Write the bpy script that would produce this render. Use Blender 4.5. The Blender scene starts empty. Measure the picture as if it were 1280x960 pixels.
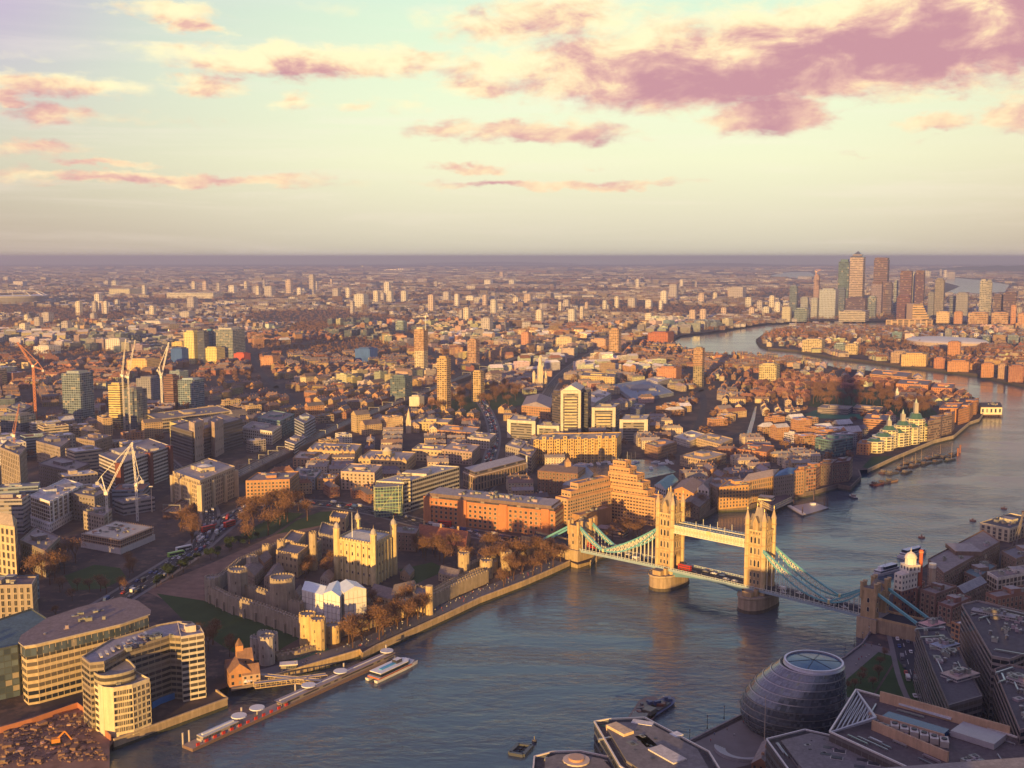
import bpy, math, random
import numpy as np
from mathutils import Vector, Matrix
R = math.radians
random.seed(7)
sc = bpy.context.scene
COL = sc.collection

# ------------------------------------------------------------------ camera
CAMZ = 245.0
FPX = 1350.0
PITCH = math.atan(159 / FPX)
cam_d = bpy.data.cameras.new('camera')
cam_d.sensor_width = 36.0
cam_d.lens = 36.0 * FPX / 1280.0
cam_d.clip_start = 1.0
cam_d.clip_end = 200000.0
cam = bpy.data.objects.new('camera', cam_d)
COL.objects.link(cam)
cam.location = (0, 0, CAMZ)
cam.rotation_euler = (R(90) - PITCH, 0, 0)
sc.camera = cam

# ------------------------------------------------------------------ light
SUN_AZ, SUN_EL = 16.9, 6.0          # heading the light travels to (from +Y towards +X), height of the sun
EXPOSURE = 0.78
SUN_POWER = 5.0
SUN_COL = (1.0, 0.57, 0.16)
sun_d = bpy.data.lights.new('sun', 'SUN')
sun_d.energy = SUN_POWER
sun_d.angle = R(0.5)
sun_d.color = SUN_COL
sun = bpy.data.objects.new('sun', sun_d)
COL.objects.link(sun)
_dir = Vector((math.sin(R(SUN_AZ)) * math.cos(R(SUN_EL)), math.cos(R(SUN_AZ)) * math.cos(R(SUN_EL)), -math.sin(R(SUN_EL))))
sun.rotation_euler = _dir.to_track_quat('-Z', 'Y').to_euler()
sun.location = (-300, -900, 400)

vs = sc.view_settings
sc.display_settings.display_device = 'sRGB'
vs.view_transform = 'Standard'
vs.look = 'None'
vs.gamma = 1.0
vs.exposure = EXPOSURE
vs.use_curve_mapping = False
cy = sc.cycles
sc.render.engine = 'CYCLES'
cy.use_denoising = True
cy.max_bounces = 5
cy.diffuse_bounces = 2
cy.glossy_bounces = 3
cy.transmission_bounces = 2
cy.volume_bounces = 0
cy.transparent_max_bounces = 6
cy.caustics_reflective = False
cy.caustics_refractive = False
cy.sample_clamp_indirect = 3.0

# ------------------------------------------------------------------ node helper
class NT:
    def __init__(s, tree):
        s.t = tree; s.n = tree.nodes; s.l = tree.links
    def add(s, typ, **kw):
        n = s.n.new(typ)
        for k, v in kw.items():
            setattr(n, k, v)
        return n
    def link(s, a, b):
        s.l.new(a, b)
    def val(s, sock, v):
        if isinstance(v, bpy.types.NodeSocket): s.l.new(v, sock)
        else: sock.default_value = v
    def m(s, op, a, b=0.0, c=None, clamp=False):
        n = s.n.new('ShaderNodeMath'); n.operation = op; n.use_clamp = clamp
        s.val(n.inputs[0], a); s.val(n.inputs[1], b)
        if c is not None: s.val(n.inputs[2], c)
        return n.outputs[0]
    def mix(s, f, a, b, blend='MIX'):
        n = s.n.new('ShaderNodeMix'); n.data_type = 'RGBA'; n.blend_type = blend
        n.clamp_factor = True
        s.val(n.inputs[0], f)
        for sock, v in ((n.inputs[6], a), (n.inputs[7], b)):
            if isinstance(v, bpy.types.NodeSocket): s.l.new(v, sock)
            else: sock.default_value = (*v[:3], 1)
        return n.outputs[2]
    def step(s, v, lo, hi):
        n = s.n.new('ShaderNodeMapRange'); n.interpolation_type = 'SMOOTHSTEP'
        s.val(n.inputs[0], v); s.val(n.inputs[1], lo); s.val(n.inputs[2], hi)
        return n.outputs[0]
    def noise(s, vec, scale, detail=3.0, rough=.5, dist=0.0):
        n = s.n.new('ShaderNodeTexNoise')
        if vec is not None: s.l.new(vec, n.inputs['Vector'])
        n.inputs['Scale'].default_value = scale; n.inputs['Detail'].default_value = detail
        n.inputs['Roughness'].default_value = rough; n.inputs['Distortion'].default_value = dist
        return n.outputs['Fac']
    def ramp(s, f, pts):
        n = s.n.new('ShaderNodeValToRGB')
        e = n.color_ramp.elements
        while len(e) < len(pts): e.new(.5)
        for i, (p, c) in enumerate(pts):
            e[i].position = p; e[i].color = (*c, 1)
        s.val(n.inputs[0], f)
        return n.outputs[0]

def pix_dir(px, py):
    u = (px - 640) / FPX; v = (py - 480) / FPX
    sp, cp = math.sin(PITCH), math.cos(PITCH)
    return u, cp - v * sp, -sp - v * cp

def azel(px, py):
    x, y, z = pix_dir(px, py)
    return math.degrees(math.atan2(x, y)), math.degrees(math.atan2(z, math.hypot(x, y)))

# ------------------------------------------------------------------ sky
world = bpy.data.worlds.new('World')
sc.world = world
world.use_nodes = True
wt = NT(world.node_tree)
for n in list(wt.n): wt.n.remove(n)
w_out = wt.add('ShaderNodeOutputWorld')
w_bg = wt.add('ShaderNodeBackground')
wt.link(w_bg.outputs[0], w_out.inputs[0])
sky = wt.add('ShaderNodeTexSky')
sky.sky_type = 'NISHITA'
sky.sun_disc = False
sky.sun_elevation = R(SUN_EL)
sky.sun_rotation = R(SUN_AZ + 180)
sky.altitude = 200
sky.air_density = 1.2; sky.dust_density = 2.0; sky.ozone_density = 1.5
geo_n = wt.add('ShaderNodeTexCoord')
sep = wt.add('ShaderNodeSeparateXYZ')
wt.link(geo_n.outputs['Generated'], sep.inputs[0])
DX, DY, DZ = sep.outputs
az = wt.m('MULTIPLY', wt.m('ARCTAN2', DX, DY), 57.29578)
el = wt.m('MULTIPLY', wt.m('ARCSINE', DZ), 57.29578)
# clouds live on the dome: position in degrees, stretched sideways
CLOUDS = [  # px, py, half width px, half height px, strength
    (1110, 50, 175, 40, 1.25), (960, 82, 250, 36, 1.2), (830, 85, 170, 42, 1.1), (1000, 30, 130, 30, .85), (1190, 35, 130, 50, 1.2), (1275, 15, 60, 60, 1.3),
    (760, 105, 110, 26, .9), (640, 85, 110, 24, .7), (960, 142, 58, 22, 1.05), (985, 130, 50, 14, .8),
    (370, 78, 125, 18, 1.05), (330, 70, 150, 13, .8), (480, 78, 110, 16, .75), (600, 105, 60, 16, .75), (260, 105, 38, 13, .8), (362, 130, 32, 14, .75), (370, 118, 34, 8, .5),
    (215, 15, 60, 12, .85), (243, 34, 34, 9, .9), (680, 166, 95, 14, .95), (550, 160, 58, 11, .7), (445, 137, 22, 7, .6), (505, 130, 50, 9, .5),
    (630, 30, 90, 26, .75), (700, 20, 120, 30, .75), (820, 30, 120, 26, .6), (1175, 153, 34, 11, .95), (1190, 110, 60, 10, .6), (1270, 140, 40, 20, .8), (1275, 80, 40, 12, .7),
    (200, 222, 190, 7, .85), (130, 203, 60, 5, .75), (588, 207, 38, 6, .85), (700, 230, 150, 6, .8), (750, 207, 25, 3.5, .4), (1060, 198, 40, 3, .4),
    (0, 122, 24, 9, 1.0), (60, 145, 50, 12, .8), (60, 107, 110, 13, .8), (45, 182, 60, 10, .7), (25, 220, 60, 8, .55), (20, 190, 60, 8, .5), (170, 150, 130, 8, .4), (60, 230, 140, 4, .4), (30, 70, 50, 7, .4),
    (420, 10, 60, 10, .4), (1140, 180, 60, 6, .3), (890, 110, 80, 20, .8)]
cg = bpy.data.node_groups.new('cloud_field', 'ShaderNodeTree')
cg.interface.new_socket('az', in_out='INPUT', socket_type='NodeSocketFloat')
cg.interface.new_socket('el', in_out='INPUT', socket_type='NodeSocketFloat')
cg.interface.new_socket('density', in_out='OUTPUT', socket_type='NodeSocketFloat')
cn = NT(cg)
gi = cn.add('NodeGroupInput'); go = cn.add('NodeGroupOutput')
comb = cn.add('ShaderNodeCombineXYZ')
cn.link(cn.m('MULTIPLY', gi.outputs[0], .55), comb.inputs[0]); cn.link(cn.m('MULTIPLY', gi.outputs[1], 1.25), comb.inputs[1])
vec = comb.outputs[0]
wn = cn.add('ShaderNodeTexNoise'); cn.link(vec, wn.inputs['Vector']); wn.inputs['Scale'].default_value = .55; wn.inputs['Detail'].default_value = 6; wn.inputs['Roughness'].default_value = .62
wsep = cn.add('ShaderNodeSeparateColor'); cn.link(wn.outputs['Color'], wsep.inputs[0])
A = cn.m('ADD', gi.outputs[0], cn.m('MULTIPLY', cn.m('SUBTRACT', wsep.outputs[0], .5), 5.0))
E_ = cn.m('ADD', gi.outputs[1], cn.m('MULTIPLY', cn.m('SUBTRACT', wsep.outputs[1], .5), 1.9))
acc = None
for (px, py, rw, rh, st) in CLOUDS:
    a0, e0 = azel(px, py)
    ra = rw / FPX * 57.3 * 1.12; re = rh / FPX * 57.3 * 1.12
    qa = cn.m('MULTIPLY_ADD', A, 1 / ra, -a0 / ra); qe = cn.m('MULTIPLY_ADD', E_, 1 / re, -e0 / re)
    d2 = cn.m('MULTIPLY_ADD', qe, qe, cn.m('MULTIPLY', qa, qa))
    g = cn.m('MULTIPLY', cn.m('POWER', 2.2, cn.m('MULTIPLY', d2, -1.0)), st)
    acc = g if acc is None else cn.m('ADD', acc, g) if False else cn.m('SMOOTH_MAX', acc, g, .18)
fine = cn.noise(vec, 1.3, 7, .6, .3)
d_ = cn.m('ADD', acc, cn.m('MULTIPLY', cn.m('SUBTRACT', fine, .5), .62))
# ordinary scattered cloud for the rest of the dome (outside the photographed part)
away = cn.step(cn.m('ABSOLUTE', gi.outputs[0]), 27.0, 40.0)
up = cn.step(gi.outputs[1], 13.5, 22.0)
rest = cn.m('MULTIPLY', cn.m('MAXIMUM', away, up), cn.m('MULTIPLY', cn.step(gi.outputs[1], 3.0, 9.0), cn.step(cn.noise(vec, .11, 5, .55), .52, .72)))
cn.link(cn.m('MAXIMUM', d_, rest), go.inputs[0])
def cloud(de, da=0.0):
    n = wt.add('ShaderNodeGroup'); n.node_tree = cg
    wt.link(wt.m('ADD', az, da), n.inputs[0]); wt.link(wt.m('ADD', el, de), n.inputs[1])
    return n.outputs[0]
c0 = cloud(0.0); c1 = cloud(0.75, -0.5)
mask = wt.step(c0, .27, .74)
cvv = wt.add('ShaderNodeCombineXYZ'); wt.link(wt.m('MULTIPLY', az, .5), cvv.inputs[0]); wt.link(el, cvv.inputs[1])
puff = wt.noise(cvv.outputs[0], .55, 6, .6, .4)
shade = wt.step(wt.m('ADD', wt.m('ADD', wt.m('MULTIPLY', c1, .75), wt.m('MULTIPLY', c0, .25)), wt.m('MULTIPLY', wt.m('SUBTRACT', puff, .5), 2.3)), wt.m('SUBTRACT', .26, wt.m('MULTIPLY', wt.step(el, 9.0, 5.5), .75)), 1.25)
cl_col = wt.ramp(shade, [(0, (.74, .67, .42)), (.32, (.70, .53, .34)), (.62, (.58, .36, .30)), (1, (.42, .22, .25))])
# clear sky by height over the horizon and by side
eln = wt.m('DIVIDE', el, 90.0, clamp=True)
clear = wt.ramp(eln, [(0, (.54, .49, .38)), (.022, (.62, .58, .44)), (.055, (.70, .70, .48)), (.09, (.66, .72, .50)), (.135, (.57, .70, .51)), (.2, (.40, .56, .60)), (.32, (.18, .27, .44)), (.5, (.045, .07, .22)), (1, (.03, .04, .15))])
leftf = wt.step(az, -2.0, -33.0)
clear = wt.mix(wt.m('MULTIPLY', leftf, .85), clear, wt.ramp(eln, [(0, (.36, .27, .22)), (.05, (.46, .42, .35)), (.1, (.42, .42, .43)), (.16, (.36, .28, .44)), (.4, (.12, .13, .34)), (1, (.07, .07, .22))]))
rightf = wt.step(az, 12.0, 34.0)
clear = wt.mix(wt.m('MULTIPLY', rightf, .6), clear, wt.ramp(eln, [(0, (.36, .25, .20)), (.06, (.60, .50, .36)), (.12, (.60, .62, .44)), (.2, (.40, .45, .45)), (.4, (.10, .16, .34)), (1, (.04, .09, .22))]))
back = wt.step(wt.m('ABSOLUTE', az), 45.0, 110.0)
clear = wt.mix(back, clear, wt.ramp(eln, [(0, (.10, .08, .11)), (.1, (.06, .065, .16)), (.3, (.055, .075, .21)), (1, (.04, .05, .17))]))
corner = wt.m('MULTIPLY', wt.step(az, -17.0, -27.0), wt.step(el, 5.0, 14.0))  # lens vignette imitated by a lilac tint in the upper left sky
clear = wt.mix(wt.m('MULTIPLY', corner, .75), clear, (.44, .30, .50))
wisp_v = wt.add('ShaderNodeCombineXYZ'); wt.link(wt.m('MULTIPLY', az, .06), wisp_v.inputs[0]); wt.link(wt.m('MULTIPLY', el, .9), wisp_v.inputs[1])
wisp = wt.step(wt.noise(wisp_v.outputs[0], 1.1, 5, .6, .6), .45, .8)
clear = wt.mix(wt.m('MULTIPLY', wisp, .30), clear, (.80, .68, .60))
nish = wt.add('ShaderNodeVectorMath', operation='SCALE'); wt.link(sky.outputs[0], nish.inputs[0]); nish.inputs[3].default_value = 0.10
base = wt.mix(.86, nish.outputs[0], clear)
skyc = wt.mix(mask, base, cl_col)
# behind and above: the same air, plain
below = wt.step(el, -2.0, -6.0)
skyc = wt.mix(below, skyc, (.30, .26, .27))
wt.link(skyc, w_bg.inputs[0])
w_bg.inputs[1].default_value = 0.86
world.cycles.sampling_method = 'MANUAL'
world.cycles.sample_map_resolution = 512

# ------------------------------------------------------------------ materials
MATS = {}
def newmat(name, rough=.8, spec=.3, metal=0.0):
    m = bpy.data.materials.new(name); m.use_nodes = True
    t = NT(m.node_tree)
    b = t.n['Principled BSDF']
    b.inputs['Roughness'].default_value = rough
    b.inputs['Specular IOR Level'].default_value = spec
    b.inputs['Metallic'].default_value = metal
    MATS[name] = m
    return m, t, b
def colattr(t):
    n = t.add('ShaderNodeAttribute'); n.attribute_name = 'Col'
    return n.outputs['Color']
def pos(t):
    return t.add('ShaderNodeNewGeometry').outputs['Position']

def m_plain(name, rough=.85, spec=.25, var=.35, scale=.12, metal=0.0, streak=True):
    m, t, b = newmat(name, rough, spec, metal)
    p = pos(t)
    f = t.noise(p, scale, 5, .6)
    f2 = t.noise(p, scale * 9, 3, .6)
    mpp = t.add('ShaderNodeMapping'); t.link(p, mpp.inputs[0]); mpp.inputs['Scale'].default_value = (1, 1, .10)
    soot = t.step(t.noise(mpp.outputs[0], .55, 4, .6), .38, .66)      # rain streaks down the walls
    mul = t.m('ADD', t.m('MULTIPLY', t.m('ADD', f, t.m('MULTIPLY', f2, .6)), var * 1.25), 1 - var)
    mul = t.m('MULTIPLY', mul, t.m('ADD', 1 - var * .3, t.m('MULTIPLY', soot, var * .5)))
    sc_ = t.add('ShaderNodeVectorMath', operation='SCALE'); t.link(colattr(t), sc_.inputs[0]); t.link(mul, sc_.inputs[3])
    t.link(sc_.outputs[0], b.inputs['Base Color'])
m_plain('wall'); m_plain('roof', .9, .15, .45, .2); m_plain('stone', .9, .2, .5, .25)
m_plain('paint', .4, .4, .15, .3); m_plain('metal', .35, .5, .2, .3, .6)

def m_facade(name, wx, wy0, wy1, glass=(.03, .035, .045), mull=False, lit=.12, rough=.12):
    """window openings on whole bays and storeys of the wall's own UV"""
    m, t, b = newmat(name, .8, .3)
    uvn = t.add('ShaderNodeUVMap'); uvn.uv_map = 'UVMap'
    s = t.add('ShaderNodeSeparateXYZ'); t.link(uvn.outputs[0], s.inputs[0])
    u, v = s.outputs[0], s.outputs[1]
    fu = t.m('FRACT', u); fv = t.m('FRACT', v)
    wu = t.m('LESS_THAN', t.m('ABSOLUTE', t.m('SUBTRACT', fu, .5)), wx / 2)
    wv = t.m('MULTIPLY', t.m('GREATER_THAN', fv, wy0), t.m('LESS_THAN', fv, wy1))
    w = t.m('MULTIPLY', wu, wv)
    if mull:
        w = t.m('MULTIPLY', w, t.m('GREATER_THAN', t.m('ABSOLUTE', t.m('SUBTRACT', t.m('FRACT', t.m('MULTIPLY', u, 3)), .5)), .07))
    cb = t.add('ShaderNodeCombineXYZ'); t.link(t.m('FLOOR', u), cb.inputs[0]); t.link(t.m('FLOOR', v), cb.inputs[1])
    wn_ = t.add('ShaderNodeTexWhiteNoise', noise_dimensions='2D'); t.link(cb.outputs[0], wn_.inputs['Vector'])
    r = wn_.outputs['Value']
    gcol = t.mix(t.m('GREATER_THAN', r, 1 - lit), t.mix(r, glass, tuple(min(1, c * 2.6) for c in glass)), (.32, .29, .24))  # reflections painted in: random panes get a paler base colour
    p = pos(t)
    f = t.noise(p, .12, 4, .6)
    mul = t.m('ADD', t.m('MULTIPLY', f, .5), .72)
    scn = t.add('ShaderNodeVectorMath', operation='SCALE'); t.link(colattr(t), scn.inputs[0]); t.link(mul, scn.inputs[3])
    t.link(t.mix(w, scn.outputs[0], gcol), b.inputs['Base Color'])
    t.link(t.m('SUBTRACT', .85, t.m('MULTIPLY', w, .85 - rough)), b.inputs['Roughness'])
    t.link(t.m('ADD', .2, t.m('MULTIPLY', w, .35)), b.inputs['Specular IOR Level'])
    bp = t.add('ShaderNodeBump'); bp.inputs['Strength'].default_value = .6; bp.inputs['Distance'].default_value = .3
    t.link(t.m('SUBTRACT', 1.0, w), bp.inputs['Height']); t.link(bp.outputs[0], b.inputs['Normal'])
m_facade('punch', .42, .28, .78)
m_facade('house', .36, .30, .74, lit=.2)
m_facade('ribbon', 1.0, .38, .82, mull=True)
m_facade('balcony', .74, .22, .86, glass=(.05, .05, .05), lit=.3)
m_facade('curtain', .90, .10, .93, glass=(.05, .07, .09), rough=.08, lit=.06)

def m_flat(name, col, rough=.5, spec=.5, metal=0, var=.2, scale=.4):
    m, t, b = newmat(name, rough, spec, metal)
    f = t.noise(pos(t), scale, 4, .6)
    t.link(t.mix(t.m('MULTIPLY', t.m('ADD', f, .1), 1.0), tuple(c * (1 - var) for c in col), tuple(min(1, c * (1 + var)) for c in col)), b.inputs['Base Color'])
    return m
m, t, b = newmat('glass', .08, .6)
oi = t.add('ShaderNodeObjectInfo')
t.link(t.mix(t.m('POWER', oi.outputs['Random'], 3.0), (.022, .028, .038), (.20, .17, .13)), b.inputs['Base Color'])  # lit and reflecting panes imitated by a random paler base colour
t.link(t.m('MULTIPLY_ADD', oi.outputs['Random'], .2, .05), b.inputs['Roughness'])
m_flat('glass_green', (.06, .14, .10), .10, .6)
m_flat('glass_blue', (.02, .07, .17), .22, .5)
m_flat('asphalt', (.052, .050, .056), .9, .2, 0, .3, .08)
m_flat('paving', (.16, .15, .15), .85, .25, 0, .3, .12)
m_flat('grass', (.045, .075, .028), .95, .1, 0, .45, .06)
m_flat('pitch', (.06, .16, .10), .9, .1, 0, .2, .05)
m_flat('rubble', (.20, .13, .10), .95, .1, 0, .7, .15)
m_flat('bark', (.12, .07, .045), .9, .1)
m_flat('twigs', (.20, .115, .065), .9, .1, 0, .6, .12)
m_flat('evergreen', (.035, .055, .022), .9, .1, 0, .5, .3)
m_flat('tyre', (.02, .02, .02), .9, .2)
m_flat('skin', (.45, .3, .22), .7, .3)
m_flat('white_line', (.75, .75, .72), .7, .2)
m_flat('dark_frame', (.05, .05, .055), .5, .4)

# ground of the whole town: paving, tarmac, yards, and far off the grain of roofs and trees
m, t, b = newmat('town_ground', .95, .1)
p = pos(t)
a_ = t.noise(p, .012, 6, .65); b_ = t.noise(p, .11, 4, .6)
near_c = t.mix(t.step(a_, .42, .6), (.060, .052, .055), (.115, .088, .075))
near_c = t.mix(t.step(b_, .5, .72), near_c, (.17, .12, .10))
vor = t.add('ShaderNodeTexVoronoi'); vor.inputs['Scale'].default_value = .011; t.link(p, vor.inputs['Vector'])
vs_ = t.add('ShaderNodeSeparateColor'); t.link(vor.outputs['Color'], vs_.inputs[0])
far_c = t.mix(t.step(vs_.outputs[0], .55, 1.0), (.055, .046, .048), (.26, .24, .25))
big = t.step(t.noise(p, .0011, 5, .6), .42, .6)
far_c = t.mix(big, (.045, .042, .035), far_c)
sx = t.add('ShaderNodeSeparateXYZ'); t.link(p, sx.inputs[0])
t.link(t.mix(t.step(sx.outputs[1], 4500.0, 9000.0), near_c, far_c), b.inputs['Base Color'])

# river
m, t, b = newmat('river_water', .10, .5)
b.inputs['IOR'].default_value = 1.45; b.inputs['Specular Tint'].default_value = (.74, .86, 1.0, 1)
p = pos(t)
mp = t.add('ShaderNodeMapping'); t.link(p, mp.inputs[0]); mp.inputs['Rotation'].default_value = (0, 0, R(25)); mp.inputs['Scale'].default_value = (.45, 1.0, 1)
n1 = t.noise(mp.outputs[0], .22, 4, .62, .4)
n2 = t.noise(mp.outputs[0], .030, 3, .55, .6)
n3 = t.noise(mp.outputs[0], .011, 4, .6, 1.6); t.link(t.m('MULTIPLY_ADD', n3, .22, .02), b.inputs['Roughness'])
h = t.m('ADD', t.m('MULTIPLY', n1, 1.0), t.m('MULTIPLY', n2, 2.2))
psx = t.add('ShaderNodeSeparateXYZ'); t.link(p, psx.inputs[0])
amp = t.m('MULTIPLY', t.m('ADD', .30, t.m('MULTIPLY', t.step(n3, .38, .62), 1.15)), t.m('SUBTRACT', 1.0, t.m('MULTIPLY', t.step(psx.outputs[1], 900.0, 2600.0), .88)))
bp = t.add('ShaderNodeBump'); bp.inputs['Distance'].default_value = 2.2; t.link(t.m('MULTIPLY', amp, .34), bp.inputs['Strength']); t.link(h, bp.inputs['Height'])
t.link(bp.outputs[0], b.inputs['Normal'])
t.link(t.mix(t.step(n3, .35, .7), (.052, .084, .122), (.078, .094, .118)), b.inputs['Base Color'])

# ------------------------------------------------------------------ mesh building
class MB:
    def __init__(s):
        s.v = []; s.n = []; s.m = []; s.c = []; s.uv = []
    def face(s, pts, mat, col=(.5, .5, .5), uv=None):
        s.v.extend(pts); s.n.append(len(pts)); s.m.append(mat); s.c.append(col)
        s.uv.extend(uv if uv is not None else [(0.0, 0.0)] * len(pts))
    def wall(s, p, q, z0, z1, mat, col, bay=3.5, sto=3.4):
        L = math.hypot(q[0] - p[0], q[1] - p[1])
        nb = max(1, round(L / bay)); ns = max(1, round((z1 - z0) / sto)); k = (int(p[0] * 7) % 97)
        s.face([(p[0], p[1], z0), (q[0], q[1], z0), (q[0], q[1], z1), (p[0], p[1], z1)], mat, col, [(k, 0), (k + nb, 0), (k + nb, ns), (k, ns)])
    def prism(s, poly, z0, z1, mat, col, rmat='roof', rcol=(.3, .28, .26), bay=3.5, sto=3.4, cap=True, bottom=False):
        poly = ccw(poly)
        n = len(poly)
        for i in range(n):
            s.wall(poly[i], poly[(i + 1) % n], z0, z1, mat, col, bay, sto)
        if cap: s.face([(x, y, z1) for x, y in poly], rmat, rcol)
        if bottom: s.face([(x, y, z0) for x, y in poly[::-1]], mat, col)
    def box(s, cx, cy_, z0, w, d, h, ang=0.0, mat='wall', col=(.5, .5, .5), rmat=None, rcol=None):
        s.prism(rect(cx, cy_, w, d, ang), z0, z0 + h, mat, col, rmat or mat, rcol or col, bottom=True)
    def loft(s, a, b, mat, col=(.5, .5, .5), close=True):
        n = len(a)
        for i in range(n if close else n - 1):
            j = (i + 1) % n
            s.face([a[i], a[j], b[j], b[i]], mat, col)
    def cone(s, cx, cy_, z0, z1, r0, r1, n=8, mat='wall', col=(.5, .5, .5), cap=True, rot=0.0):
        a = [(cx + r0 * math.cos(rot + k * 2 * math.pi / n), cy_ + r0 * math.sin(rot + k * 2 * math.pi / n), z0) for k in range(n)]
        if r1 < 1e-4:
            for i in range(n): s.face([a[i], a[(i + 1) % n], (cx, cy_, z1)], mat, col)
        else:
            b = [(cx + r1 * math.cos(rot + k * 2 * math.pi / n), cy_ + r1 * math.sin(rot + k * 2 * math.pi / n), z1) for k in range(n)]
            s.loft(a, b, mat, col)
            if cap: s.face(b, mat, col)
    def bar(s, p, q, r, mat='metal', col=(.5, .5, .5), r2=None):
        p = Vector(p); q = Vector(q); d = (q - p)
        if d.length < 1e-6: return
        d.normalize()
        up = Vector((0, 0, 1)) if abs(d.z) < .9 else Vector((1, 0, 0))
        a = d.cross(up).normalized(); b = d.cross(a).normalized()
        r2 = r if r2 is None else r2
        A_ = [tuple(p + (a * x + b * y) * r) for x, y in ((-1, -1), (1, -1), (1, 1), (-1, 1))]
        B_ = [tuple(q + (a * x + b * y) * r2) for x, y in ((-1, -1), (1, -1), (1, 1), (-1, 1))]
        s.loft(A_, B_, mat, col); s.face(A_[::-1], mat, col); s.face(B_, mat, col)
    def gable(s, poly4, z0, z1, mat, col, wmat='wall', wcol=(.4, .3, .25), hip=0.0):
        """ridge along the longer side of a 4-corner footprint"""
        a, b, c, d = ccw(poly4)
        if math.dist(a, b) < math.dist(b, c): a, b, c, d = b, c, d, a
        m1 = ((b[0] + c[0]) / 2, (b[1] + c[1]) / 2); m0 = ((a[0] + d[0]) / 2, (a[1] + d[1]) / 2)
        if hip:
            L = math.dist(m0, m1); k = min(.45, hip / max(L, .1))
            m0, m1 = (m0[0] + (m1[0] - m0[0]) * k, m0[1] + (m1[1] - m0[1]) * k), (m1[0] + (m0[0] - m1[0]) * k, m1[1] + (m0[1] - m1[1]) * k)
        A, B, C, D = [(x, y, z0) for x, y in (a, b, c, d)]
        M0, M1 = (*m0, z1), (*m1, z1)
        s.face([A, B, M1, M0], mat, col); s.face([C, D, M0, M1], mat, col)
        em, ec = (mat, col) if hip else (wmat, wcol)
        s.face([B, C, M1], em, ec); s.face([D, A, M0], em, ec)
    def add(s, o, mtx):
        """append another MB moved by a matrix"""
        s.v.extend([tuple(mtx @ Vector(p)) for p in o.v]); s.n += o.n; s.m += o.m; s.c += o.c; s.uv += o.uv
    def mesh(s, name, origin=(0, 0, 0)):
        me = bpy.data.meshes.new(name)
        nv = len(s.v); nf = len(s.n)
        v = np.array(s.v, dtype=np.float64).reshape(-1, 3) - np.array(origin)
        me.vertices.add(nv); me.vertices.foreach_set('co', v.astype(np.float32).ravel())
        me.loops.add(nv); me.loops.foreach_set('vertex_index', np.arange(nv, dtype=np.int32))
        n = np.array(s.n, dtype=np.int32)
        me.polygons.add(nf); me.polygons.foreach_set('loop_start', np.concatenate(([0], np.cumsum(n)[:-1])).astype(np.int32))
        names = sorted(set(s.m)); idx = {k: i for i, k in enumerate(names)}
        for k in names: me.materials.append(MATS[k])
        me.polygons.foreach_set('material_index', np.array([idx[k] for k in s.m], dtype=np.int32))
        uv = me.uv_layers.new(name='UVMap'); uv.data.foreach_set('uv', np.array(s.uv, dtype=np.float32).ravel())
        ca = me.color_attributes.new('Col', 'FLOAT_COLOR', 'CORNER')
        c = np.ones((nf, 4), dtype=np.float32); c[:, :3] = np.array(s.c, dtype=np.float32)
        ca.data.foreach_set('color', np.repeat(c, n, axis=0).ravel())
        me.update(calc_edges=True); me.validate()
        return me

def ccw(poly):
    a = sum(poly[i][0] * poly[(i + 1) % len(poly)][1] - poly[(i + 1) % len(poly)][0] * poly[i][1] for i in range(len(poly)))
    return list(poly) if a > 0 else list(poly)[::-1]
def rect(cx, cy_, w, d, ang=0.0):
    c, s = math.cos(ang), math.sin(ang)
    return [(cx + x * c - y * s, cy_ + x * s + y * c) for x, y in ((-w / 2, -d / 2), (w / 2, -d / 2), (w / 2, d / 2), (-w / 2, d / 2))]
def centroid(poly):
    return sum(p[0] for p in poly) / len(poly), sum(p[1] for p in poly) / len(poly)
def inset(poly, k):
    cx, cy_ = centroid(poly)
    r = sum(math.dist(p, (cx, cy_)) for p in poly) / len(poly)
    f = max(.05, 1 - k / r)
    return [(cx + (x - cx) * f, cy_ + (y - cy_) * f) for x, y in poly]
def lerp(a, b, t): return tuple(a[i] + (b[i] - a[i]) * t for i in range(len(a)))
def bil(q, u, v):
    """point in a 4-corner footprint, u along 0->1, v along 0->3"""
    return lerp(lerp(q[0], q[1], u), lerp(q[3], q[2], u), v)
def sub(q, u0, u1, v0, v1): return [bil(q, u0, v0), bil(q, u1, v0), bil(q, u1, v1), bil(q, u0, v1)]
def jit(c, k=.1):
    f = 1 + random.uniform(-k, k)
    return tuple(max(0.01, x * f * (1 + random.uniform(-k, k) * .2)) for x in c)

# ------------------------------------------------------------------ objects
def thing(name, label, cat, loc=(0, 0, 0), group=None, kind=None):
    o = bpy.data.objects.new(name, None); COL.objects.link(o); o.location = loc
    o.empty_display_size = 1
    return tag(o, label, cat, group, kind)
def tag(o, label=None, cat=None, group=None, kind=None):
    if label: o['label'] = label
    if cat: o['category'] = cat
    if group: o['group'] = group
    if kind: o['kind'] = kind
    return o
def part(name, mb, root, label=None, kind=None, origin=None):
    w = origin if origin is not None else world_loc(root)
    o = bpy.data.objects.new(name, mb.mesh(name, w)); COL.objects.link(o); o.parent = root
    if label: o['label'] = label
    if kind: o['kind'] = kind
    return o
def world_loc(o):
    v = Vector((0, 0, 0))
    while o is not None: v = v + o.location; o = o.parent
    return tuple(v)
def single(name, mb, label=None, cat=None, group=None, kind=None, loc=(0, 0, 0)):
    o = bpy.data.objects.new(name, mb.mesh(name, loc)); COL.objects.link(o); o.location = loc
    return tag(o, label, cat, group, kind)
def copy_tree(o, parent=None):
    c = o.copy(); COL.objects.link(c); c.parent = parent
    for ch in KIDS.get(o.name, ()): copy_tree(ch, c)
    return c
KIDS = {}
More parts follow.
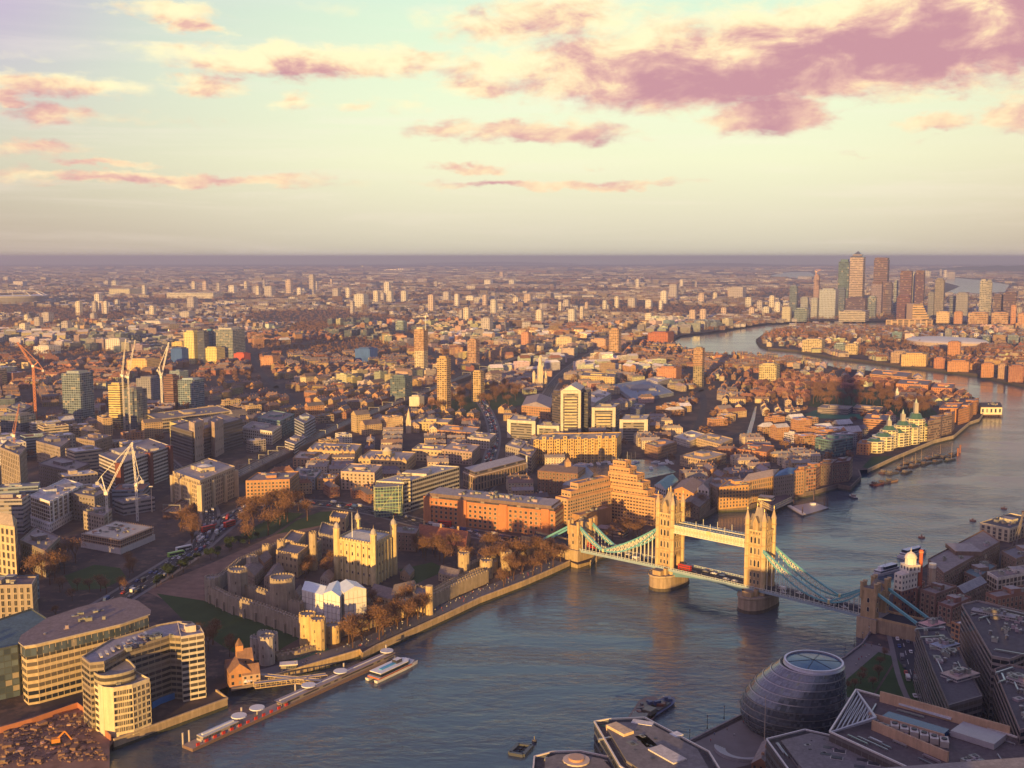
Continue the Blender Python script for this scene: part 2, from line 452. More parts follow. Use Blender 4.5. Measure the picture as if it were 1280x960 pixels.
def remember(o, kids):
    KIDS[o.name] = kids
    return o

# ------------------------------------------------------------------ reading the photograph's layout
GZ = 5.0
def G(px, py, z=GZ):
    dx, dy, dz = pix_dir(px, py)
    t_ = (z - CAMZ) / dz
    return dx * t_, dy * t_
def HT(px, pyb, pyt, z=GZ):
    y = G(px, pyb, z)[1]
    _, dy, dz = pix_dir(px, pyt)
    return CAMZ + dz / dy * y
def roof3(l, n, r, base, z0=GZ):
    """footprint and roof height from the roof's left, near and right corners and the foot of the near one"""
    z = HT(n[0], base, n[1], z0)
    L, N, Rr = G(*l, z), G(*n, z), G(*r, z)
    return [L, N, Rr, (L[0] + Rr[0] - N[0], L[1] + Rr[1] - N[1])], z
SOLID = []      # footprints nothing generated may stand on
# glass of the egg: panes in panels, some bright, some dark
m, t, b = newmat('egg_glass', .10, .9, .45)
uvn = t.add('ShaderNodeUVMap'); uvn.uv_map = 'UVMap'
s = t.add('ShaderNodeSeparateXYZ'); t.link(uvn.outputs[0], s.inputs[0])
fu, fv = t.m('FRACT', s.outputs[0]), t.m('FRACT', s.outputs[1])
fr = t.m('MAXIMUM', t.m('LESS_THAN', fu, .10), t.m('LESS_THAN', fv, .10))
cb = t.add('ShaderNodeCombineXYZ'); t.link(t.m('FLOOR', s.outputs[0]), cb.inputs[0]); t.link(t.m('FLOOR', s.outputs[1]), cb.inputs[1])
wn_ = t.add('ShaderNodeTexWhiteNoise', noise_dimensions='2D'); t.link(cb.outputs[0], wn_.inputs['Vector'])
t.link(t.mix(fr, t.mix(wn_.outputs['Value'], (.10, .13, .16), (.18, .22, .27)), (.12, .13, .15)), b.inputs['Base Color'])
t.link(t.m('ADD', .08, t.m('MULTIPLY', wn_.outputs['Value'], .3)), b.inputs['Roughness'])
# ================================================================== LAND AND WATER
def pg(pts, z=GZ): return [G(px, py, z) for px, py in pts]
NORTH = [(137, 975), (137, 935), (142, 926), (284, 874), (270, 864), (300, 852), (340, 846), (450, 813), (453, 818), (472, 807), (560, 767), (600, 748), (655, 727), (690, 712), (712, 702), (722, 706), (738, 702), (745, 694), (765, 688), (800, 678),
         (845, 662), (872, 648), (897, 634), (935, 633), (967, 622), (1008, 616), (1022, 613), (1047, 606), (1063, 609), (1076, 596), (1073, 588), (1085, 587), (1117, 572), (1167, 551), (1192, 545), (1200, 538), (1212, 528), (1224, 524), (1232, 512),
         (1220, 498), (1191, 483), (1160, 476), (1135, 471), (1085, 463), (1055, 461), (1010, 452), (960, 447), (910, 443), (890, 446), (865, 438), (848, 432), (841, 424), (852, 419), (887, 415), (937, 407), (960, 404), (1025, 401), (1107, 401), (1167, 402), (1280, 404)]
ROTH = [(945, 424), (950, 431), (960, 435), (997, 438), (1040, 446), (1085, 451), (1132, 457), (1167, 461), (1222, 468), (1280, 481)]
ROTH_TOP = [(1280, 410), (1222, 409), (1167, 409), (1107, 409), (1060, 407), (1030, 406), (1005, 406), (975, 411), (955, 417)]
SOUTH = [(1280, 652), (1240, 655), (1222, 668), (1190, 695), (1160, 704), (1120, 735), (1097, 762), (1089, 790), (1078, 806), (1057, 822), (1030, 838), (968, 880), (930, 894), (862, 928), (845, 936), (800, 952), (700, 985), (560, 1030)]
nsh = pg(NORTH)
land_n = nsh + [(9000, nsh[-1][1]), (32000, 6000), (32000, 34000), (-32000, 34000), (-32000, 300), (-600, 300), (-320, 440)]
rsh = pg(ROTH); rtop = pg(ROTH_TOP)
land_r = rsh + [(3500, 2600), (3900, 4100)] + rtop
ssh = pg(SOUTH)
land_s = ssh + [(-30, 380), (-120, 250), (-500, -200), (3000, -200), (3600, 1000), (ssh[0][0] + 500, ssh[0][1] + 40)]
def sheet(name, poly, z, mat, label=None, cat=None, kind='structure', sides=False):
    mb = MB(); poly = ccw(poly)
    mb.face([(x, y, z) for x, y in poly], mat)
    if sides:
        for i in range(len(poly)):
            p, q = poly[i], poly[(i + 1) % len(poly)]
            mb.face([(*p, -3), (*q, -3), (*q, z), (*p, z)], mat)
    return single(name, mb, label, cat, kind=kind)
water = sheet('river_water', [(-33000, -1200), (33000, -1200), (33000, 33900), (-33000, 33900)], 0.0, 'river_water')
sheet('ground', land_n, GZ, 'town_ground'); sheet('ground', land_r, GZ, 'town_ground'); sheet('ground', land_s, GZ, 'town_ground')
for pts in ([(960, 345), (985, 340), (1012, 340), (1020, 345), (1000, 348)], [(1018, 355), (1045, 350), (1046, 358), (1020, 360)],
            [(1165, 349), (1190, 347), (1225, 350), (1262, 356), (1256, 365), (1225, 367), (1180, 367), (1200, 358)], [(1100, 350), (1122, 350), (1122, 356), (1100, 356)]):
    sheet('water', pg(pts), GZ + .6, 'river_water')

def offset_line(line, k):
    out = []
    for i in range(len(line)):
        a = line[max(0, i - 1)]; b = line[min(len(line) - 1, i + 1)]
        dx, dy = b[0] - a[0], b[1] - a[1]; L = math.hypot(dx, dy) or 1
        out.append((line[i][0] + dy / L * k, line[i][1] - dx / L * k))
    return out
def ribbon(line, w, z, mat, mb, col=(.5, .5, .5), off=0.0):
    a = offset_line(line, off - w / 2); b = offset_line(line, off + w / 2)
    for i in range(len(line) - 1):
        mb.face([(*b[i], z), (*b[i + 1], z), (*a[i + 1], z), (*a[i], z)], mat, col)
def upwall(line, k, w, z0, z1, mat, mb, col):
    """a solid wall following a line"""
    a = offset_line(line, k); b = offset_line(line, k + w)
    for i in range(len(line) - 1):
        p, q, r_, s_ = a[i], a[i + 1], b[i + 1], b[i]
        mb.face([(*p, z0), (*q, z0), (*q, z1), (*p, z1)], mat, col)
        mb.face([(*s_, z0), (*r_, z0), (*r_, z1), (*s_, z1)], mat, col)
        mb.face([(*p, z1), (*q, z1), (*r_, z1), (*s_, z1)], mat, col)
    for (p, q) in ((a[0], b[0]), (a[-1], b[-1])):
        mb.face([(*p, z0), (*q, z0), (*q, z1), (*p, z1)], mat, col)
# river walls: a battered stone face, a foot of dark weed and a coping
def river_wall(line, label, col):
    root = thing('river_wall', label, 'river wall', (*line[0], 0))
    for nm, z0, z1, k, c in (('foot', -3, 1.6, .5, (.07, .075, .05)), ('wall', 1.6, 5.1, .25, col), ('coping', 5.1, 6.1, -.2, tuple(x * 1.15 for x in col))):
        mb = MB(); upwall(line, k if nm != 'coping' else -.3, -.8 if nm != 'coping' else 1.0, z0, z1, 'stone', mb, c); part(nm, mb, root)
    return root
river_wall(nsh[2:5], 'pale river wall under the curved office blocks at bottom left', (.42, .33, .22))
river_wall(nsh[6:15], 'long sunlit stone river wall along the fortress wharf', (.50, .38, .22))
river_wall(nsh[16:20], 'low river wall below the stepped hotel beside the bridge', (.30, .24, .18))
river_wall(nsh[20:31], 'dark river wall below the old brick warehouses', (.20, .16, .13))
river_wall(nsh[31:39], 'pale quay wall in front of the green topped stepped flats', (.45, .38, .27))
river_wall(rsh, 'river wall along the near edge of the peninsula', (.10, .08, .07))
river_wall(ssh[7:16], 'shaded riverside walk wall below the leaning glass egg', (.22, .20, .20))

# ------------------------------------------------------------------ roads and paths
ROADS = []
def road(name, pts, w, label=None, lanes=True, mat='asphalt', z=.02, kerb=True):
    line = pg(pts)
    # smooth
    out = []
    for i in range(len(line) - 1):
        p0 = line[max(0, i - 1)]; p1 = line[i]; p2 = line[i + 1]; p3 = line[min(len(line) - 1, i + 2)]
        for k in range(6):
            t_ = k / 6
            out.append(tuple(.5 * ((2 * p1[j]) + (-p0[j] + p2[j]) * t_ + (2 * p0[j] - 5 * p1[j] + 4 * p2[j] - p3[j]) * t_ ** 2 + (-p0[j] + 3 * p1[j] - 3 * p2[j] + p3[j]) * t_ ** 3) for j in (0, 1)))
    out.append(line[-1]); line = out
    mb = MB(); ribbon(line, w, GZ + z, mat, mb); single(name, mb, kind='structure')
    if kerb:
        mb = MB()
        for s_ in (-1, 1):
            upwall(line, s_ * (w / 2 + (0 if s_ > 0 else 3.0)), 3.0, GZ - .1, GZ + .13, 'paving', mb, (.2, .2, .2))
        single('pavement', mb, kind='structure')
    if lanes:
        mb = MB()
        for off in ((0,) if w < 13 else (-w / 4, 0, w / 4)):
            a = offset_line(line, off)
            acc_ = 0
            for i in range(len(a) - 1):
                L = math.dist(a[i], a[i + 1]); n = max(1, int(L / 9))
                for k in range(n):
                    ribbon([lerp(a[i], a[i + 1], k / n), lerp(a[i], a[i + 1], (k + .5) / n)], .22, GZ + z + .012, 'white_line', mb)
        single('road_markings', mb, kind='structure')
    ROADS.append((line, w))
    return line
tower_hill = road('road', [(60, 800), (120, 765), (190, 722), (232, 695), (268, 665), (300, 641), (345, 628), (410, 630), (470, 640), (530, 655), (600, 668), (660, 680), (705, 690)], 20)
approach = road('road', [(700, 668), (712, 680), (722, 693)], 13, z=.05)
dock_street = road('road', [(575, 655), (600, 600), (612, 575), (618, 545), (612, 520), (600, 500)], 12, z=.03)
highway = road('road', [(560, 655), (650, 560), (700, 470), (760, 430), (800, 408)], 14, z=.04)
minories = road('road', [(250, 682), (262, 640), (235, 600), (190, 560)], 13, z=.05)
byward = road('road', [(0, 830), (60, 800)], 12, z=.03)
south_road = road('road', [(1215, 960), (1150, 870), (1128, 800), (1120, 775), (1110, 790)], 12, z=.03)
wharf_line = road('path', [(300, 848), (345, 838), (400, 822), (450, 806), (470, 797), (560, 758), (610, 737), (655, 720), (700, 702)], 13, lanes=False, mat='paving', z=.10, kerb=False)
southwalk = road('path', [(1092, 806), (1062, 830), (1035, 845)], 12, lanes=False, mat='paving', z=.10, kerb=False)
southwalk2 = road('path', [(940, 905), (900, 925), (866, 940), (800, 965)], 13, lanes=False, mat='paving', z=.10, kerb=False)
sheet('paving', pg([(1035, 838), (1062, 826), (1100, 810), (1118, 815), (1075, 860), (1000, 940), (900, 965), (880, 930), (935, 900)]), GZ + .06, 'paving')

for pts, w in (([(-20, 610), (120, 560), (300, 498), (420, 462), (520, 440), (760, 396)], 14), ([(60, 520), (180, 478), (330, 440), (520, 405), (700, 385)], 13), ([(612, 520), (575, 470), (520, 430), (470, 400)], 12),
               ([(750, 545), (830, 505), (900, 482), (1000, 462), (1070, 468)], 11), ([(850, 590), (930, 540), (1000, 530), (1085, 540), (1160, 520)], 10), ([(20, 470), (200, 425), (400, 392)], 13), ([(860, 560), (880, 500), (860, 460)], 10), ([(400, 520), (330, 470), (300, 420), (290, 395)], 12)):
    road('road', pts, w, lanes=False, z=.035, kerb=False)
# railway on its viaduct
def viaduct():
    pts = [(215, 648), (262, 618), (320, 588), (365, 566), (430, 535), (500, 506), (560, 482), (640, 452), (720, 432), (800, 412)]
    line = pg(pts)
    root = thing('railway_viaduct', 'long brick railway viaduct running diagonally away between the houses', 'viaduct', (*line[0], GZ))
    mb = MB(); upwall(line, -9, 18, GZ - 1, GZ + 6, 'wall', mb, (.20, .13, .10)); part('arches', mb, root)
    mb = MB(); ribbon(line, 16.5, GZ + 6.05, 'roof', mb, (.17, .14, .13)); part('track_bed', mb, root)
    for off in (-6, -2, 2, 6):
        mb = MB(); 
        for o2 in (-.75, .75): upwall(line, off + o2, .22, GZ + 6.06, GZ + 6.3, 'metal', mb, (.5, .42, .38))
        part('track', mb, root)
    for s_ in (-9.3, 8.7):
        mb = MB(); upwall(line, s_, .6, GZ + 6, GZ + 7.4, 'wall', mb, (.33, .24, .18)); part('parapet', mb, root)
    a = line
    for i in range(7):
        for k in range(4):
            p = lerp(a[i], a[i + 1], k / 4); q = lerp(a[i], a[i + 1], k / 4 + .02)
            d = Vector((q[0] - p[0], q[1] - p[1])).normalized(); nx, ny = d.y, -d.x
            mb = MB()
            for s_ in (-8, 8): mb.bar((p[0] + nx * s_, p[1] + ny * s_, GZ + 6), (p[0] + nx * s_, p[1] + ny * s_, GZ + 13), .22, 'metal', (.3, .3, .3))
            mb.bar((p[0] - nx * 8, p[1] - ny * 8, GZ + 12.6), (p[0] + nx * 8, p[1] + ny * 8, GZ + 12.6), .2, 'metal', (.3, .3, .3))
            part('gantry', mb, root)
    ROADS.append((line, 26))
    return line
rail = viaduct()

# ------------------------------------------------------------------ lawns, moat, parks
PARKS = []
def lawn(pts, z=.05, mat='grass', name='lawn', kind='structure'):
    p = pg(pts); PARKS.append(p); return sheet(name, p, GZ + z, mat, kind=kind)
lawn([(196, 742), (262, 752), (378, 796), (350, 812), (330, 830), (290, 815), (232, 778)], .11)          # moat west
lawn([(180, 738), (262, 705), (345, 668), (400, 648), (410, 655), (350, 676), (262, 722), (262, 752), (205, 750)], .07, 'rubble', 'moat')
lawn([(345, 668), (372, 650), (400, 640), (430, 638), (410, 655)], .12)
lawn([(498, 712), (540, 703), (560, 712), (520, 730)], .12)                                             # tower green
lawn([(80, 720), (118, 706), (150, 710), (158, 722), (130, 736), (92, 738)], .08)                       # oval garden
lawn([(300, 668), (352, 640), (380, 642), (340, 668), (310, 676)], .08)
lawn([(345, 822), (395, 800), (412, 812), (372, 826)], .13, 'glass_green', 'green_awning_paving')
lawn([(1046, 860), (1098, 815), (1120, 822), (1090, 870), (1060, 872)], .10)                            # park beside the egg
lawn([(1092, 872), (1122, 824), (1140, 850), (1150, 885)], .12)
lawn([(1006, 518), (1018, 513), (1084, 519), (1084, 524), (1010, 523)], .2, 'pitch', 'football_pitch')
lawn([(1078, 584), (1090, 571), (1117, 570), (1086, 586)], .12)
lawn([(520, 512), (575, 520), (660, 505), (650, 490), (600, 492)], .1)                                   # park with trees
lawn([(1010, 508), (1020, 488), (1112, 486), (1118, 505), (1080, 515)], .12)
lawn([(1105, 520), (1110, 503), (1160, 505), (1172, 518), (1150, 524)], .12)
sheet('dock_water', pg([(690, 590), (735, 573), (820, 575), (845, 590), (800, 600), (830, 625), (870, 640), (845, 655), (790, 605), (740, 600)]), GZ + .03, 'river_water')
PARKS.append(pg([(690, 590), (735, 573), (820, 575), (845, 590), (830, 625), (870, 640), (845, 655), (790, 605)]))
canal = sheet('canal_water', pg([(932, 546), (940, 520), (944, 508), (946, 508), (944, 522), (938, 546)]), GZ + .05, 'river_water')
PARKS.append(pg([(928, 548), (940, 505), (950, 505), (942, 548)]))
sheet('building_site', pg([(-60, 975), (0, 908), (40, 896), (100, 880), (137, 918), (137, 975)]), GZ + .07, 'rubble')
PARKS.append(pg([(-60, 975), (0, 908), (40, 896), (100, 880), (137, 918), (137, 975)]))

# haze: the air over the town
haze_mb = MB(); haze_mb.prism([(-36000, -1500), (36000, -1500), (36000, 36000), (-36000, 36000)], -4.0, 271.0, 'wall', (1, 1, 1), 'wall', bottom=True)
mz = bpy.data.materials.new('haze'); mz.use_nodes = True
tz = NT(mz.node_tree)
for n in list(tz.n): tz.n.remove(n)
zo = tz.add('ShaderNodeOutputMaterial'); zv = tz.add('ShaderNodeVolumePrincipled'); tz.link(zv.outputs[0], zo.inputs['Volume'])
zv.inputs['Color'].default_value = (.64, .70, 1.0, 1); zv.inputs['Density'].default_value = HAZE = 0.000082; zv.inputs['Anisotropy'].default_value = 0.3
MATS['haze'] = mz
haze_mb.m = ['haze'] * len(haze_mb.m)
single('haze', haze_mb, kind='stuff')
# ================================================================== THE TOWER BRIDGE
WIN_MESH = {}
def window_mesh(w, h, mat='glass', frame='stone', fcol=(.5, .42, .3), arch=False):
    key = (round(w, 2), round(h, 2), mat, frame, fcol, arch)
    if key in WIN_MESH: return WIN_MESH[key]
    mb = MB(); f = min(.28, w * .12)
    if arch:
        pts = [(-w / 2, 0)] + [(w / 2, 0)] + [(w / 2 * math.cos(a * math.pi / 6), h * .7 + h * .3 * math.sin(a * math.pi / 6)) for a in range(0, 7)]
    else:
        pts = [(-w / 2, 0), (w / 2, 0), (w / 2, h), (-w / 2, h)]
    mb.face([(x, -.06, z) for x, z in pts], mat)
    n = len(pts); cx, cz = 0, h / 2
    out = [(x + (f if x > 0 else -f), z + (f if z > cz else -f)) for x, z in pts]
    for i in range(n):
        j = (i + 1) % n
        mb.face([(out[i][0], -.16, out[i][1]), (out[j][0], -.16, out[j][1]), (pts[j][0], -.16, pts[j][1]), (pts[i][0], -.16, pts[i][1])], frame, fcol)
        mb.face([(pts[i][0], -.16, pts[i][1]), (pts[j][0], -.16, pts[j][1]), (pts[j][0], -.05, pts[j][1]), (pts[i][0], -.05, pts[i][1])], frame, fcol)
        mb.face([(out[j][0], -.16, out[j][1]), (out[i][0], -.16, out[i][1]), (out[i][0], 0, out[i][1]), (out[j][0], 0, out[j][1])], frame, fcol)
    if w > 1.6:
        mb.face([(-.06, -.12, 0), (.06, -.12, 0), (.06, -.12, h * .98), (-.06, -.12, h * .98)], frame, fcol)
    WIN_MESH[key] = (mb, mb.mesh('window'))
    return WIN_MESH[key]
class Windows:
    """collects window openings of one thing; the 100 nearest become parts of their own, any more one part of the rest"""
    def __init__(s, root, name='window'): s.root = root; s.L = []; s.name = name
    def put(s, x, y, z, ang, w, h, **kw): s.L.append((x, y, z, ang, w, h, kw))
    def wall(s, p, q, z0, z1, nb, ns, w, h, margin=0.0, skip=None, allfaces=False, sill=.3, **kw):
        """p->q counter-clockwise, outside on the right-hand side"""
        L = math.dist(p, q)
        if L < .5: return
        nx, ny = (q[1] - p[1]) / L, -(q[0] - p[0]) / L
        if not allfaces and nx * (0 - p[0]) + ny * (0 - p[1]) < 0: return
        ang = math.atan2(q[1] - p[1], q[0] - p[0])
        st = (z1 - z0) / ns; bay = (L - 2 * margin) / nb
        for j in range(ns):
            for i in range(nb):
                if skip and skip(i, j): continue
                t_ = (margin + (i + .5) * bay) / L
                x, y = lerp(p, q, t_)
                s.put(x + nx * .02, y + ny * .02, z0 + j * st + (st - h) * sill * 1.4, ang, w, h, **kw)
    def done(s, limit=96):
        s.L.sort(key=lambda a: a[0] ** 2 + a[1] ** 2 - a[2] * 2)
        base = Vector(world_loc(s.root))
        for x, y, z, ang, w, h, kw in s.L[:limit]:
            mb, me = window_mesh(w, h, **kw)
            o = bpy.data.objects.new(s.name, me); COL.objects.link(o); o.parent = s.root
            o.location = Vector((x, y, z)) - base; o.rotation_euler = (0, 0, ang)
        if len(s.L) > limit:
            r_ = MB()
            for x, y, z, ang, w, h, kw in s.L[limit:]:
                mb, me = window_mesh(w, h, **kw)
                r_.add(mb, Matrix.Translation((x, y, z)) @ Matrix.Rotation(ang, 4, 'Z'))
            part(s.name + 's', r_, s.root, kind='stuff')

BC = Vector((146.0, 763.7)); BA = Vector((.741, -.672)).normalized(); BT = Vector((BA.y, -BA.x))   # along, and across towards the camera side
BANG = math.atan2(BA.y, BA.x)
def bp_(s, t=0.0, z=None):
    p = BC + BA * s + BT * t
    return (p.x, p.y) if z is None else (p.x, p.y, z)
def bq(s0, s1, t0, t1): return [bp_(s0, t0), bp_(s1, t0), bp_(s1, t1), bp_(s0, t1)]
STONE = (.50, .36, .19); STONE2 = (.40, .29, .17); BSLATE = (.20, .17, .15); QUOIN = (.62, .48, .26)
BLUE = (.16, .42, .46); CREAM = (.74, .74, .58)
bridge = thing('suspension_bridge', 'stone twin towered bridge with pale blue chains and high walkways over the river', 'bridge', (*bp_(0), 0))
DECK = 15.0
def bridge_tower(s0, nm='tower'):
    hs, ht = 6.7, 6.9; z0, z1 = DECK - 4, 56.5
    b = MB()
    foot = bq(s0 - hs, s0 + hs, -ht, ht)
    # body with the road arch cut through along the bridge
    for t0, t1 in ((-ht, -4.2), (4.2, ht)): b.prism(bq(s0 - hs, s0 + hs, t0, t1), z0, DECK + 12, 'stone', STONE)
    b.prism(foot, DECK + 12, z1, 'stone', STONE)
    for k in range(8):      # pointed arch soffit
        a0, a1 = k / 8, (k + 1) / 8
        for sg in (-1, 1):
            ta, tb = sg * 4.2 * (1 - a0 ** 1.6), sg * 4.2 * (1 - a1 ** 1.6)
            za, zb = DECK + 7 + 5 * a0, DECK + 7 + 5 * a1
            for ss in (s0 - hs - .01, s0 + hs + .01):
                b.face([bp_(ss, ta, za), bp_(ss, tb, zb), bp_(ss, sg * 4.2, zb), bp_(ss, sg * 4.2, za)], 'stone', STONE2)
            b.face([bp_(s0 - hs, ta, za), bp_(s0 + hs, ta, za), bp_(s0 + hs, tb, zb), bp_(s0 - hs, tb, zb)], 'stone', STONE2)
    for z, h, k in ((DECK + 13, .8, .5), (DECK + 22, .7, .4), (DECK + 31, .8, .5), (DECK + 37.0, .7, .4), (z1 - 1.2, 1.4, .8)):
        b.prism(bq(s0 - hs - k, s0 + hs + k, -ht - k, ht + k), z, z + h, 'stone', QUOIN, 'stone', STONE)
    tw = part(nm, b, bridge)
    # corner turrets
    for ss in (-1, 1):
        for tt in (-1, 1):
            x, y = bp_(s0 + ss * (hs - .2), tt * (ht - .2)); t_ = MB()
            t_.cone(x, y, z0, z1 + 2.5, 1.7, 1.7, 8, 'stone', QUOIN, rot=.39)
            for z in (DECK + 13, DECK + 22, DECK + 31, DECK + 37): t_.cone(x, y, z, z + .8, 1.95, 1.95, 8, 'stone', STONE, rot=.39)
            t_.cone(x, y, z1 + 2.5, z1 + 3.3, 2.1, 2.1, 8, 'stone', STONE, rot=.39)
            t_.cone(x, y, z1 + 3.3, z1 + 7, 1.7, 1.7, 8, 'stone', QUOIN, rot=.39)
            t_.cone(x, y, z1 + 7, z1 + 14.2, 1.95, .12, 8, 'roof', (.50, .40, .28), rot=.39)
            t_.cone(x, y, z1 + 14.0, z1 + 16.0, .22, .05, 5, 'metal', (.8, .6, .25))
            part('turret', t_, tw)
    # steep roof
    r_ = MB(); q = bq(s0 - hs + 1.2, s0 + hs - 1.2, -ht + 1.2, ht - 1.2); qt = bq(s0 - 1.4, s0 + 1.4, -1.1, 1.1)
    qm = bq(s0 - 3.6, s0 + 3.6, -3.5, 3.5)
    q, qt, qm = [ccw(v_) for v_ in (q, qt, qm)]
    r_.prism(q, z1, z1 + 2, 'roof', BSLATE, 'roof', BSLATE)
    r_.loft([(*p, z1 + 2) for p in q], [(*p, z1 + 9) for p in qm], 'roof', (.30, .26, .22))
    r_.loft([(*p, z1 + 9) for p in qm], [(*p, z1 + 15.0) for p in qt], 'roof', (.32, .28, .23))
    r_.face([(*p, z1 + 15.0) for p in qt], 'roof', BSLATE)
    x, y = bp_(s0); r_.cone(x, y, z1 + 15, z1 + 17.5, 1.0, .8, 8, 'stone', STONE); r_.cone(x, y, z1 + 17.5, z1 + 19.5, .9, .05, 8, 'metal', (.75, .6, .3))
    part('roof', r_, tw)
    # gabled dormers on each side
    for ds, dt in ((0, 1), (0, -1), (1, 0), (-1, 0)):
        d_ = MB(); c = bp_(s0 + ds * (hs - 1.4), dt * (ht - 1.4)); ang = BANG + (0 if ds == 0 else math.pi / 2)
        d_.prism(rect(*c, 4.2, 3.2, ang), z1, z1 + 5, 'stone', STONE)
        fp = rect(*c, 3.4, 5.4, ang + math.pi / 2) if False else rect(*c, 4.2, 3.4, ang)
        A_, B_, C_, D_ = fp; m0, m1 = lerp(A_, B_, .5), lerp(D_, C_, .5)
        for P, Q, M in ((A_, B_, m0), (C_, D_, m1)): d_.face([(*P, z1 + 5), (*Q, z1 + 5), (*M, z1 + 9.5)], 'stone', STONE)
        d_.face([(*B_, z1 + 5), (*C_, z1 + 5), (*m1, z1 + 9.5), (*m0, z1 + 9.5)], 'roof', BSLATE); d_.face([(*D_, z1 + 5), (*A_, z1 + 5), (*m0, z1 + 9.5), (*m1, z1 + 9.5)], 'roof', BSLATE)
        part('dormer', d_, tw)
    W_ = Windows(tw)
    kw = dict(frame='stone', fcol=(.74, .62, .40))
    f = ccw(foot)
    for i in range(4):
        p, q_ = f[i], f[(i + 1) % 4]
        d2 = (Vector(q_) - Vector(p)).normalized(); road_face = abs(d2.dot(BT)) > .9
        for z, hh, n_, ww in ((DECK + 3, 3.0, 3, 1.5), (DECK + 8, 3.2, 3, 1.5), (DECK + 15.5, 4.6, 3, 1.7), (DECK + 24.3, 4.6, 3, 1.7), (DECK + 32, 4.4, 3, 1.7)):
            if road_face and z < DECK + 14: continue
            W_.wall(p, q_, z, z + hh + .1, n_, 1, ww * .9, hh, 2.3, arch=True, **kw)
        W_.wall(p, q_, DECK + 38.2, DECK + 40.6, 4, 1, .9, 1.9, 2.2, **kw)
    W_.done()
    # pier
    P = MB(); L_, hw = 17.0, 10.0
    def outline(k):
        pts = []
        for sg in (1, -1):
            for a in range(0, 9):
                th = math.pi * a / 8
                pts.append(bp_(s0 + sg * (hw + k) * math.cos(th), sg * (L_ - 11 + (14 + k) * math.sin(th))))
        return ccw(pts)
    o0, o1, o2 = outline(1.2), outline(0.2), outline(.9)
    P.loft([(*p, -3) for p in o0], [(*p, 2.2) for p in o1], 'stone', (.10, .085, .06)); P.loft([(*p, 2.2) for p in o1], [(*p, 9.5) for p in o1], 'stone', (.40, .31, .21))
    P.loft([(*p, 9.5) for p in o1], [(*p, 10.3) for p in o2], 'stone', (.48, .38, .26)); P.loft([(*p, 10.3) for p in o2], [(*p, 11.6) for p in o2], 'stone', (.48, .38, .26))
    P.face([(*p, 11.0) for p in o2], 'stone', (.30, .26, .22))
    for sg in (1, -1):
        c = bp_(s0, sg * 14.5); P.box(*c, 11.0, 7, 5.0, 3.6, BANG, 'stone', STONE, 'roof', BSLATE)
        P.box(*bp_(s0 + 4.0, sg * 11), 11.0, 2.4, 2.4, 5, BANG, 'stone', STONE, 'roof', BSLATE)
    part('pier', P, bridge)
for s0 in (-37.6, 37.6): bridge_tower(s0)

def abutment(s0, inner):
    """the smaller gate towers on the shores"""
    b = MB(); z1 = 33.0
    for t0, t1 in ((-10.5, -5.4), (5.4, 10.5)):
        b.prism(bq(s0 - 5, s0 + 5, t0, t1), -3, z1, 'stone', STONE)
        b.prism(bq(s0 - 5.6, s0 + 5.6, t0 - .5, t1 + .5), z1 - 1.5, z1 + .6, 'stone', STONE, 'roof', BSLATE)
        for cs in (-4.6, 4.6):
            for ct in (t0 + .4, t1 - .4):
                x, y = bp_(s0 + cs, ct); b.cone(x, y, z1 - 7, z1 + 3.2, 1.3, 1.3, 8, 'stone', STONE); b.cone(x, y, z1 + 3.2, z1 + 4, 1.55, 1.55, 8, 'stone', STONE)
    b.prism(bq(s0 - 4.4, s0 + 4.4, -5.4, 5.4), DECK + 10, z1 - 3, 'stone', STONE, 'roof', BSLATE)
    b.prism(bq(s0 - 6.5, s0 + 6.5, -12.5, 12.5), -3, DECK - 1, 'stone', (.48, .37, .23))
    tw = part('gate_tower', b, bridge)
    r_ = MB(); q = ccw(bq(s0 - 3.6, s0 + 3.6, -5.2, 5.2)); m0, m1 = bp_(s0, -2.5, z1 + 4.5), bp_(s0, 2.5, z1 + 4.5)
    r_.gable(q, z1 - 3, z1 + 4.5, 'roof', (.30, .26, .22), hip=3.0); part('roof', r_, tw)
    W_ = Windows(tw)
    for t0, t1 in ((-10.5, -5.4), (5.4, 10.5)):
        f = ccw(bq(s0 - 5, s0 + 5, t0, t1))
        for i in range(4):
            for z in (DECK + 3, DECK + 9): W_.wall(f[i], f[(i + 1) % 4], z, z + 3.2, 1, 1, 1.5, 3.0, 1, arch=True, fcol=(.7, .58, .4))
    W_.done()
abutment(-122, 1); abutment(122, -1)

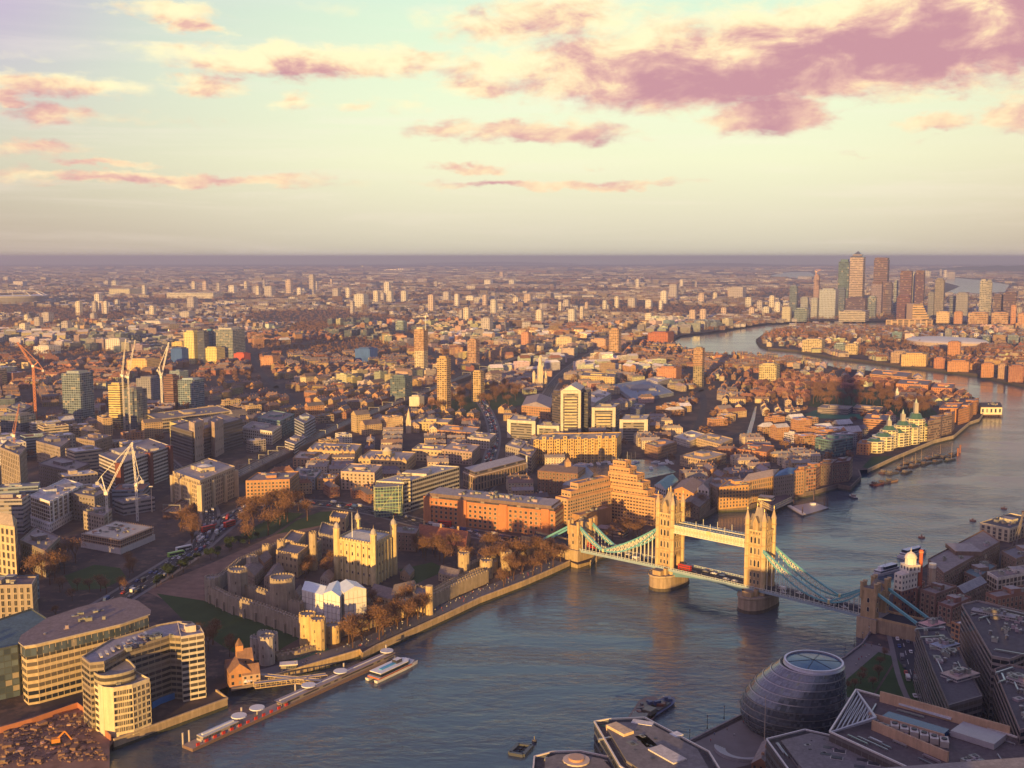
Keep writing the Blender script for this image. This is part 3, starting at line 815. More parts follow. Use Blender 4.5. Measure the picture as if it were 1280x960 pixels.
# roadway
def deck_z(s): return DECK - (0 if abs(s) < 50 else (abs(s) - 50) * .018)
for a, b_, nm in ((-118, -50, 'side_span_deck'), (-50, 50, 'bascule_deck'), (50, 118, 'side_span_deck')):
    mb = MB(); n = 12
    for i in range(n):
        s0, s1 = a + (b_ - a) * i / n, a + (b_ - a) * (i + 1) / n; z0, z1 = deck_z(s0), deck_z(s1)
        mb.face([bp_(s0, 6, z0), bp_(s1, 6, z1), bp_(s1, -6, z1), bp_(s0, -6, z0)], 'asphalt')
        for sg in (-1, 1):
            mb.face([bp_(s0, sg * 6, z0 + .15), bp_(s1, sg * 6, z1 + .15), bp_(s1, sg * 9, z1 + .15), bp_(s0, sg * 9, z0 + .15)], 'paving')
            mb.face([bp_(s0, sg * 9, z0 + .2), bp_(s1, sg * 9, z1 + .2), bp_(s1, sg * 9, z1 - 1.5), bp_(s0, sg * 9, z0 - 1.5)], 'paint', (.30, .42, .48))
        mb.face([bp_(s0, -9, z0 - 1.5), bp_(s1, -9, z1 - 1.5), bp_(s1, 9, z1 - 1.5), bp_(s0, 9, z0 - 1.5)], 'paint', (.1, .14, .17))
    if nm == 'bascule_deck':
        for sg in (-1, 1):
            for t in (sg * 8.5,):
                for i in range(16):
                    s0, s1 = -29 + 58 * i / 16, -29 + 58 * (i + 1) / 16
                    f = lambda s: DECK - 2.0 - 3.4 * (abs(s) / 29) ** 1.8
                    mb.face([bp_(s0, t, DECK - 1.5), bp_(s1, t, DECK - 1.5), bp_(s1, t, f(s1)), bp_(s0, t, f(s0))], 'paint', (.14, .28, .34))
    part(nm, mb, bridge)
    for sg in (-1, 1):
        mb = MB(); n = int((b_ - a) / 2.2)
        for i in range(n):
            s0, s1 = a + (b_ - a) * i / n, a + (b_ - a) * (i + 1) / n; z0, z1 = deck_z(s0), deck_z(s1)
            mb.bar(bp_(s0, sg * 9, z0 + 1.35), bp_(s1, sg * 9, z1 + 1.35), .12, 'paint', (.70, .72, .66))
            mb.bar(bp_(s0, sg * 9, z0 + .3), bp_(s1, sg * 9, z1 + .3), .10, 'paint', (.6, .66, .64))
            mb.bar(bp_(s0, sg * 9, z0), bp_(s0, sg * 9, z0 + 1.5), .12, 'paint', (.6, .7, .7))
            mb.bar(bp_(s0, sg * 9, z0 + .3), bp_(s1, sg * 9, z1 + 1.35), .07, 'paint', BLUE)
        part('railing', mb, bridge)
mb = MB()
for i in range(24):
    s0 = -114 + i * 9.6
    if abs(abs(s0) - 38) < 9: continue
    mb.face([bp_(s0, .12, deck_z(s0) + .03), bp_(s0 + 4, .12, deck_z(s0 + 4) + .03), bp_(s0 + 4, -.12, deck_z(s0 + 4) + .03), bp_(s0, -.12, deck_z(s0) + .03)], 'white_line')
part('road_markings', mb, bridge)

# chains
def chain(side, t):
    """side -1 north, +1 south; a stiffened chain: two chords and a lattice, from the tower down to the low point and up to the shore"""
    up_s, low_s, sh_s = side * 44.5, side * 94, side * 118
    zt, zl, zs = 43.0, DECK + 2.6, 33.0 if side < 0 else 31.0
    ch = MB(); segs = []
    def curve(sa, za, sb, zb, sag, n):
        out = []
        for i in range(n + 1):
            u = i / n; out.append((sa + (sb - sa) * u, za + (zb - za) * u - sag * 4 * u * (1 - u)))
        return out
    lo1 = curve(up_s, zt - .6, low_s, zl, 6.6, 14); hi1 = curve(up_s, zt + .6, low_s, zl + .6, 1.9, 14)
    lo2 = curve(low_s, zl, sh_s, zs - .6, 2.7, 7); hi2 = curve(low_s, zl + .6, sh_s, zs + .5, .6, 7)
    for lo, hi in ((lo1, hi1), (lo2, hi2)):
        for i in range(len(lo) - 1):
            for L_, c in ((hi, BLUE), (lo, BLUE)):
                ch.bar(bp_(L_[i][0], t, L_[i][1]), bp_(L_[i + 1][0], t, L_[i + 1][1]), .52, 'paint', c)
            ch.bar(bp_(lo[i][0], t, lo[i][1]), bp_(hi[i + 1][0], t, hi[i + 1][1]), .20, 'paint', CREAM)
            ch.bar(bp_(hi[i][0], t, hi[i][1]), bp_(lo[i + 1][0], t, lo[i + 1][1]), .20, 'paint', CREAM)
            ch.bar(bp_(hi[i][0], t, hi[i][1]), bp_(lo[i][0], t, lo[i][1]), .22, 'paint', CREAM)
    c = part('suspension_chain', ch, bridge)
    for lo in (lo1, lo2):
        for i in range(1, len(lo) - 1):
            h = MB(); h.bar(bp_(lo[i][0], t, deck_z(lo[i][0]) - .5), bp_(lo[i][0], t, lo[i][1]), .17, 'paint', (.74, .74, .62)); part('hanger', h, c)
    m_ = MB(); x, y = bp_(low_s, t); m_.cone(x, y, zl - 1.2, zl + 1.6, 1.0, 1.0, 8, 'paint', (.7, .62, .3)); part('joint', m_, c)
    # land tie running down behind the gate tower
    k = MB(); k.bar(bp_(side * 127, t, zs - 1), bp_(side * 160, t, DECK - 2), .75, 'paint', BLUE); part('land_tie', k, bridge)
for side in (-1, 1):
    for t in (-8.0, 8.0): chain(side, t)

# high walkways
for t in (-4.9, 4.9):
    w = MB(); s0, s1 = -31, 31; zb, zt = 43.0, 48.8
    w.prism(bq(s0, s1, t - 1.9, t + 1.9), zb + .4, zt - 1.0, 'paint', (.42, .44, .34), 'paint', (.5, .5, .42), bottom=True)
    for off in (-2.0, 2.0):
        for z, r in ((zb, .42), (zb + 1.2, .22), (zt - 1.6, .22), (zt - .4, .42)): w.bar(bp_(s0, t + off, z), bp_(s1, t + off, z), r, 'paint', CREAM)
        n = 22
        for i in range(n):
            a, b_ = s0 + (s1 - s0) * i / n, s0 + (s1 - s0) * (i + 1) / n
            w.bar(bp_(a, t + off, zb), bp_(b_, t + off, zt - .4), .15, 'paint', (.74, .72, .5)); w.bar(bp_(b_, t + off, zb), bp_(a, t + off, zt - .4), .15, 'paint', (.74, .72, .5))
            w.bar(bp_(a, t + off, zb), bp_(a, t + off, zt - .2), .2, 'paint', CREAM)
    wk = part('walkway', w, bridge)
    r_ = MB()
    for i in range(26):
        a = s0 + (s1 - s0) * (i + .5) / 26
        r_.prism(bq(a - .5, a + .5, t - 2.1, t + 2.1), zt - .4, zt + .15, 'paint', (.16, .24, .30), 'paint', (.20, .32, .38))
    r_.prism(bq(s0, s1, t - 1.9, t + 1.9), zt - .9, zt - .4, 'paint', (.4, .45, .42), 'paint', (.50, .56, .54)); part('roof', r_, wk)
    for sm in (-12, 0, 12):
        m_ = MB(); m_.bar(bp_(sm, t, zt), bp_(sm, t, zt + 5), .14, 'paint', (.7, .7, .6)); part('flagpole', m_, wk)
    c = MB(); x, y = bp_(0, t + (2.3 if t > 0 else -2.3)); c.box(x, y, zt - 2.6, 3.2, .4, 2.8, BANG, 'paint', (.75, .62, .28)); part('crest', c, wk)
SOLID.append(bq(-150, -100, -16, 16)); SOLID.append(bq(100, 175, -15, 15))
# approach road decks on land
for sgn, n in ((-1, 60), (1, 60)):
    mb = MB()
    s_a, s_b = sgn * 118, sgn * (118 + n)
    q = bq(min(s_a, s_b), max(s_a, s_b), -9.5, 9.5)
    mb.prism(q, 4, DECK - 1.4, 'stone', (.40, .31, .20), 'asphalt', (.1, .1, .1)); part('approach', mb, bridge)
    for t in (-9.2, 9.2):
        mb = MB(); mb.prism(bq(min(s_a, s_b), max(s_a, s_b), t - .3, t + .3), DECK - 1.4, DECK, 'stone', STONE, 'stone', STONE); part('parapet', mb, bridge)
# ================================================================== BUILDINGS ONE CAN POINT AT
def roundpoly(pts, r, n=6):
    """round the corners of a footprint"""
    pts = ccw(pts); out = []
    for i in range(len(pts)):
        p0, p1, p2 = pts[i - 1], pts[i], pts[(i + 1) % len(pts)]
        rr = min(r, math.dist(p0, p1) * .45, math.dist(p1, p2) * .45)
        a = lerp(p1, p0, rr / math.dist(p0, p1)); b = lerp(p1, p2, rr / math.dist(p1, p2))
        for k in range(n + 1):
            t_ = k / n
            out.append(lerp(lerp(a, p1, t_), lerp(p1, b, t_), t_))
    return out
def units(mb, poly, z, n, h=(1.2, 2.6), s=(1.5, 4.5), col=(.42, .40, .38)):
    """vents, tanks and machine boxes on a roof"""
    poly = ccw(poly)
    cx, cy_ = centroid(poly)
    d = Vector(poly[1]) - Vector(poly[0]); ang = math.atan2(d.y, d.x)
    for _ in range(n):
        i = random.randrange(len(poly)); p = lerp(lerp(poly[i], poly[(i + 1) % len(poly)], random.random()), (cx, cy_), random.uniform(.25, 1))
        mb.box(p[0], p[1], z, random.uniform(*s), random.uniform(*s) * .7, random.uniform(*h), ang, 'paint', jit(col, .35))
VENTS = []
def vent_mesh(i):
    if not VENTS:
        for k in range(6):
            m_ = MB(); c = jit((.42, .40, .38), .45)
            if k == 5: m_.cone(0, 0, 0, 1.0, .5, .5, 10, 'metal', c); m_.cone(0, 0, 1.0, 1.15, .62, .3, 10, 'metal', c)
            else: m_.box(0, 0, 0, 1, 1, .86, 0, 'paint', c); m_.box(0, 0, .86, 1.12, 1.12, .14, 0, 'paint', tuple(v * .7 for v in c)); m_.box(.1, 0, 1.0, .4, .5, .12, 0, 'dark_frame')
            VENTS.append(m_.mesh('roof_vent'))
    return VENTS[i]
def roof_vents(root, poly, z, n):
    poly = ccw(poly); c0 = centroid(poly); d = Vector(poly[1]) - Vector(poly[0]); ang = math.atan2(d.y, d.x); base = Vector(world_loc(root))
    for _ in range(n):
        i = random.randrange(len(poly)); p = lerp(lerp(poly[i], poly[(i + 1) % len(poly)], random.random()), c0, random.uniform(.25, 1))
        k = random.choice((0, 1, 2, 3, 4, 5)); o = bpy.data.objects.new('roof_vent', vent_mesh(k)); COL.objects.link(o); o.parent = root
        s = random.uniform(1.4, 4.4); o.location = Vector((*p, z + .05)) - base; o.rotation_euler = (0, 0, ang); o.scale = (s, s * random.uniform(.5, .9), random.uniform(1.1, 2.5)) if k < 5 else (1.6, 1.6, 2.0)
def flat_roof(root, poly, z, rc, plant=1, nunits=6, wc=(.4, .36, .3), par=1.0):
    r_ = MB(); poly = ccw(poly); inn = inset(poly, .6)
    r_.face([(*p, z + .05) for p in inn], 'roof', rc)
    if len(poly) == len(inn):
        r_.loft([(*p, z + par) for p in poly], [(*p, z + par) for p in inn], 'wall', tuple(min(1, c * 1.15) for c in wc)); r_.loft([(*p, z + par) for p in inn], [(*p, z) for p in inn], 'wall', wc)
        r_.loft([(*p, z) for p in poly], [(*p, z + par) for p in poly], 'wall', wc)
    ro = part('roof', r_, root)
    if nunits: roof_vents(ro, inset(poly, 2.0), z, nunits)
    if plant:
        cx, cy_ = centroid(poly); d = Vector(poly[1]) - Vector(poly[0]); ang = math.atan2(d.y, d.x)
        rad = sum(math.dist(p, (cx, cy_)) for p in poly) / len(poly)
        for k in range(plant):
            p = lerp((cx, cy_), poly[(k * 2) % len(poly)], .35 if plant > 1 else .05)
            m_ = MB(); m_.box(*p, z, rad * random.uniform(.3, .55), rad * random.uniform(.22, .4), random.uniform(2.4, 3.8), ang, 'wall', jit(wc, .2), 'roof', (.35, .33, .32)); part('plant_room', m_, root)
    return ro
def hero(name, label, cat, poly, z, wc, rc=(.28, .25, .24), win=None, bands=None, mat='wall', z0=GZ, plant=1, nunits=8, pitched=None, group=None, bay=3.5, sto=3.4, root=None, base=None, wkw=None, solid=True, par=1.0, bmat='glass'):
    """win = (bay, storey, width, height) real openings; bands = storey height of glazed ribbons; otherwise mat is one of the facade materials"""
    poly = ccw(poly); cx, cy_ = centroid(poly)
    top = root is None
    if top: root = thing(name, label, cat, (cx, cy_, z0), group)
    w = MB(); w.prism(poly, z0 - .5, z, mat, wc, bay=bay, sto=sto)
    if base: w.prism([lerp(p, (cx, cy_), -.012) for p in poly], z0 - .5, z0 + base, 'wall', tuple(c * .8 for c in wc))
    part('wall', w, root)
    if win:
        b_, s_, ww, wh = win; W_ = Windows(root); ns = max(1, round((z - z0 - 1) / s_))
        for i in range(len(poly)):
            L = math.dist(poly[i], poly[(i + 1) % len(poly)])
            if L < ww * 1.4: continue
            W_.wall(poly[i], poly[(i + 1) % len(poly)], z0 + .6, z - .6, max(1, round(L / b_)), ns, ww, wh, .5, **(wkw or {}))
        W_.done()
    if bands:
        ns = max(1, round((z - z0) / bands)); st = (z - z0) / ns
        for j in range(ns):
            m_ = MB()
            for i in range(len(poly)):
                p, q = poly[i], poly[(i + 1) % len(poly)]; L = math.dist(p, q)
                nx, ny = (q[1] - p[1]) / L, -(q[0] - p[0]) / L
                if nx * p[0] + ny * p[1] > 0: continue
                p2, q2 = (p[0] + nx * .12, p[1] + ny * .12), (q[0] + nx * .12, q[1] + ny * .12)
                za, zb = z0 + j * st + st * .34, z0 + j * st + st * .88
                m_.face([(*p2, za), (*q2, za), (*q2, zb), (*p2, zb)], bmat)
                n_ = max(1, int(L / 3.2))
                for k in range(n_ + 1 if L > 3 else 0):
                    c = lerp(p2, q2, k / n_); d = ((q[0] - p[0]) / L * .14, (q[1] - p[1]) / L * .14)
                    m_.face([(c[0] - d[0] + nx * .1, c[1] - d[1] + ny * .1, za), (c[0] + d[0] + nx * .1, c[1] + d[1] + ny * .1, za), (c[0] + d[0] + nx * .1, c[1] + d[1] + ny * .1, zb), (c[0] - d[0] + nx * .1, c[1] - d[1] + ny * .1, zb)], 'wall', wc)
            if m_.n: part('window_band', m_, root)
    if pitched:
        r_ = MB()
        r_.gable(poly[:4], z, z + pitched[0], 'roof', rc, 'wall', wc, hip=pitched[1] if len(pitched) > 1 else 0); part('roof', r_, root)
    else: flat_roof(root, poly, z, rc, plant, nunits, wc, par)
    if solid: SOLID.append(inset(poly, -4))
    return root
def H3(name, label, cat, l, n, r, base, wc, **kw):
    poly, z = roof3(l, n, r, base); return hero(name, label, cat, poly, z, wc, **kw), poly, z
YB = (.50, .38, .22); OB = (.46, .21, .10); RB = (.36, .13, .08); DB = (.20, .12, .09); WH = (.78, .76, .70); GC = (.33, .32, .31); PB = (.60, .50, .36)

# ---- near left: curved offices and the riverside flats
z = 37.0
poly = [G(*p, z) for p in [(26, 805), (29, 797), (60, 776), (98, 763), (150, 750), (171, 755), (186, 766), (185, 771), (150, 783), (46, 808), (32, 810)]]
r0 = hero('office_block', 'long curved office block with a flat brown roof and glowing window bands', 'office building', poly, z, (.58, .47, .30), (.22, .18, .19), bands=3.9, plant=0, nunits=5, sto=3.9)
m_ = MB(); pp = inset(poly, -1.2); m_.prism(pp, z + 1.0, z + 1.6, 'paint', (.50, .46, .44), 'roof', (.22, .185, .19)); part('roof_edge', m_, r0)
m_ = MB(); m_.prism(inset(poly, -.35), z - 5.2, z - .6, 'curtain', (.12, .13, .12), bay=3, sto=4.6); part('glass_attic', m_, r0)
roof_vents(r0, inset(poly, 8), z + 1.6, 8)

rt = thing('riverside_flats', 'cream U shaped riverside flats with sunlit end wall and blue fenced court', 'apartment building', (*G(160, 890), GZ))
za = 30.0; lp = [G(*p, za) for p in [(103, 845), (129, 861), (142, 862), (165, 858), (187, 850), (172, 842), (150, 836), (112, 828)]]
hero('', '', '', lp, za, (.70, .60, .40), (.3, .27, .25), plant=0, nunits=3, root=rt)
W_ = Windows(rt); pl_ = [G(*p, za) for p in [(142, 862), (165, 858), (187, 850)]]
for a_, b_ in zip(pl_, pl_[1:]): W_.wall(a_, b_, GZ + 2, za - .5, 4, 7, 2.7, 2.2, .2, fcol=(.72, .62, .42))
W_.wall(G(187, 850, za), G(172, 842, za), GZ + 2, za - .5, 3, 7, 2.4, 2.2, .2, fcol=(.72, .62, .42)); W_.done()
q0, q1 = G(103, 845, za), G(129, 861, za); c = lerp(q0, q1, .5); dd = Vector(q1) - Vector(q0); mb = MB(); mb.box(c[0], c[1], GZ, dd.length * .98, .5, za - GZ + 1.2, math.atan2(dd.y, dd.x), 'wall', (.76, .66, .44)); part('end_wall', mb, rt)
mb = MB(); c = lerp(q0, q1, .55); mb.box(c[0], c[1], GZ + 2, 2.2, .8, za - GZ - 6, math.atan2(dd.y, dd.x), 'glass', (.05, .05, .05)); part('stair_window', mb, rt)
zb = 40.0; lp = [G(*p, zb) for p in [(102, 823), (112, 831), (130, 829), (160, 812), (200, 800), (212, 796), (226, 797), (238, 793), (254, 792), (240, 779), (222, 778), (195, 783), (180, 789), (140, 800)]]
hero('', '', '', lp, zb, (.34, .29, .22), (.34, .33, .36), bands=3.3, plant=0, nunits=26, root=rt)
z2 = 35.0; lp = [G(*p, z2) for p in [(102, 833), (126, 848), (150, 845), (172, 838), (160, 825), (120, 822)]]
hero('', '', '', roundpoly(lp, 4, 3), z2, (.45, .40, .28), (.3, .27, .25), bands=3.3, plant=0, nunits=0, root=rt)
hero('', '', '', [G(*p, zb + .8) for p in [(226, 798), (255, 793), (250, 784), (222, 780)]], zb + .8, (.62, .56, .46), (.36, .36, .40), bands=3.3, plant=1, nunits=8, root=rt)
m_ = MB()
for k in range(9):
    a = lerp(G(126, 820, 41), G(182, 793, 41), k / 8); m_.box(*a, 41, 1.2, 5.5, .8, .5, 'paint', (.6, .55, .45))
part('roof_pergola', m_, rt)
lin = pg([(190, 886), (200, 880), (222, 872), (222, 864), (205, 858)]); m_ = MB(); upwall(lin, 0, .4, GZ, GZ + 3.5, 'paint', m_, (.05, .22, .55)); m_.face([(*p, GZ + .3) for p in ccw(lin)], 'paint', (.06, .25, .55)); part('court_fence', m_, rt)
for p in [(236, 874), (243, 867), (250, 860)]:
    m_ = MB(); x, y = G(*p); m_.cone(x, y, GZ, GZ + 6, .6, .6, 8, 'wall', (.6, .5, .36)); part('column', m_, rt)
# dark neighbour at the frame's left, glass canopy roof
hero('office_block', 'dark glass office at the left edge with a sloping glazed atrium roof', 'office building', [G(*p, 33) for p in [(-60, 825), (22, 808), (60, 775), (40, 762), (-60, 795)]], 33, (.08, .10, .11), (.10, .17, .20), mat='curtain', plant=0, nunits=3)
H3('office_block', 'ornate pale stone office with tall arched openings at the left edge', 'office building', (-60, 735), (40, 732), (46, 722), 790, (.36, .31, .26), win=(4, 4.5, 1.8, 3.2), nunits=8, rc=(.2, .16, .16))
r1, p1, zt = H3('domed_office', 'sunlit stone corner tower with pediment and columns at left edge', 'office building', (-12, 655), (18, 660), (21, 650), 722, (.62, .50, .32), win=(5, 6, 2.4, 4.2), nunits=2)
m_ = MB(); m_.gable(inset(p1, 1), zt + 1, zt + 7, 'roof', (.5, .42, .3), 'stone', (.6, .48, .3), hip=3); part('upper_roof', m_, r1)
H3('office_block', 'grey stone range beside the sunlit columned tower', 'office building', (0, 560), (24, 570), (33, 560), 640, (.34, .29, .25), win=(5, 5, 2.2, 3.8))
H3('office_block', 'low stone office with grey roof left of the oval garden', 'office building', (25, 676), (56, 690), (75, 672), 722, (.26, .23, .21), win=(4, 4.5, 2, 3))
rk, pk, zk = H3('white_office', 'white stepped office with ribs and roof terraces beside the cranes', 'office building', (38, 620), (62, 628), (104, 606), 664, (.74, .75, .75), win=(4.2, 3.7, 3.0, 2.3), rc=(.5, .5, .5), plant=2)
for k in range(7):
    m_ = MB(); c = lerp(pk[0], pk[1], 0); a, b_ = ccw(pk)[0], ccw(pk)[1]
    e = [ccw(pk)[i] for i in range(4)]
    i0 = max(range(4), key=lambda i: (math.dist(e[i], e[(i + 1) % 4]) if ((e[(i + 1) % 4][1] - e[i][1]) * e[i][0] - (e[(i + 1) % 4][0] - e[i][0]) * e[i][1]) < 0 else 0))
    c = lerp(e[i0], e[(i0 + 1) % 4], (k + .5) / 7); m_.cone(*c, GZ, zk + 1, 1.5, 1.5, 4, 'wall', (.80, .80, .78), rot=.8); part('pilaster', m_, rk)
m_ = MB(); m_.prism(inset(pk, -5), GZ, GZ + 8, 'house', (.72, .73, .74), 'roof', (.55, .55, .55)); part('podium', m_, rk)

# site with the two white cranes
rc_, pc, zc = H3('construction_building', 'half built block with open floors and white sheeted skirt under the white cranes', 'building site', (104, 668), (150, 676), (190, 660), 692, (.20, .15, .13), mat='house', plant=0, nunits=18)
m_ = MB()
for k in range(3): m_.prism(inset(pc, -1.3), GZ + 3 + 4 * k, GZ + 3.5 + 4 * k, 'paint', (.45, .38, .32), 'paint', (.4, .35, .3), bottom=True)
part('scaffold_deck', m_, rc_)
m_ = MB(); m_.prism(inset(pc, -2.5), GZ - .5, GZ + 5, 'paint', (.62, .60, .58), 'paint', (.35, .32, .3)); part('hoarding', m_, rc_)
m_ = MB(); e = inset(pc, -1.5)
for i in range(4):
    n_k = int(math.dist(e[i], e[(i + 1) % 4]) / 2.6)
    for k in range(n_k): c = lerp(e[i], e[(i + 1) % 4], k / n_k); m_.bar((*c, GZ), (*c, zc + 1.5), .1, 'paint', (.6, .4, .25))
    for zz in range(8, int(zc) + 2, 2): m_.bar((*e[i], zz), (*e[(i + 1) % 4], zz), .1, 'paint', (.6, .4, .25))
part('scaffolding', m_, rc_)
for k in range(8):
    m_ = MB(); c = bil(pc, random.uniform(.1, .9), random.uniform(.1, .9)); m_.box(*c, zc, random.uniform(2, 7), random.uniform(2, 3), random.uniform(1, 3), random.uniform(0, 3), 'paint', random.choice([(.6, .6, .6), (.4, .2, .1), (.2, .25, .35)])); part('site_hut', m_, rc_)
# red brick and white banded slab behind, other blocks by the road
rb, pb, zb_ = H3('office_block', 'long dark red office slab with white window bands behind the cranes', 'office building', (123, 569), (149, 580), (213, 558), 622, (.58, .55, .52), bands=3.8, plant=2, nunits=20, rc=(.30, .27, .27))
m_ = MB(); N_, Rr_ = pb[1], pb[2]
c0_, c1_ = G(149, 580, zb_), G(213, 558, zb_)
for u in (0.0, .56, .97):
    a = lerp(c0_, c1_, u); m_.box(a[0], a[1], GZ, 6, 6, zb_ - GZ + 1.5, math.atan2(c1_[1] - c0_[1], c1_[0] - c0_[0]), 'wall', (.20, .07, .05), 'roof', (.2, .1, .1))
part('brick_pier', m_, rb)
rbg, pbg, zbg = H3('office_block', 'square beige stone office with tall slit windows above the junction', 'office building', (216, 590), (250, 602), (294, 584), 641, (.56, .46, .30), win=(3.6, 4.1, 1.5, 2.6), nunits=14, rc=(.42, .38, .34))
m_ = MB(); c = centroid(pbg); m_.cone(*c, zbg, zbg + 3.5, 9, 8, 12, 'paint', (.6, .58, .54)); m_.cone(*c, zbg + 3.5, zbg + 5, 8, 3, 12, 'paint', (.7, .68, .64)); part('roof_drum', m_, rbg)
cc = ccw(pbg)
for i in range(4):
    for u in (.0, .33, .66):
        m_ = MB(); c = lerp(cc[i], cc[(i + 1) % 4], u); d = Vector(cc[(i + 1) % 4]) - Vector(cc[i]); m_.box(*c, GZ, 4.5, 4.5, zbg - GZ - 3, math.atan2(d.y, d.x), 'wall', (.58, .48, .31)); part('bay', m_, rbg)
H3('brick_office', 'square orange brick office with small even windows beside the leafless trees', 'office building', (307, 602), (362, 600), (374, 590), 631, (.50, .27, .13), win=(3.6, 3.6, 1.7, 1.9), nunits=14, rc=(.32, .27, .24))
H3('office_block', 'dark office with pale twin stair towers behind the beige stone block', 'office building', (213, 533), (240, 541), (303, 524), 577, (.15, .14, .15), bands=3.8, nunits=14)
for i, (l_, n_, r_, bs, lab, wc_) in enumerate([((212, 528), (222, 531), (236, 527), 560, 'yellow lit stair tower with two tall panes at the end of the dark office', (.62, .56, .26)), ((236, 527), (243, 530), (255, 526), 577, 'pale blank stair tower standing proud of the dark office', (.50, .41, .33)), ((260, 526), (268, 529), (279, 524), 572, 'second blank stair tower, on the right half of the dark office', (.45, .35, .29))]):
    H3('stair_tower', lab, 'tower', l_, n_, r_, bs, wc_, win=(6, 12, 1.2, 3), plant=0, nunits=1)
H3('office_block', 'framed office with an open pale grid of beams, behind the stair towers', 'office building', (182, 518), (197, 525), (290, 514), 541, (.52, .45, .32), bands=4.2, nunits=10)
H3('office_block', 'white office with small square windows left of the railway', 'office building', (302, 535), (340, 540), (352, 532), 556, (.66, .64, .60), win=(4, 3.8, 2, 2), nunits=6)
H3('office_block', 'teal glass office left of the railway', 'office building', (322, 522), (350, 527), (368, 518), 548, (.22, .36, .36), mat='curtain', nunits=6)
H3('office_block', 'grey panelled office with slanted front beside the railway', 'office building', (368, 524), (380, 530), (394, 522), 556, (.40, .44, .50), bands=3.8, nunits=6)
H3('office_block', 'long white low office with curved front near the railway', 'office building', (356, 552), (368, 556), (382, 547), 570, (.62, .60, .58), bands=3.8, nunits=5)
H3('office_block', 'dark glass office north of the red and white slab', 'office building', (8, 510), (24, 516), (40, 508), 545, (.24, .25, .28), mat='ribbon', nunits=5)
for (l_, n_, r_, bs, wc_, lab) in [((45, 552), (75, 560), (88, 550), 586, (.30, .26, .25), 'stepped dark office with white rooftop plant at left'), ((95, 548), (118, 552), (140, 545), 580, (.30, .24, .2), 'low dark office with a grey vaulted top in front of the gold tower'), ((48, 580), (90, 590), (112, 580), 618, (.22, .19, .2), 'dark office with a pale roof terrace behind the white stepped office'), ((0, 545), (22, 550), (38, 543), 566, (.26, .24, .25), 'low dark office with white domed rooflights at the left edge'), ((88, 617), (118, 622), (137, 614), 655, (.24, .22, .22), 'plain grey block between the white office and the cranes'), ((104, 640), (130, 646), (140, 637), 668, (.38, .33, .28), 'narrow grey stone block at the foot of the left white crane')]:
    H3('office_block', lab, 'office building', l_, n_, r_, bs, wc_, win=(4, 3.8, 2, 2.1), nunits=10)

# ---- around the dock
# glass hall and its long wing
rh, ph, zh = H3('glass_office', 'long office with a curved green glass end hall facing the road', 'office building', (470, 602), (505, 604), (574, 584), 642, (.60, .56, .44), bands=4.0, nunits=12, rc=(.45, .44, .42))
m_ = MB(); lp = roundpoly([G(467, 608, zh), G(503, 606, zh), G(504, 598, zh), G(480, 596, zh)], 4, 3); m_.prism(inset(lp, -.6), GZ, zh - 1, 'curtain', (.35, .55, .35), bay=2.6, sto=3); part('glass_hall', m_, rh)
m_ = MB(); pp = inset(lp, -1.0)
for i in range(len(pp)):
    for z_ in range(8, int(zh), 5): m_.bar((*pp[i], z_), (*pp[(i + 1) % len(pp)], z_), .12, 'paint', (.6, .62, .35))
    if i % 2 == 0: m_.bar((*pp[i], GZ), (*pp[i], zh), .14, 'paint', (.65, .65, .4)); m_.bar((*pp[i], GZ), (*pp[(i + 2) % len(pp)], zh), .1, 'paint', (.6, .62, .35))
part('steel_lattice', m_, rh)
m_ = MB(); c = G(506, 640); m_.box(c[0] + 1, c[1] + 1, GZ, 8, 5, zh - GZ + 3, .3, 'ribbon', (.66, .58, .38), 'wall', (.6, .5, .35)); part('stair_tower', m_, rh)
# long orange brick warehouse offices with a dark mansard
ri, pi_, zi = H3('brick_warehouse', 'very long orange brick building with rows of dark windows and a dark upper storey', 'office building', (530, 623), (694, 641), (706, 632), 672, (.50, .22, .10), win=(4.9, 4.3, 2.1, 2.2), plant=0, nunits=0, rc=(.3, .26, .24))
m_ = MB(); m_.prism(inset(pi_, 1.2), zi, zi + 3.4, 'ribbon', (.24, .16, .13), 'roof', (.36, .33, .31)); m_.prism(inset(pi_, 4), zi + 3.4, zi + 5.4, 'wall', (.2, .15, .13), 'roof', (.40, .37, .35)); roof_vents(part('mansard', m_, ri), inset(pi_, 5), zi + 5.4, 40)
N_, L_ = G(694, 641, zi), G(530, 623, zi)
for u in (.03, .31, .62, .93):
    m_ = MB(); c = lerp(L_, N_, u); m_.box(c[0], c[1], GZ, 7.5, 2.4, zi - GZ + 2.5, math.atan2(N_[1] - L_[1], N_[0] - L_[0]), 'wall', (.50, .22, .10), 'roof', (.3, .2, .15)); part('brick_bay', m_, ri)
ra, pa, za_ = H3('arcaded_block', 'dark roofed block with a row of tall arches and white edges by the dock', 'office building', (579, 590), (593, 596), (658, 579), 615, (.38, .24, .15), win=(5, 9, 2.8, 6), plant=0, nunits=8, rc=(.30, .27, .26))
m_ = MB(); m_.prism(inset(pa, -.5), za_ - .2, za_ + .5, 'paint', (.75, .72, .66), 'roof', (.4, .38, .36)); m_.prism(inset(pa, 1.5), za_ + .5, za_ + 4.5, 'ribbon', (.25, .2, .17), 'roof', (.46, .44, .42)); part('upper_storey', m_, ra)
m_ = MB(); c = G(658, 596); m_.box(c[0], c[1], GZ, 1.2, 3, 24, .2, 'paint', (.72, .7, .66)); part('white_mast', m_, ra)
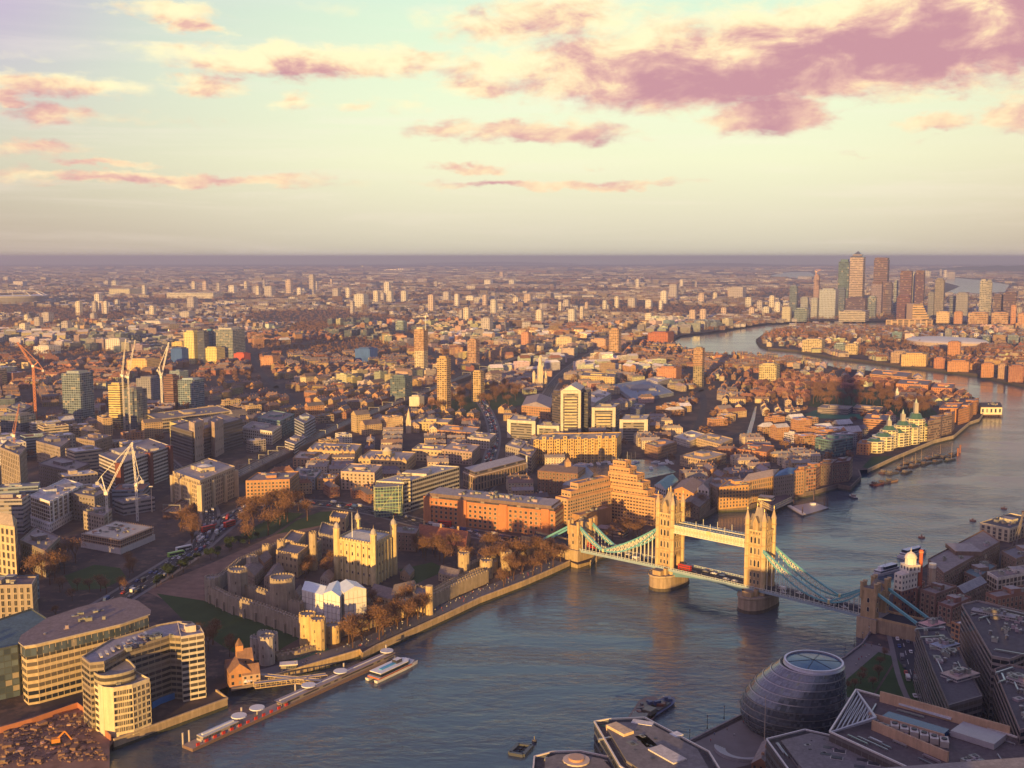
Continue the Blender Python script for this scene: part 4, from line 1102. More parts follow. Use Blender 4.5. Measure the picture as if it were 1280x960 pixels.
# stepped hotel
rq = thing('hotel', 'stepped orange concrete hotel with banks of balconies beside the bridge', 'hotel', (*G(765, 650), GZ))
HC = (.58, .35, .18)
def qblock(l, n, r, base, k=1.0, **kw):
    poly, z = roof3(l, n, r, base); hero('', '', '', poly, z, tuple(c * k for c in HC), rq_col, root=rq, mat='wall', win=(3.4, 3.15, 2.3, 1.5), plant=0, nunits=4, wkw=dict(frame='wall', fcol=(.6, .38, .2)), **kw); return poly, z
rq_col = (.40, .30, .24)
wing = [G(762, 604, 27), G(820, 628, 27)]; ux = (Vector(wing[1]) - Vector(wing[0])).normalized(); uy = Vector((-ux.y, ux.x))
if uy.y < 0: uy = -uy
o_ = Vector(G(764, 649))
L_w = (Vector(G(818, 658)) - o_).length; ux = (Vector(G(818, 658)) - o_).normalized(); uy = Vector((-ux.y, ux.x))
def slab(u0, u1, v0, v1, z1, k=1.0, z0=GZ, win=(3.3, 3.1, 2.2, 1.45)):
    q = [tuple(o_ + ux * a + uy * b) for a, b in ((u0, v0), (u1, v0), (u1, v1), (u0, v1))]
    hero('', '', '', q, z1, tuple(c * k for c in HC), rq_col, root=rq, z0=z0, win=win, plant=0, nunits=3, wkw=dict(frame='wall', fcol=(.62, .40, .22)))
    return q
Z0 = HT(764, 649, 600)
slab(0, L_w, 0, 15, 30); slab(-3, L_w * .80, 3, 17, 35, .98, 30); slab(-5, L_w * .66, 5, 19, 41, 1.02, 30); slab(-8, L_w * .50, 7, 21, 47, .98, 35); slab(-8, L_w * .30, 9, 22, 52, 1.0, 41); slab(-6, L_w * .17, 12, 22, 57, .98, 47)
o_left = Vector(G(709, 664)); e_left = o_ + uy * 3
d_l = (e_left - o_left); L_l = d_l.length; ux2 = d_l.normalized(); uy2 = Vector((-ux2.y, ux2.x))
def slab2(u0, u1, v0, v1, z1, z0=GZ, k=1.0, win=(3.3, 3.1, 2.2, 1.45)):
    q = [tuple(o_left + ux2 * a + uy2 * b) for a, b in ((u0, v0), (u1, v0), (u1, v1), (u0, v1))]
    hero('', '', '', q, z1, tuple(c * k for c in HC), rq_col, root=rq, z0=z0, win=win, plant=0, nunits=3)
slab2(0, L_l * 1.05, 0, 14, 33); slab2(8, L_l, 3, 14, 38, 33, 1.03); slab2(20, L_l, 5, 14, 43, 38, .97)
slab2(6, L_l * .8, -9, 0, 19, GZ, .7, None)
m_ = MB(); m_.box(*G(765, 668), GZ, 26, 12, 6, -.5, 'ribbon', (.4, .28, .2), 'roof', (.3, .25, .25)); part('riverside_terrace', m_, rq)
SOLID.append(pg([(700, 672), (720, 655), (770, 600), (830, 640), (822, 662), (770, 680), (725, 690)]))
# old dock warehouse with a clock turret, the yellow flats behind
ro, po, zo_ = H3('dock_warehouse', 'dark brick dock warehouse with a clock turret between the basins', 'warehouse', (672, 588), (722, 592), (732, 584), 620, (.22, .13, .09), win=(4, 3.6, 1.5, 2), pitched=(3.5, 4), rc=(.22, .17, .15))
m_ = MB(); c = G(715, 610); c = centroid(po); m_.box(c[0] + 6, c[1] - 2, zo_, 5.5, 5.5, 8, .2, 'wall', (.50, .33, .18)); m_.cone(c[0] + 6, c[1] - 2, zo_ + 8, zo_ + 12, 3.4, .3, 4, 'roof', (.4, .25, .15), rot=.98); part('clock_turret', m_, ro)
H3('dock_shed', 'long grey roofed shed running back from the dark dock warehouse', 'warehouse', (703, 606), (722, 618), (742, 592), 636, (.25, .20, .18), win=(4, 3.6, 1.5, 2), pitched=(4,), rc=(.24, .28, .34))
ry, py_, zy = H3('apartment_block', 'row of yellow brick flats with stacked balconies behind the marina', 'apartment building', (667, 551), (771, 549), (777, 541), 577, (.62, .42, .16), mat='balcony', bay=4.2, plant=0, nunits=10, rc=(.55, .45, .3))
a, b_ = G(667, 551, zy), G(771, 549, zy)
for k in range(12):
    m_ = MB(); c = lerp(a, b_, (k + .5) / 12); m_.box(c[0], c[1] - .5, GZ, 4.6, 3.4, zy - GZ + random.choice((2, 4, 5)), 0, 'house', jit((.62, .42, .17)), 'roof', (.6, .5, .35)); part('stair_bay', m_, ry)
H3('apartment_block', 'grey brick flats with balconies left of the yellow row', 'apartment building', (648, 566), (664, 572), (672, 560), 592, (.34, .28, .2), mat='balcony', nunits=4)
# white news-works towers
def wtower(l, n, r, base, lab, stripes=True):
    poly, z = roof3(l, n, r, base); poly = ccw(poly)
    rr = hero('white_tower_block', lab, 'office building', poly, z, (.30, .28, .25), (.5, .48, .44), mat='ribbon', plant=1, nunits=4)
    a, b_ = G(*l, z), G(*n, z); d = Vector(b_) - Vector(a); L = d.length; d.normalize(); nn = Vector((d.y, -d.x))
    for u in (0.02, .98):
        m_ = MB(); c = Vector(a) + d * L * u + nn * .6; m_.box(c.x, c.y, GZ, L * .14, 1.6, z - GZ + 1, math.atan2(d.y, d.x), 'wall', (.66, .62, .52)); part('white_pier', m_, rr)
    m_ = MB(); c = Vector(a) + d * L * .5 + nn * .7; m_.box(c.x, c.y, z - 3, L * .98, 1.7, 3.4, math.atan2(d.y, d.x), 'wall', (.66, .62, .52)); part('white_lintel', m_, rr)
    if stripes:
        for j in range(int((z - 12) / 4.2)):
            m_ = MB(); c = Vector(a) + d * L * .5 + nn * .5; m_.box(c.x, c.y, GZ + 3 + j * 4.2, L * .66, 1.6, 1.5, math.atan2(d.y, d.x), 'wall', (.70, .60, .38)); part('balcony', m_, rr)
    return rr, poly, z
w1, p_, z_ = wtower((702, 489), (725, 489), (731, 484), 548, 'tallest white tower block, with yellow balconies stacked up its front')
m_ = MB(); m_.gable(ccw(p_), z_ + 1, z_ + 8, 'roof', (.7, .66, .56), 'wall', (.8, .76, .62)); part('gable_top', m_, w1)
H3('office_block', 'dark glass wing left of the tallest white tower block', 'office building', (690, 492), (702, 494), (704, 490), 546, (.13, .11, .11), mat='ribbon', nunits=2)
H3('office_block', 'dark glass wing right of the tallest white tower block', 'office building', (727, 491), (735, 492), (739, 488), 546, (.13, .13, .16), mat='ribbon', nunits=2)
wtower((741, 510), (768, 510), (775, 505), 545, 'middle height white block with yellow balconies, second of the white towers')
wtower((776, 525), (808, 525), (812, 519), 551, 'square dark glass block inside a thick white frame', False)
wtower((636, 525), (668, 527), (673, 521), 549, 'low white framed block at the left of the white towers', False)
wtower((672, 532), (698, 533), (702, 529), 549, 'lowest white framed block at the foot of the tallest one', False)
H3('brick_warehouse', 'brick print works with a big grey pitched roof behind the white towers', 'warehouse', (652, 507), (688, 510), (692, 498), 524, (.46, .24, .12), win=(4, 4, 2, 2), pitched=(7, 5), rc=(.34, .30, .30))
H3('office_block', 'long yellow office with a pale centre beyond the white towers', 'office building', (726, 470), (768, 472), (770, 467), 484, (.62, .48, .24), mat='punch', nunits=6)
rch = thing('church', 'pale stone church with a tall square tower and pepperpot turrets', 'church', (*G(675, 482), GZ))
x, y = G(675, 484); m_ = MB(); m_.box(x, y, GZ, 9, 9, 40, .2, 'stone', (.68, .60, .44)); m_.cone(x, y, GZ + 40, GZ + 52, 3.6, 3.2, 8, 'stone', (.7, .62, .46)); m_.cone(x, y, GZ + 52, GZ + 60, 3.2, .2, 8, 'stone', (.66, .58, .42)); part('tower', m_, rch)
for s in (-1, 1):
    m_ = MB(); m_.cone(x + s * 11, y + 12, GZ, GZ + 26, 3, 3, 8, 'stone', (.66, .58, .42)); m_.cone(x + s * 11, y + 12, GZ + 26, GZ + 30, 3.2, .2, 8, 'stone', (.6, .52, .4)); part('turret', m_, rch)
m_ = MB(); q = rect(x, y + 20, 20, 34, .2); m_.prism(q, GZ, GZ + 14, 'house', (.6, .5, .36)); m_.gable(q, GZ + 14, GZ + 19, 'roof', (.35, .32, .3)); part('nave', m_, rch); SOLID.append(inset(q, -10))
# rows and courts between the railway and the road
for (l_, n_, r_, bs, wc_, lab) in [((384, 563), (444, 566), (452, 556), 580, (.56, .42, .22), 'long yellow flats with a row of pitched dormers beside the railway'),
                                 ((448, 574), (508, 577), (520, 566), 592, (.56, .42, .22), 'long arcaded yellow building with a round gable in its middle'),
                                 ((426, 590), (468, 592), (478, 582), 614, (.56, .42, .33), 'cream and pink classical front opposite the curved glass hall'),
                                 ((366, 573), (408, 575), (416, 566), 586, (.44, .27, .16), 'low brown roofed block between railway and classical front'),
                                 ((396, 599), (418, 600), (424, 593), 613, (.50, .30, .14), 'small orange brick block beside the classical front'),
                                 ((364, 594), (394, 598), (402, 588), 612, (.24, .28, .32), 'grey curved glass building behind the orange brick office'),
                                 ((515, 562), (552, 564), (560, 557), 578, (.58, .46, .28), 'pale yellow flats right of the round gabled building'),
                                 ((552, 562), (590, 566), (600, 557), 582, (.40, .30, .26), 'brown stepped terraces facing the wide parked street'),
                                 ((546, 538), (592, 542), (600, 535), 552, (.50, .28, .14), 'orange brick flats with white roof terraces'),
                                 ((470, 525), (494, 527), (500, 521), 538, (.54, .36, .18), 'square orange brick block on the railway side'),
                                 ((516, 528), (560, 529), (566, 524), 540, (.56, .44, .24), 'long cream block beside the pale church spire'),
                                 ((584, 547), (612, 550), (620, 543), 562, (.50, .46, .42), 'grey flat topped office by the wide parked street'),
                                 ((632, 557), (650, 562), (660, 553), 578, (.46, .42, .36), 'white terraced flats at the corner of the wide parked street')]:
    rr, p4, z4 = H3('apartment_block', lab, 'apartment building', l_, n_, r_, bs, wc_, win=(4.4, 3.6, 1.9, 2.1), nunits=12, rc=(.50, .43, .36))
    if 'arcaded' in lab:
        c = centroid(p4); m_ = MB(); m_.cone(c[0], c[1] - 4, z4, z4 + 7, 5.5, 5.5, 14, 'curtain', (.5, .45, .3)); m_.cone(c[0], c[1] - 4, z4 + 7, z4 + 11, 5.5, 1.5, 14, 'roof', (.6, .55, .45)); part('round_gable', m_, rr)
    if 'dormers' in lab or 'arcaded' in lab:
        e = ccw(p4); a_, b__ = G(*l_, z4), G(*n_, z4)
        for k in range(9):
            m_ = MB(); c = lerp(a_, b__, (k + .5) / 9); q = rect(c[0], c[1] + 4, 4.4, 7, .1); m_.prism(q, z4, z4 + 1.5, 'house', wc_); m_.gable(q, z4 + 1.5, z4 + 4, 'roof', (.5, .42, .33)); part('dormer', m_, rr)
rs = thing('church', 'small pale church spire beside the railway', 'church', (*G(511, 541), GZ)); x, y = G(511, 541); m_ = MB(); m_.box(x, y, GZ, 7, 7, 18, 0, 'stone', (.68, .55, .38)); m_.cone(x, y, GZ + 18, GZ + 34, 3.6, .1, 8, 'stone', (.7, .58, .4)); part('spire', m_, rs)
q = rect(x + 6, y + 14, 14, 24, .1); m_ = MB(); m_.prism(q, GZ, GZ + 10, 'house', (.6, .45, .3)); m_.gable(q, GZ + 10, GZ + 15, 'roof', (.4, .33, .28)); part('nave', m_, rs); SOLID.append(inset(q, -8))

for (l_, n_, r_, bs, wc_, rc_c, lab) in [((766, 481), (792, 500), (842, 491), 504, (.30, .34, .40), (.26, .32, .40), 'very large low print works with a blue grey roof behind the white blocks'), ((728, 498), (744, 504), (764, 492), 516, (.55, .52, .46), (.60, .58, .54), 'white roofed hall with a slanting rooflight beside the tallest white block'),
        ((788, 510), (800, 513), (806, 506), 526, (.18, .2, .25), (.2, .2, .24), 'small dark blue office block right of the framed white blocks'), ((808, 474), (822, 478), (842, 472), 484, (.62, .6, .56), (.66, .64, .6), 'low white curved sheds beyond the blue grey print works'),
        ((806, 555), (822, 560), (846, 553), 574, (.44, .27, .16), (.4, .34, .3), 'brick flats with pale terraces right of the marina flats'), ((842, 546), (862, 552), (884, 544), 560, (.62, .58, .5), (.6, .57, .52), 'white terraced flats below the canal'), ((850, 570), (880, 576), (908, 568), 588, (.5, .38, .24), (.5, .44, .36), 'cream stepped block above the gabled warehouses'),
        ((870, 548), (900, 556), (916, 549), 566, (.6, .46, .28), (.56, .47, .34), 'yellow sheds with a dark band by the foot of the canal'), ((922, 562), (958, 566), (968, 558), 578, (.46, .22, .12), (.3, .18, .13), 'long red brick row with white gables above the orange warehouse')]:
    H3('works_building', lab, 'industrial building', l_, n_, r_, bs, wc_, rc=rc_c, mat='punch', nunits=12)
# ---- old wharves right of the bridge
H3('gabled_warehouse', 'orange brick gabled warehouse behind the left bridge tower', 'warehouse', (838, 613), (867, 617), (880, 604), 636, (.54, .28, .12), win=(4, 3.8, 1.6, 2), pitched=(5,), rc=(.34, .26, .22))
H3('gabled_warehouse', 'warehouse with a white gable wall facing the river inlet', 'warehouse', (872, 610), (886, 612), (896, 602), 634, (.72, .68, .62), win=(4, 3.8, 1.6, 2), pitched=(5,), rc=(.26, .22, .2))
H3('wharf_building', 'dark low block in the inlet below the gabled warehouses', 'warehouse', (852, 628), (874, 634), (888, 622), 650, (.20, .15, .12), win=(4, 3.8, 1.6, 2), pitched=(3,), rc=(.2, .17, .16))
H3('wharf_building', 'teal roofed white hall half hidden by the left bridge tower', 'warehouse', (818, 606), (832, 612), (848, 600), 630, (.62, .62, .6), win=(4, 3.8, 1.6, 2), pitched=(4,), rc=(.22, .40, .40))
H3('wharf_building', 'shadowed brown end of the sunlit riverside warehouse', 'warehouse', (884, 604), (898, 611), (910, 602), 636, (.28, .20, .15), win=(3.4, 3.2, 1.4, 1.8), nunits=5)  # unlit end of the warehouse, its shade put into the wall colour
H3('wharf_building', 'big sunlit orange warehouse standing straight out of the river', 'warehouse', (899, 610), (936, 607), (946, 598), 633, (.58, .34, .13), win=(3.6, 3.5, 1.4, 1.9), nunits=10, rc=(.32, .27, .25))
H3('wharf_building', 'long orange riverside offices with ribbed windows under a pale pitched roof', 'office building', (926, 603), (967, 595), (974, 586), 623, (.56, .34, .16), win=(3, 4.2, 1.3, 2.8), pitched=(4, 6), rc=(.46, .38, .32))
H3('wharf_building', 'grey brick warehouse with a bright blue roof', 'warehouse', (967, 596), (992, 592), (998, 585), 621, (.30, .25, .22), win=(3.2, 3.6, 1.3, 2), pitched=(3, 4), rc=(.12, .25, .42))
rr, p4, z4 = H3('apartment_block', 'slim riverside flats with white curved balconies lit by the sun', 'apartment building', (992, 590), (1005, 588), (1012, 583), 617, (.50, .27, .13), win=(4, 3.4, 1.8, 2), nunits=3)
for j in range(6):
    m_ = MB(); c = G(1000, 616); m_.cone(c[0] - 1, c[1] + 1, GZ + 4 + j * 3.4, GZ + 5.2 + j * 3.4, 4.6, 4.6, 10, 'paint', (.75, .68, .5)); part('balcony', m_, rr)
H3('apartment_block', 'orange brick flats with toothed chimneys beside the white balconies', 'apartment building', (1005, 588), (1020, 586), (1030, 578), 613, (.44, .22, .12), mat='balcony', nunits=6)
H3('wharf_building', 'dark brick wharf with loading bays, left of the inlet mouth', 'warehouse', (1019, 582), (1040, 580), (1050, 573), 606, (.17, .11, .09), win=(4, 3.8, 1.6, 2.4), nunits=6)
H3('wharf_building', 'dark brick wharf with a white peaked roof light at the inlet mouth', 'warehouse', (1040, 580), (1062, 577), (1066, 571), 602, (.19, .11, .08), win=(4, 3.8, 1.6, 2.4), nunits=6)
H3('glass_office', 'teal glass building with stepped ends behind the dark wharves', 'office building', (1019, 548), (1040, 552), (1066, 547), 572, (.18, .34, .30), mat='curtain', nunits=5, bay=3)
H3('apartment_block', 'small orange flats between teal glass and stepped riverside flats', 'apartment building', (1071, 555), (1087, 556), (1091, 551), 569, (.54, .28, .12), mat='house', nunits=3)
# green topped ziggurat flats
rz = thing('stepped_flats', 'cream and green glass flats stepping up in drums to a small spire', 'apartment building', (*G(1125, 560), GZ))
for (px, py, top, rad, h2) in [(1095, 566, 552, 12, 2), (1106, 563, 546, 13, 3), (1113, 560, 538, 11, 4), (1122, 558, 541, 13, 3), (1130, 557, 532, 11, 4), (1139, 555, 534, 13, 3), (1146, 552, 524, 12, 6), (1154, 551, 533, 12, 3)]:
    x, y = G(px, py); zt_ = HT(px, py, top); y += 8
    pts = [(x + rad * math.cos(k * math.pi / 6), y + rad * math.sin(k * math.pi / 6)) for k in range(12)]
    m_ = MB(); m_.prism(pts, GZ, zt_, 'balcony', (.72, .66, .44), 'roof', (.5, .5, .35), bay=5); 
    for j in range(int((zt_ - GZ) / 3.4)): m_.prism(inset(pts, -.8), GZ + 3 + j * 3.4, GZ + 3.6 + j * 3.4, 'paint', (.78, .74, .5), 'paint', (.75, .7, .5), bottom=True)
    part('drum', m_, rz)
    m_ = MB(); m_.cone(x, y, zt_, zt_ + h2, rad * .75, rad * .55, 12, 'glass_green', (.2, .4, .25)); m_.cone(x, y, zt_ + h2, zt_ + h2 + 1, rad * .5, rad * .5, 12, 'glass_green'); part('green_crown', m_, rz)
for (px, py, z_) in [(1113, 560, 34), (1130, 557, 40), (1146, 552, 50)]:
    x, y = G(px, py); m_ = MB(); m_.box(x, y + 8, GZ, 5, 5, z_, 0, 'wall', (.42, .40, .36)); m_.cone(x, y + 8, GZ + z_, GZ + z_ + 6, 2, .1, 6, 'paint', (.45, .55, .45)); part('lift_tower', m_, rz)
SOLID.append(pg([(1084, 574), (1165, 555), (1165, 535), (1095, 550)]))
for (l_, n_, r_, bs, wc_, lab, mt) in [((1160, 527), (1176, 524), (1180, 518), 549, (.36, .24, .17), 'brown flats with crowded balconies right of the stepped drums', 'balcony'), ((1176, 522), (1190, 519), (1194, 514), 542, (.38, .25, .18), 'tall brown riverside flats, further along from the stepped drums', 'balcony'),
        ((1174, 511), (1198, 511), (1204, 504), 528, (.56, .28, .12), 'orange warehouse with a saw toothed top beside the river bend', 'house'), ((1198, 513), (1212, 509), (1217, 503), 527, (.58, .29, .12), 'last orange warehouse before the pier house', 'house'), ((1206, 507), (1221, 504), (1224, 498), 518, (.5, .26, .12), 'small orange block on the point of the river bend', 'house'),
        ((1164, 485), (1190, 486), (1194, 480), 494, (.52, .24, .11), 'orange warehouse with a dark roof along the far reach', 'punch'), ((1087, 468), (1134, 472), (1140, 466), 480, (.6, .34, .16), 'long sunlit warehouse terrace along the far reach', 'ribbon'), ((1120, 480), (1160, 482), (1164, 476), 491, (.54, .27, .13), 'orange brick flats behind the far reach terrace', 'house'),
        ((1079, 524), (1108, 526), (1112, 519), 540, (.52, .28, .14), 'orange flats with white terrace lines behind the football pitch', 'ribbon'), ((1022, 510), (1060, 512), (1066, 508), 519, (.30, .26, .26), 'low blue grey stand beside the football pitch', 'ribbon'), ((1066, 510), (1100, 513), (1104, 509), 519, (.42, .32, .24), 'low pale sports hall beside the football pitch', 'ribbon')]:
    H3('riverside_block', lab, 'apartment building', l_, n_, r_, bs, wc_, mat=mt, nunits=5)
rp = thing('pier_house', 'white house with dark roof standing on piles over the river', 'pier building', (*G(1238, 520, 0), 0))
q = [G(1225, 519, 3), G(1253, 519, 3), G(1250, 513, 3), G(1224, 513, 3)]
m_ = MB(); m_.prism(q, 3, 4, 'paint', (.25, .2, .17)); part('platform', m_, rp); m_ = MB(); m_.prism(inset(q, 1.5), 4, 15, 'punch', (.80, .74, .55), bay=6, sto=11); part('wall', m_, rp); m_ = MB(); m_.prism(inset(q, .6), 15, 16, 'roof', (.12, .11, .12), 'roof', (.12, .11, .12)); roof_vents(part('roof', m_, rp), inset(q, 3), 16, 14)
for k in range(10):
    m_ = MB(); c = lerp(q[0], q[1], k / 9); m_.cone(*c, -3, 3, .5, .5, 6, 'bark'); part('pile', m_, rp)
rw = thing('church', 'little white church with a thin spire in the park trees', 'church', (*G(1130, 500), GZ)); x, y = G(1121, 500); m_ = MB(); m_.box(x, y, GZ, 5, 5, 14, 0, 'wall', (.8, .76, .66)); m_.cone(x, y, GZ + 14, GZ + 22, 2.6, .1, 6, 'wall', (.8, .76, .66)); part('spire', m_, rw)
q = rect(x + 18, y + 3, 30, 12, 0); m_ = MB(); m_.prism(q, GZ, GZ + 8, 'house', (.75, .65, .5)); m_.gable(q, GZ + 8, GZ + 13, 'roof', (.16, .14, .16)); part('nave', m_, rw); SOLID.append(inset(q, -5))
# ================================================================== THE FORTRESS
FS = (.46, .39, .28); FS2 = (.36, .31, .24)
def battlements(mb, poly, z, col, step=2.6, h=1.1, th=.7):
    poly = ccw(poly)
    for i in range(len(poly)):
        a, b_ = poly[i], poly[(i + 1) % len(poly)]; L = math.dist(a, b_); n = max(1, int(L / step)); ang = math.atan2(b_[1] - a[1], b_[0] - a[0])
        for k in range(n):
            c = lerp(a, b_, (k + .5) / n); mb.box(c[0], c[1], z, L / n * .55, th, h, ang, 'stone', col)
def round_tower(x, y, r_, z1, label, z0=GZ, col=FS, n=12, nwin=6, root=None, name='wall_tower'):
    rt_ = thing(name, label, 'tower', (x, y, z0)) if root is None else root
    pts = [(x + r_ * math.cos(k * 2 * math.pi / n), y + r_ * math.sin(k * 2 * math.pi / n)) for k in range(n)]
    m_ = MB(); m_.prism(pts, z0 - 1, z1, 'stone', col, 'roof', (.26, .24, .22)); battlements(m_, inset(pts, .4), z1, col, 2.0); part('drum', m_, rt_)
    W_ = Windows(rt_, 'arrow_slit')
    for i in range(n):
        if i % 2 == 0:
            for z in (z0 + (z1 - z0) * .3, z0 + (z1 - z0) * .62): W_.wall(pts[i], pts[(i + 1) % n], z, z + 2, 1, 1, .5, 1.6, 0, fcol=(.3, .25, .2))
    W_.done(); SOLID.append(inset(pts, -3)); return rt_
def block(l, n, r, base, label, col=FS, z0=GZ, win=(4.2, 4.5, 1.1, 2.2), name='fortress_building', crenel=True, pitched=None, rc=(.22, .2, .2)):
    poly, z = roof3(l, n, r, base, z0); rr = hero(name, label, 'castle building', poly, z, col, rc, win=win, plant=0, nunits=0 if crenel else 2, mat='stone', z0=z0, pitched=pitched, par=.6, wkw=dict(fcol=(.5, .42, .3)))
    if crenel and not pitched: m_ = MB(); battlements(m_, inset(poly, .3), z + .6, col); part('battlements', m_, rr)
    return rr, poly, z
# great keep
z = 36.0; L_, N_, R__ = G(421, 673, z), G(467, 681, z), G(492, 668, z)
kp = ccw([L_, N_, R__, (L_[0] + R__[0] - N_[0], L_[1] + R__[1] - N_[1])])
keep = thing('castle_keep', 'great square pale stone keep with four domed corner turrets and a flagpole', 'castle keep', (*centroid(kp), GZ))
KC = (.66, .54, .28)
m_ = MB(); m_.prism(kp, GZ - 1, z, 'stone', KC, 'roof', (.30, .33, .36)); part('wall', m_, keep)
m_ = MB(); battlements(m_, inset(kp, .5), z, KC, 2.6, 1.4, 1.0); m_.gable(inset(kp, 3), z + .1, z + 3, 'roof', (.42, .45, .48), hip=4); part('roof', m_, keep)
for i, c in enumerate(kp):
    t_ = MB(); r_ = 2.6; t_.cone(*c, GZ - 1, z + 7.5, r_, r_, 4 if i % 2 else 10, 'stone', KC, rot=.6); t_.cone(*c, z + 7.5, z + 8.3, r_ + .3, r_ + .3, 10, 'stone', KC)
    for (a0, a1, ra, rb_) in ((8.3, 10, 2.3, 2.1), (10, 11.5, 2.1, 1.2), (11.5, 12.4, 1.2, .3)): t_.cone(*c, z + a0, z + a1, ra, rb_, 10, 'roof', (.45, .42, .38))
    t_.cone(*c, z + 12.4, z + 15, .15, .05, 5, 'metal', (.8, .6, .3)); part('turret', t_, keep)
for i in range(4):
    a, b_ = kp[i], kp[(i + 1) % 4]; d = Vector(b_) - Vector(a); n_ = 6
    nn = Vector((d.y, -d.x)).normalized()
    for k in range(1, n_):
        m_ = MB(); c = Vector(a) + d * k / n_ + nn * .4; m_.box(c.x, c.y, GZ, 1.3, 1.2, z - GZ - 1.2, math.atan2(d.y, d.x), 'stone', tuple(v * 1.08 for v in KC)); part('buttress', m_, keep)
W_ = Windows(keep)
for i in range(4):
    for zz, hh in ((11, 1.8), (18, 2.4), (25, 2.8), (31, 1.6)): W_.wall(kp[i], kp[(i + 1) % 4], zz, zz + 3, 6, 1, 1.3, hh, 1.5, arch=True, fcol=(.66, .58, .42))
W_.done(); SOLID.append(inset(kp, -5))
m_ = MB(); x, y = centroid(kp); m_.bar((x - 9, y - 6, z), (x - 9, y - 6, z + 20), .22, 'paint', (.85, .85, .82), .08); part('flagpole', m_, keep)
# barracks and lodgings behind and left
block((345, 690), (372, 695), (386, 684), 722, 'sunlit crenellated block at the left end of the long barracks', (.46, .36, .22))
block((372, 694), (378, 696), (402, 676), 718, 'long crenellated stone barracks behind the courtyard', (.36, .30, .22))
for (px, py, top, lab) in [(392, 706, 666, 'tall thin octagonal stair tower in the middle of the barracks'), (352, 704, 676, 'octagonal stair turret at the near end of the barracks'), (333, 698, 682, 'short square turret left of the barracks')]:
    x, y = G(px, py + 6); round_tower(x, y, 3.2, HT(px, py + 6, top), lab, n=8, col=(.46, .37, .24), name='stair_tower')
block((354, 676), (372, 680), (382, 668), 700, 'raised centre block of the barracks with a broad battlemented top', (.52, .40, .24))
block((398, 668), (416, 672), (420, 658), 694, 'stone range joining the barracks and the keep', (.34, .30, .24))
block((412, 648), (432, 650), (436, 642), 664, 'sunlit round fronted gate tower by the road behind the keep', (.5, .38, .22))
block((492, 666), (520, 668), (524, 660), 690, 'dark brick officers house with rows of white windows right of the keep', (.26, .18, .15), crenel=False, win=(3.2, 3.6, 1.2, 1.8))
rr, pz, zz_ = block((520, 674), (582, 684), (588, 668), 694, 'long hospital block with a steep red tiled roof and gables', (.36, .22, .15), crenel=False, pitched=(8,), rc=(.34, .13, .07))
for u in (.1, .45, .8):
    m_ = MB(); c = bil(ccw(pz), u, .5); m_.box(*c, zz_ + 4, 1.6, 1.6, 7, 0, 'wall', (.5, .35, .2)); part('chimney', m_, rr)
# half timbered houses on the court's west side
for (l_, n_, r_, bs, lab, c, p_) in [((300, 712), (318, 720), (330, 708), 735, 'row of low stone lodgings inside the west wall', (.36, .28, .2), (4,)), ((330, 722), (345, 728), (356, 712), 742, 'lodging with a long ridge roof along the inner west wall', (.34, .26, .2), (4,)),
        ((318, 700), (330, 704), (340, 696), 722, 'gabled brick house in the north west corner of the court', (.4, .26, .18), (4,)), ((462, 742), (490, 750), (500, 738), 762, 'sunlit lodging with steep roofs behind the scaffolded tower', (.5, .4, .26), (4,)), ((490, 742), (516, 736), (520, 728), 752, 'grey roofed lodging right of the scaffold, under the trees', (.4, .36, .3), (4,))]:
    block(l_, n_, r_, bs, lab, c, crenel=False, pitched=p_, rc=(.24, .2, .18), win=(3, 3, 1, 1.4))
# walls
def curtain(pts, h, w, label, col=FS2, z0=GZ, but=0):
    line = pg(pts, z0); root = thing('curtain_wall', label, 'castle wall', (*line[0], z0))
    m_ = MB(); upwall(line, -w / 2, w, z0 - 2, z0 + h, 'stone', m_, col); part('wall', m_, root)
    for s_ in (-1, 1):
        m_ = MB()
        for i in range(len(line) - 1):
            a, b_ = line[i], line[i + 1]; L = math.dist(a, b_); n = max(1, int(L / 3.0)); d = (Vector(b_) - Vector(a)).normalized(); nn = Vector((d.y, -d.x))
            for k in range(n):
                c = Vector(lerp(a, b_, (k + .5) / n)) + nn * s_ * (w / 2 - .35); m_.box(c.x, c.y, z0 + h, 1.7, .6, 1.3, math.atan2(d.y, d.x), 'stone', col)
        part('battlements', m_, root)
    for i in range(len(line) - 1): SOLID.append([(line[i][0] - 3, line[i][1] - 3), (line[i + 1][0] + 3, line[i + 1][1] - 3), (line[i + 1][0] + 3, line[i + 1][1] + 3), (line[i][0] - 3, line[i][1] + 3)])
    if but:
        for i in range(len(line) - 1):
            a, b_ = line[i], line[i + 1]; n = int(math.dist(a, b_) / but)
            for k in range(n):
                m_ = MB(); c = lerp(a, b_, (k + .5) / n); m_.box(*c, z0 - 2, 1.6, w + 2.2, h * .75, math.atan2(b_[1] - a[1], b_[0] - a[0]), 'stone', col); part('buttress', m_, root)
    return root
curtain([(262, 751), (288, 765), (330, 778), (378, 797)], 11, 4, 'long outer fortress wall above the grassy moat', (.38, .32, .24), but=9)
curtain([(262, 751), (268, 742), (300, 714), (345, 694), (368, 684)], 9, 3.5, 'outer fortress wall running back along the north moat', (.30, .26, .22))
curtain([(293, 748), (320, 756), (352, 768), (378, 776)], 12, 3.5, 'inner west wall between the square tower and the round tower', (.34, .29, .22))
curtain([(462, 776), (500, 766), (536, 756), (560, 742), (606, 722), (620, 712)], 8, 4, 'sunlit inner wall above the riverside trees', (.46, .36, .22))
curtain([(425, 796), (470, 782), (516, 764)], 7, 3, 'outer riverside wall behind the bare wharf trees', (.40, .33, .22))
curtain([(538, 760), (570, 744), (608, 728)], 9, 4, 'outer riverside wall, the stretch right of the water gate', (.44, .36, .24))
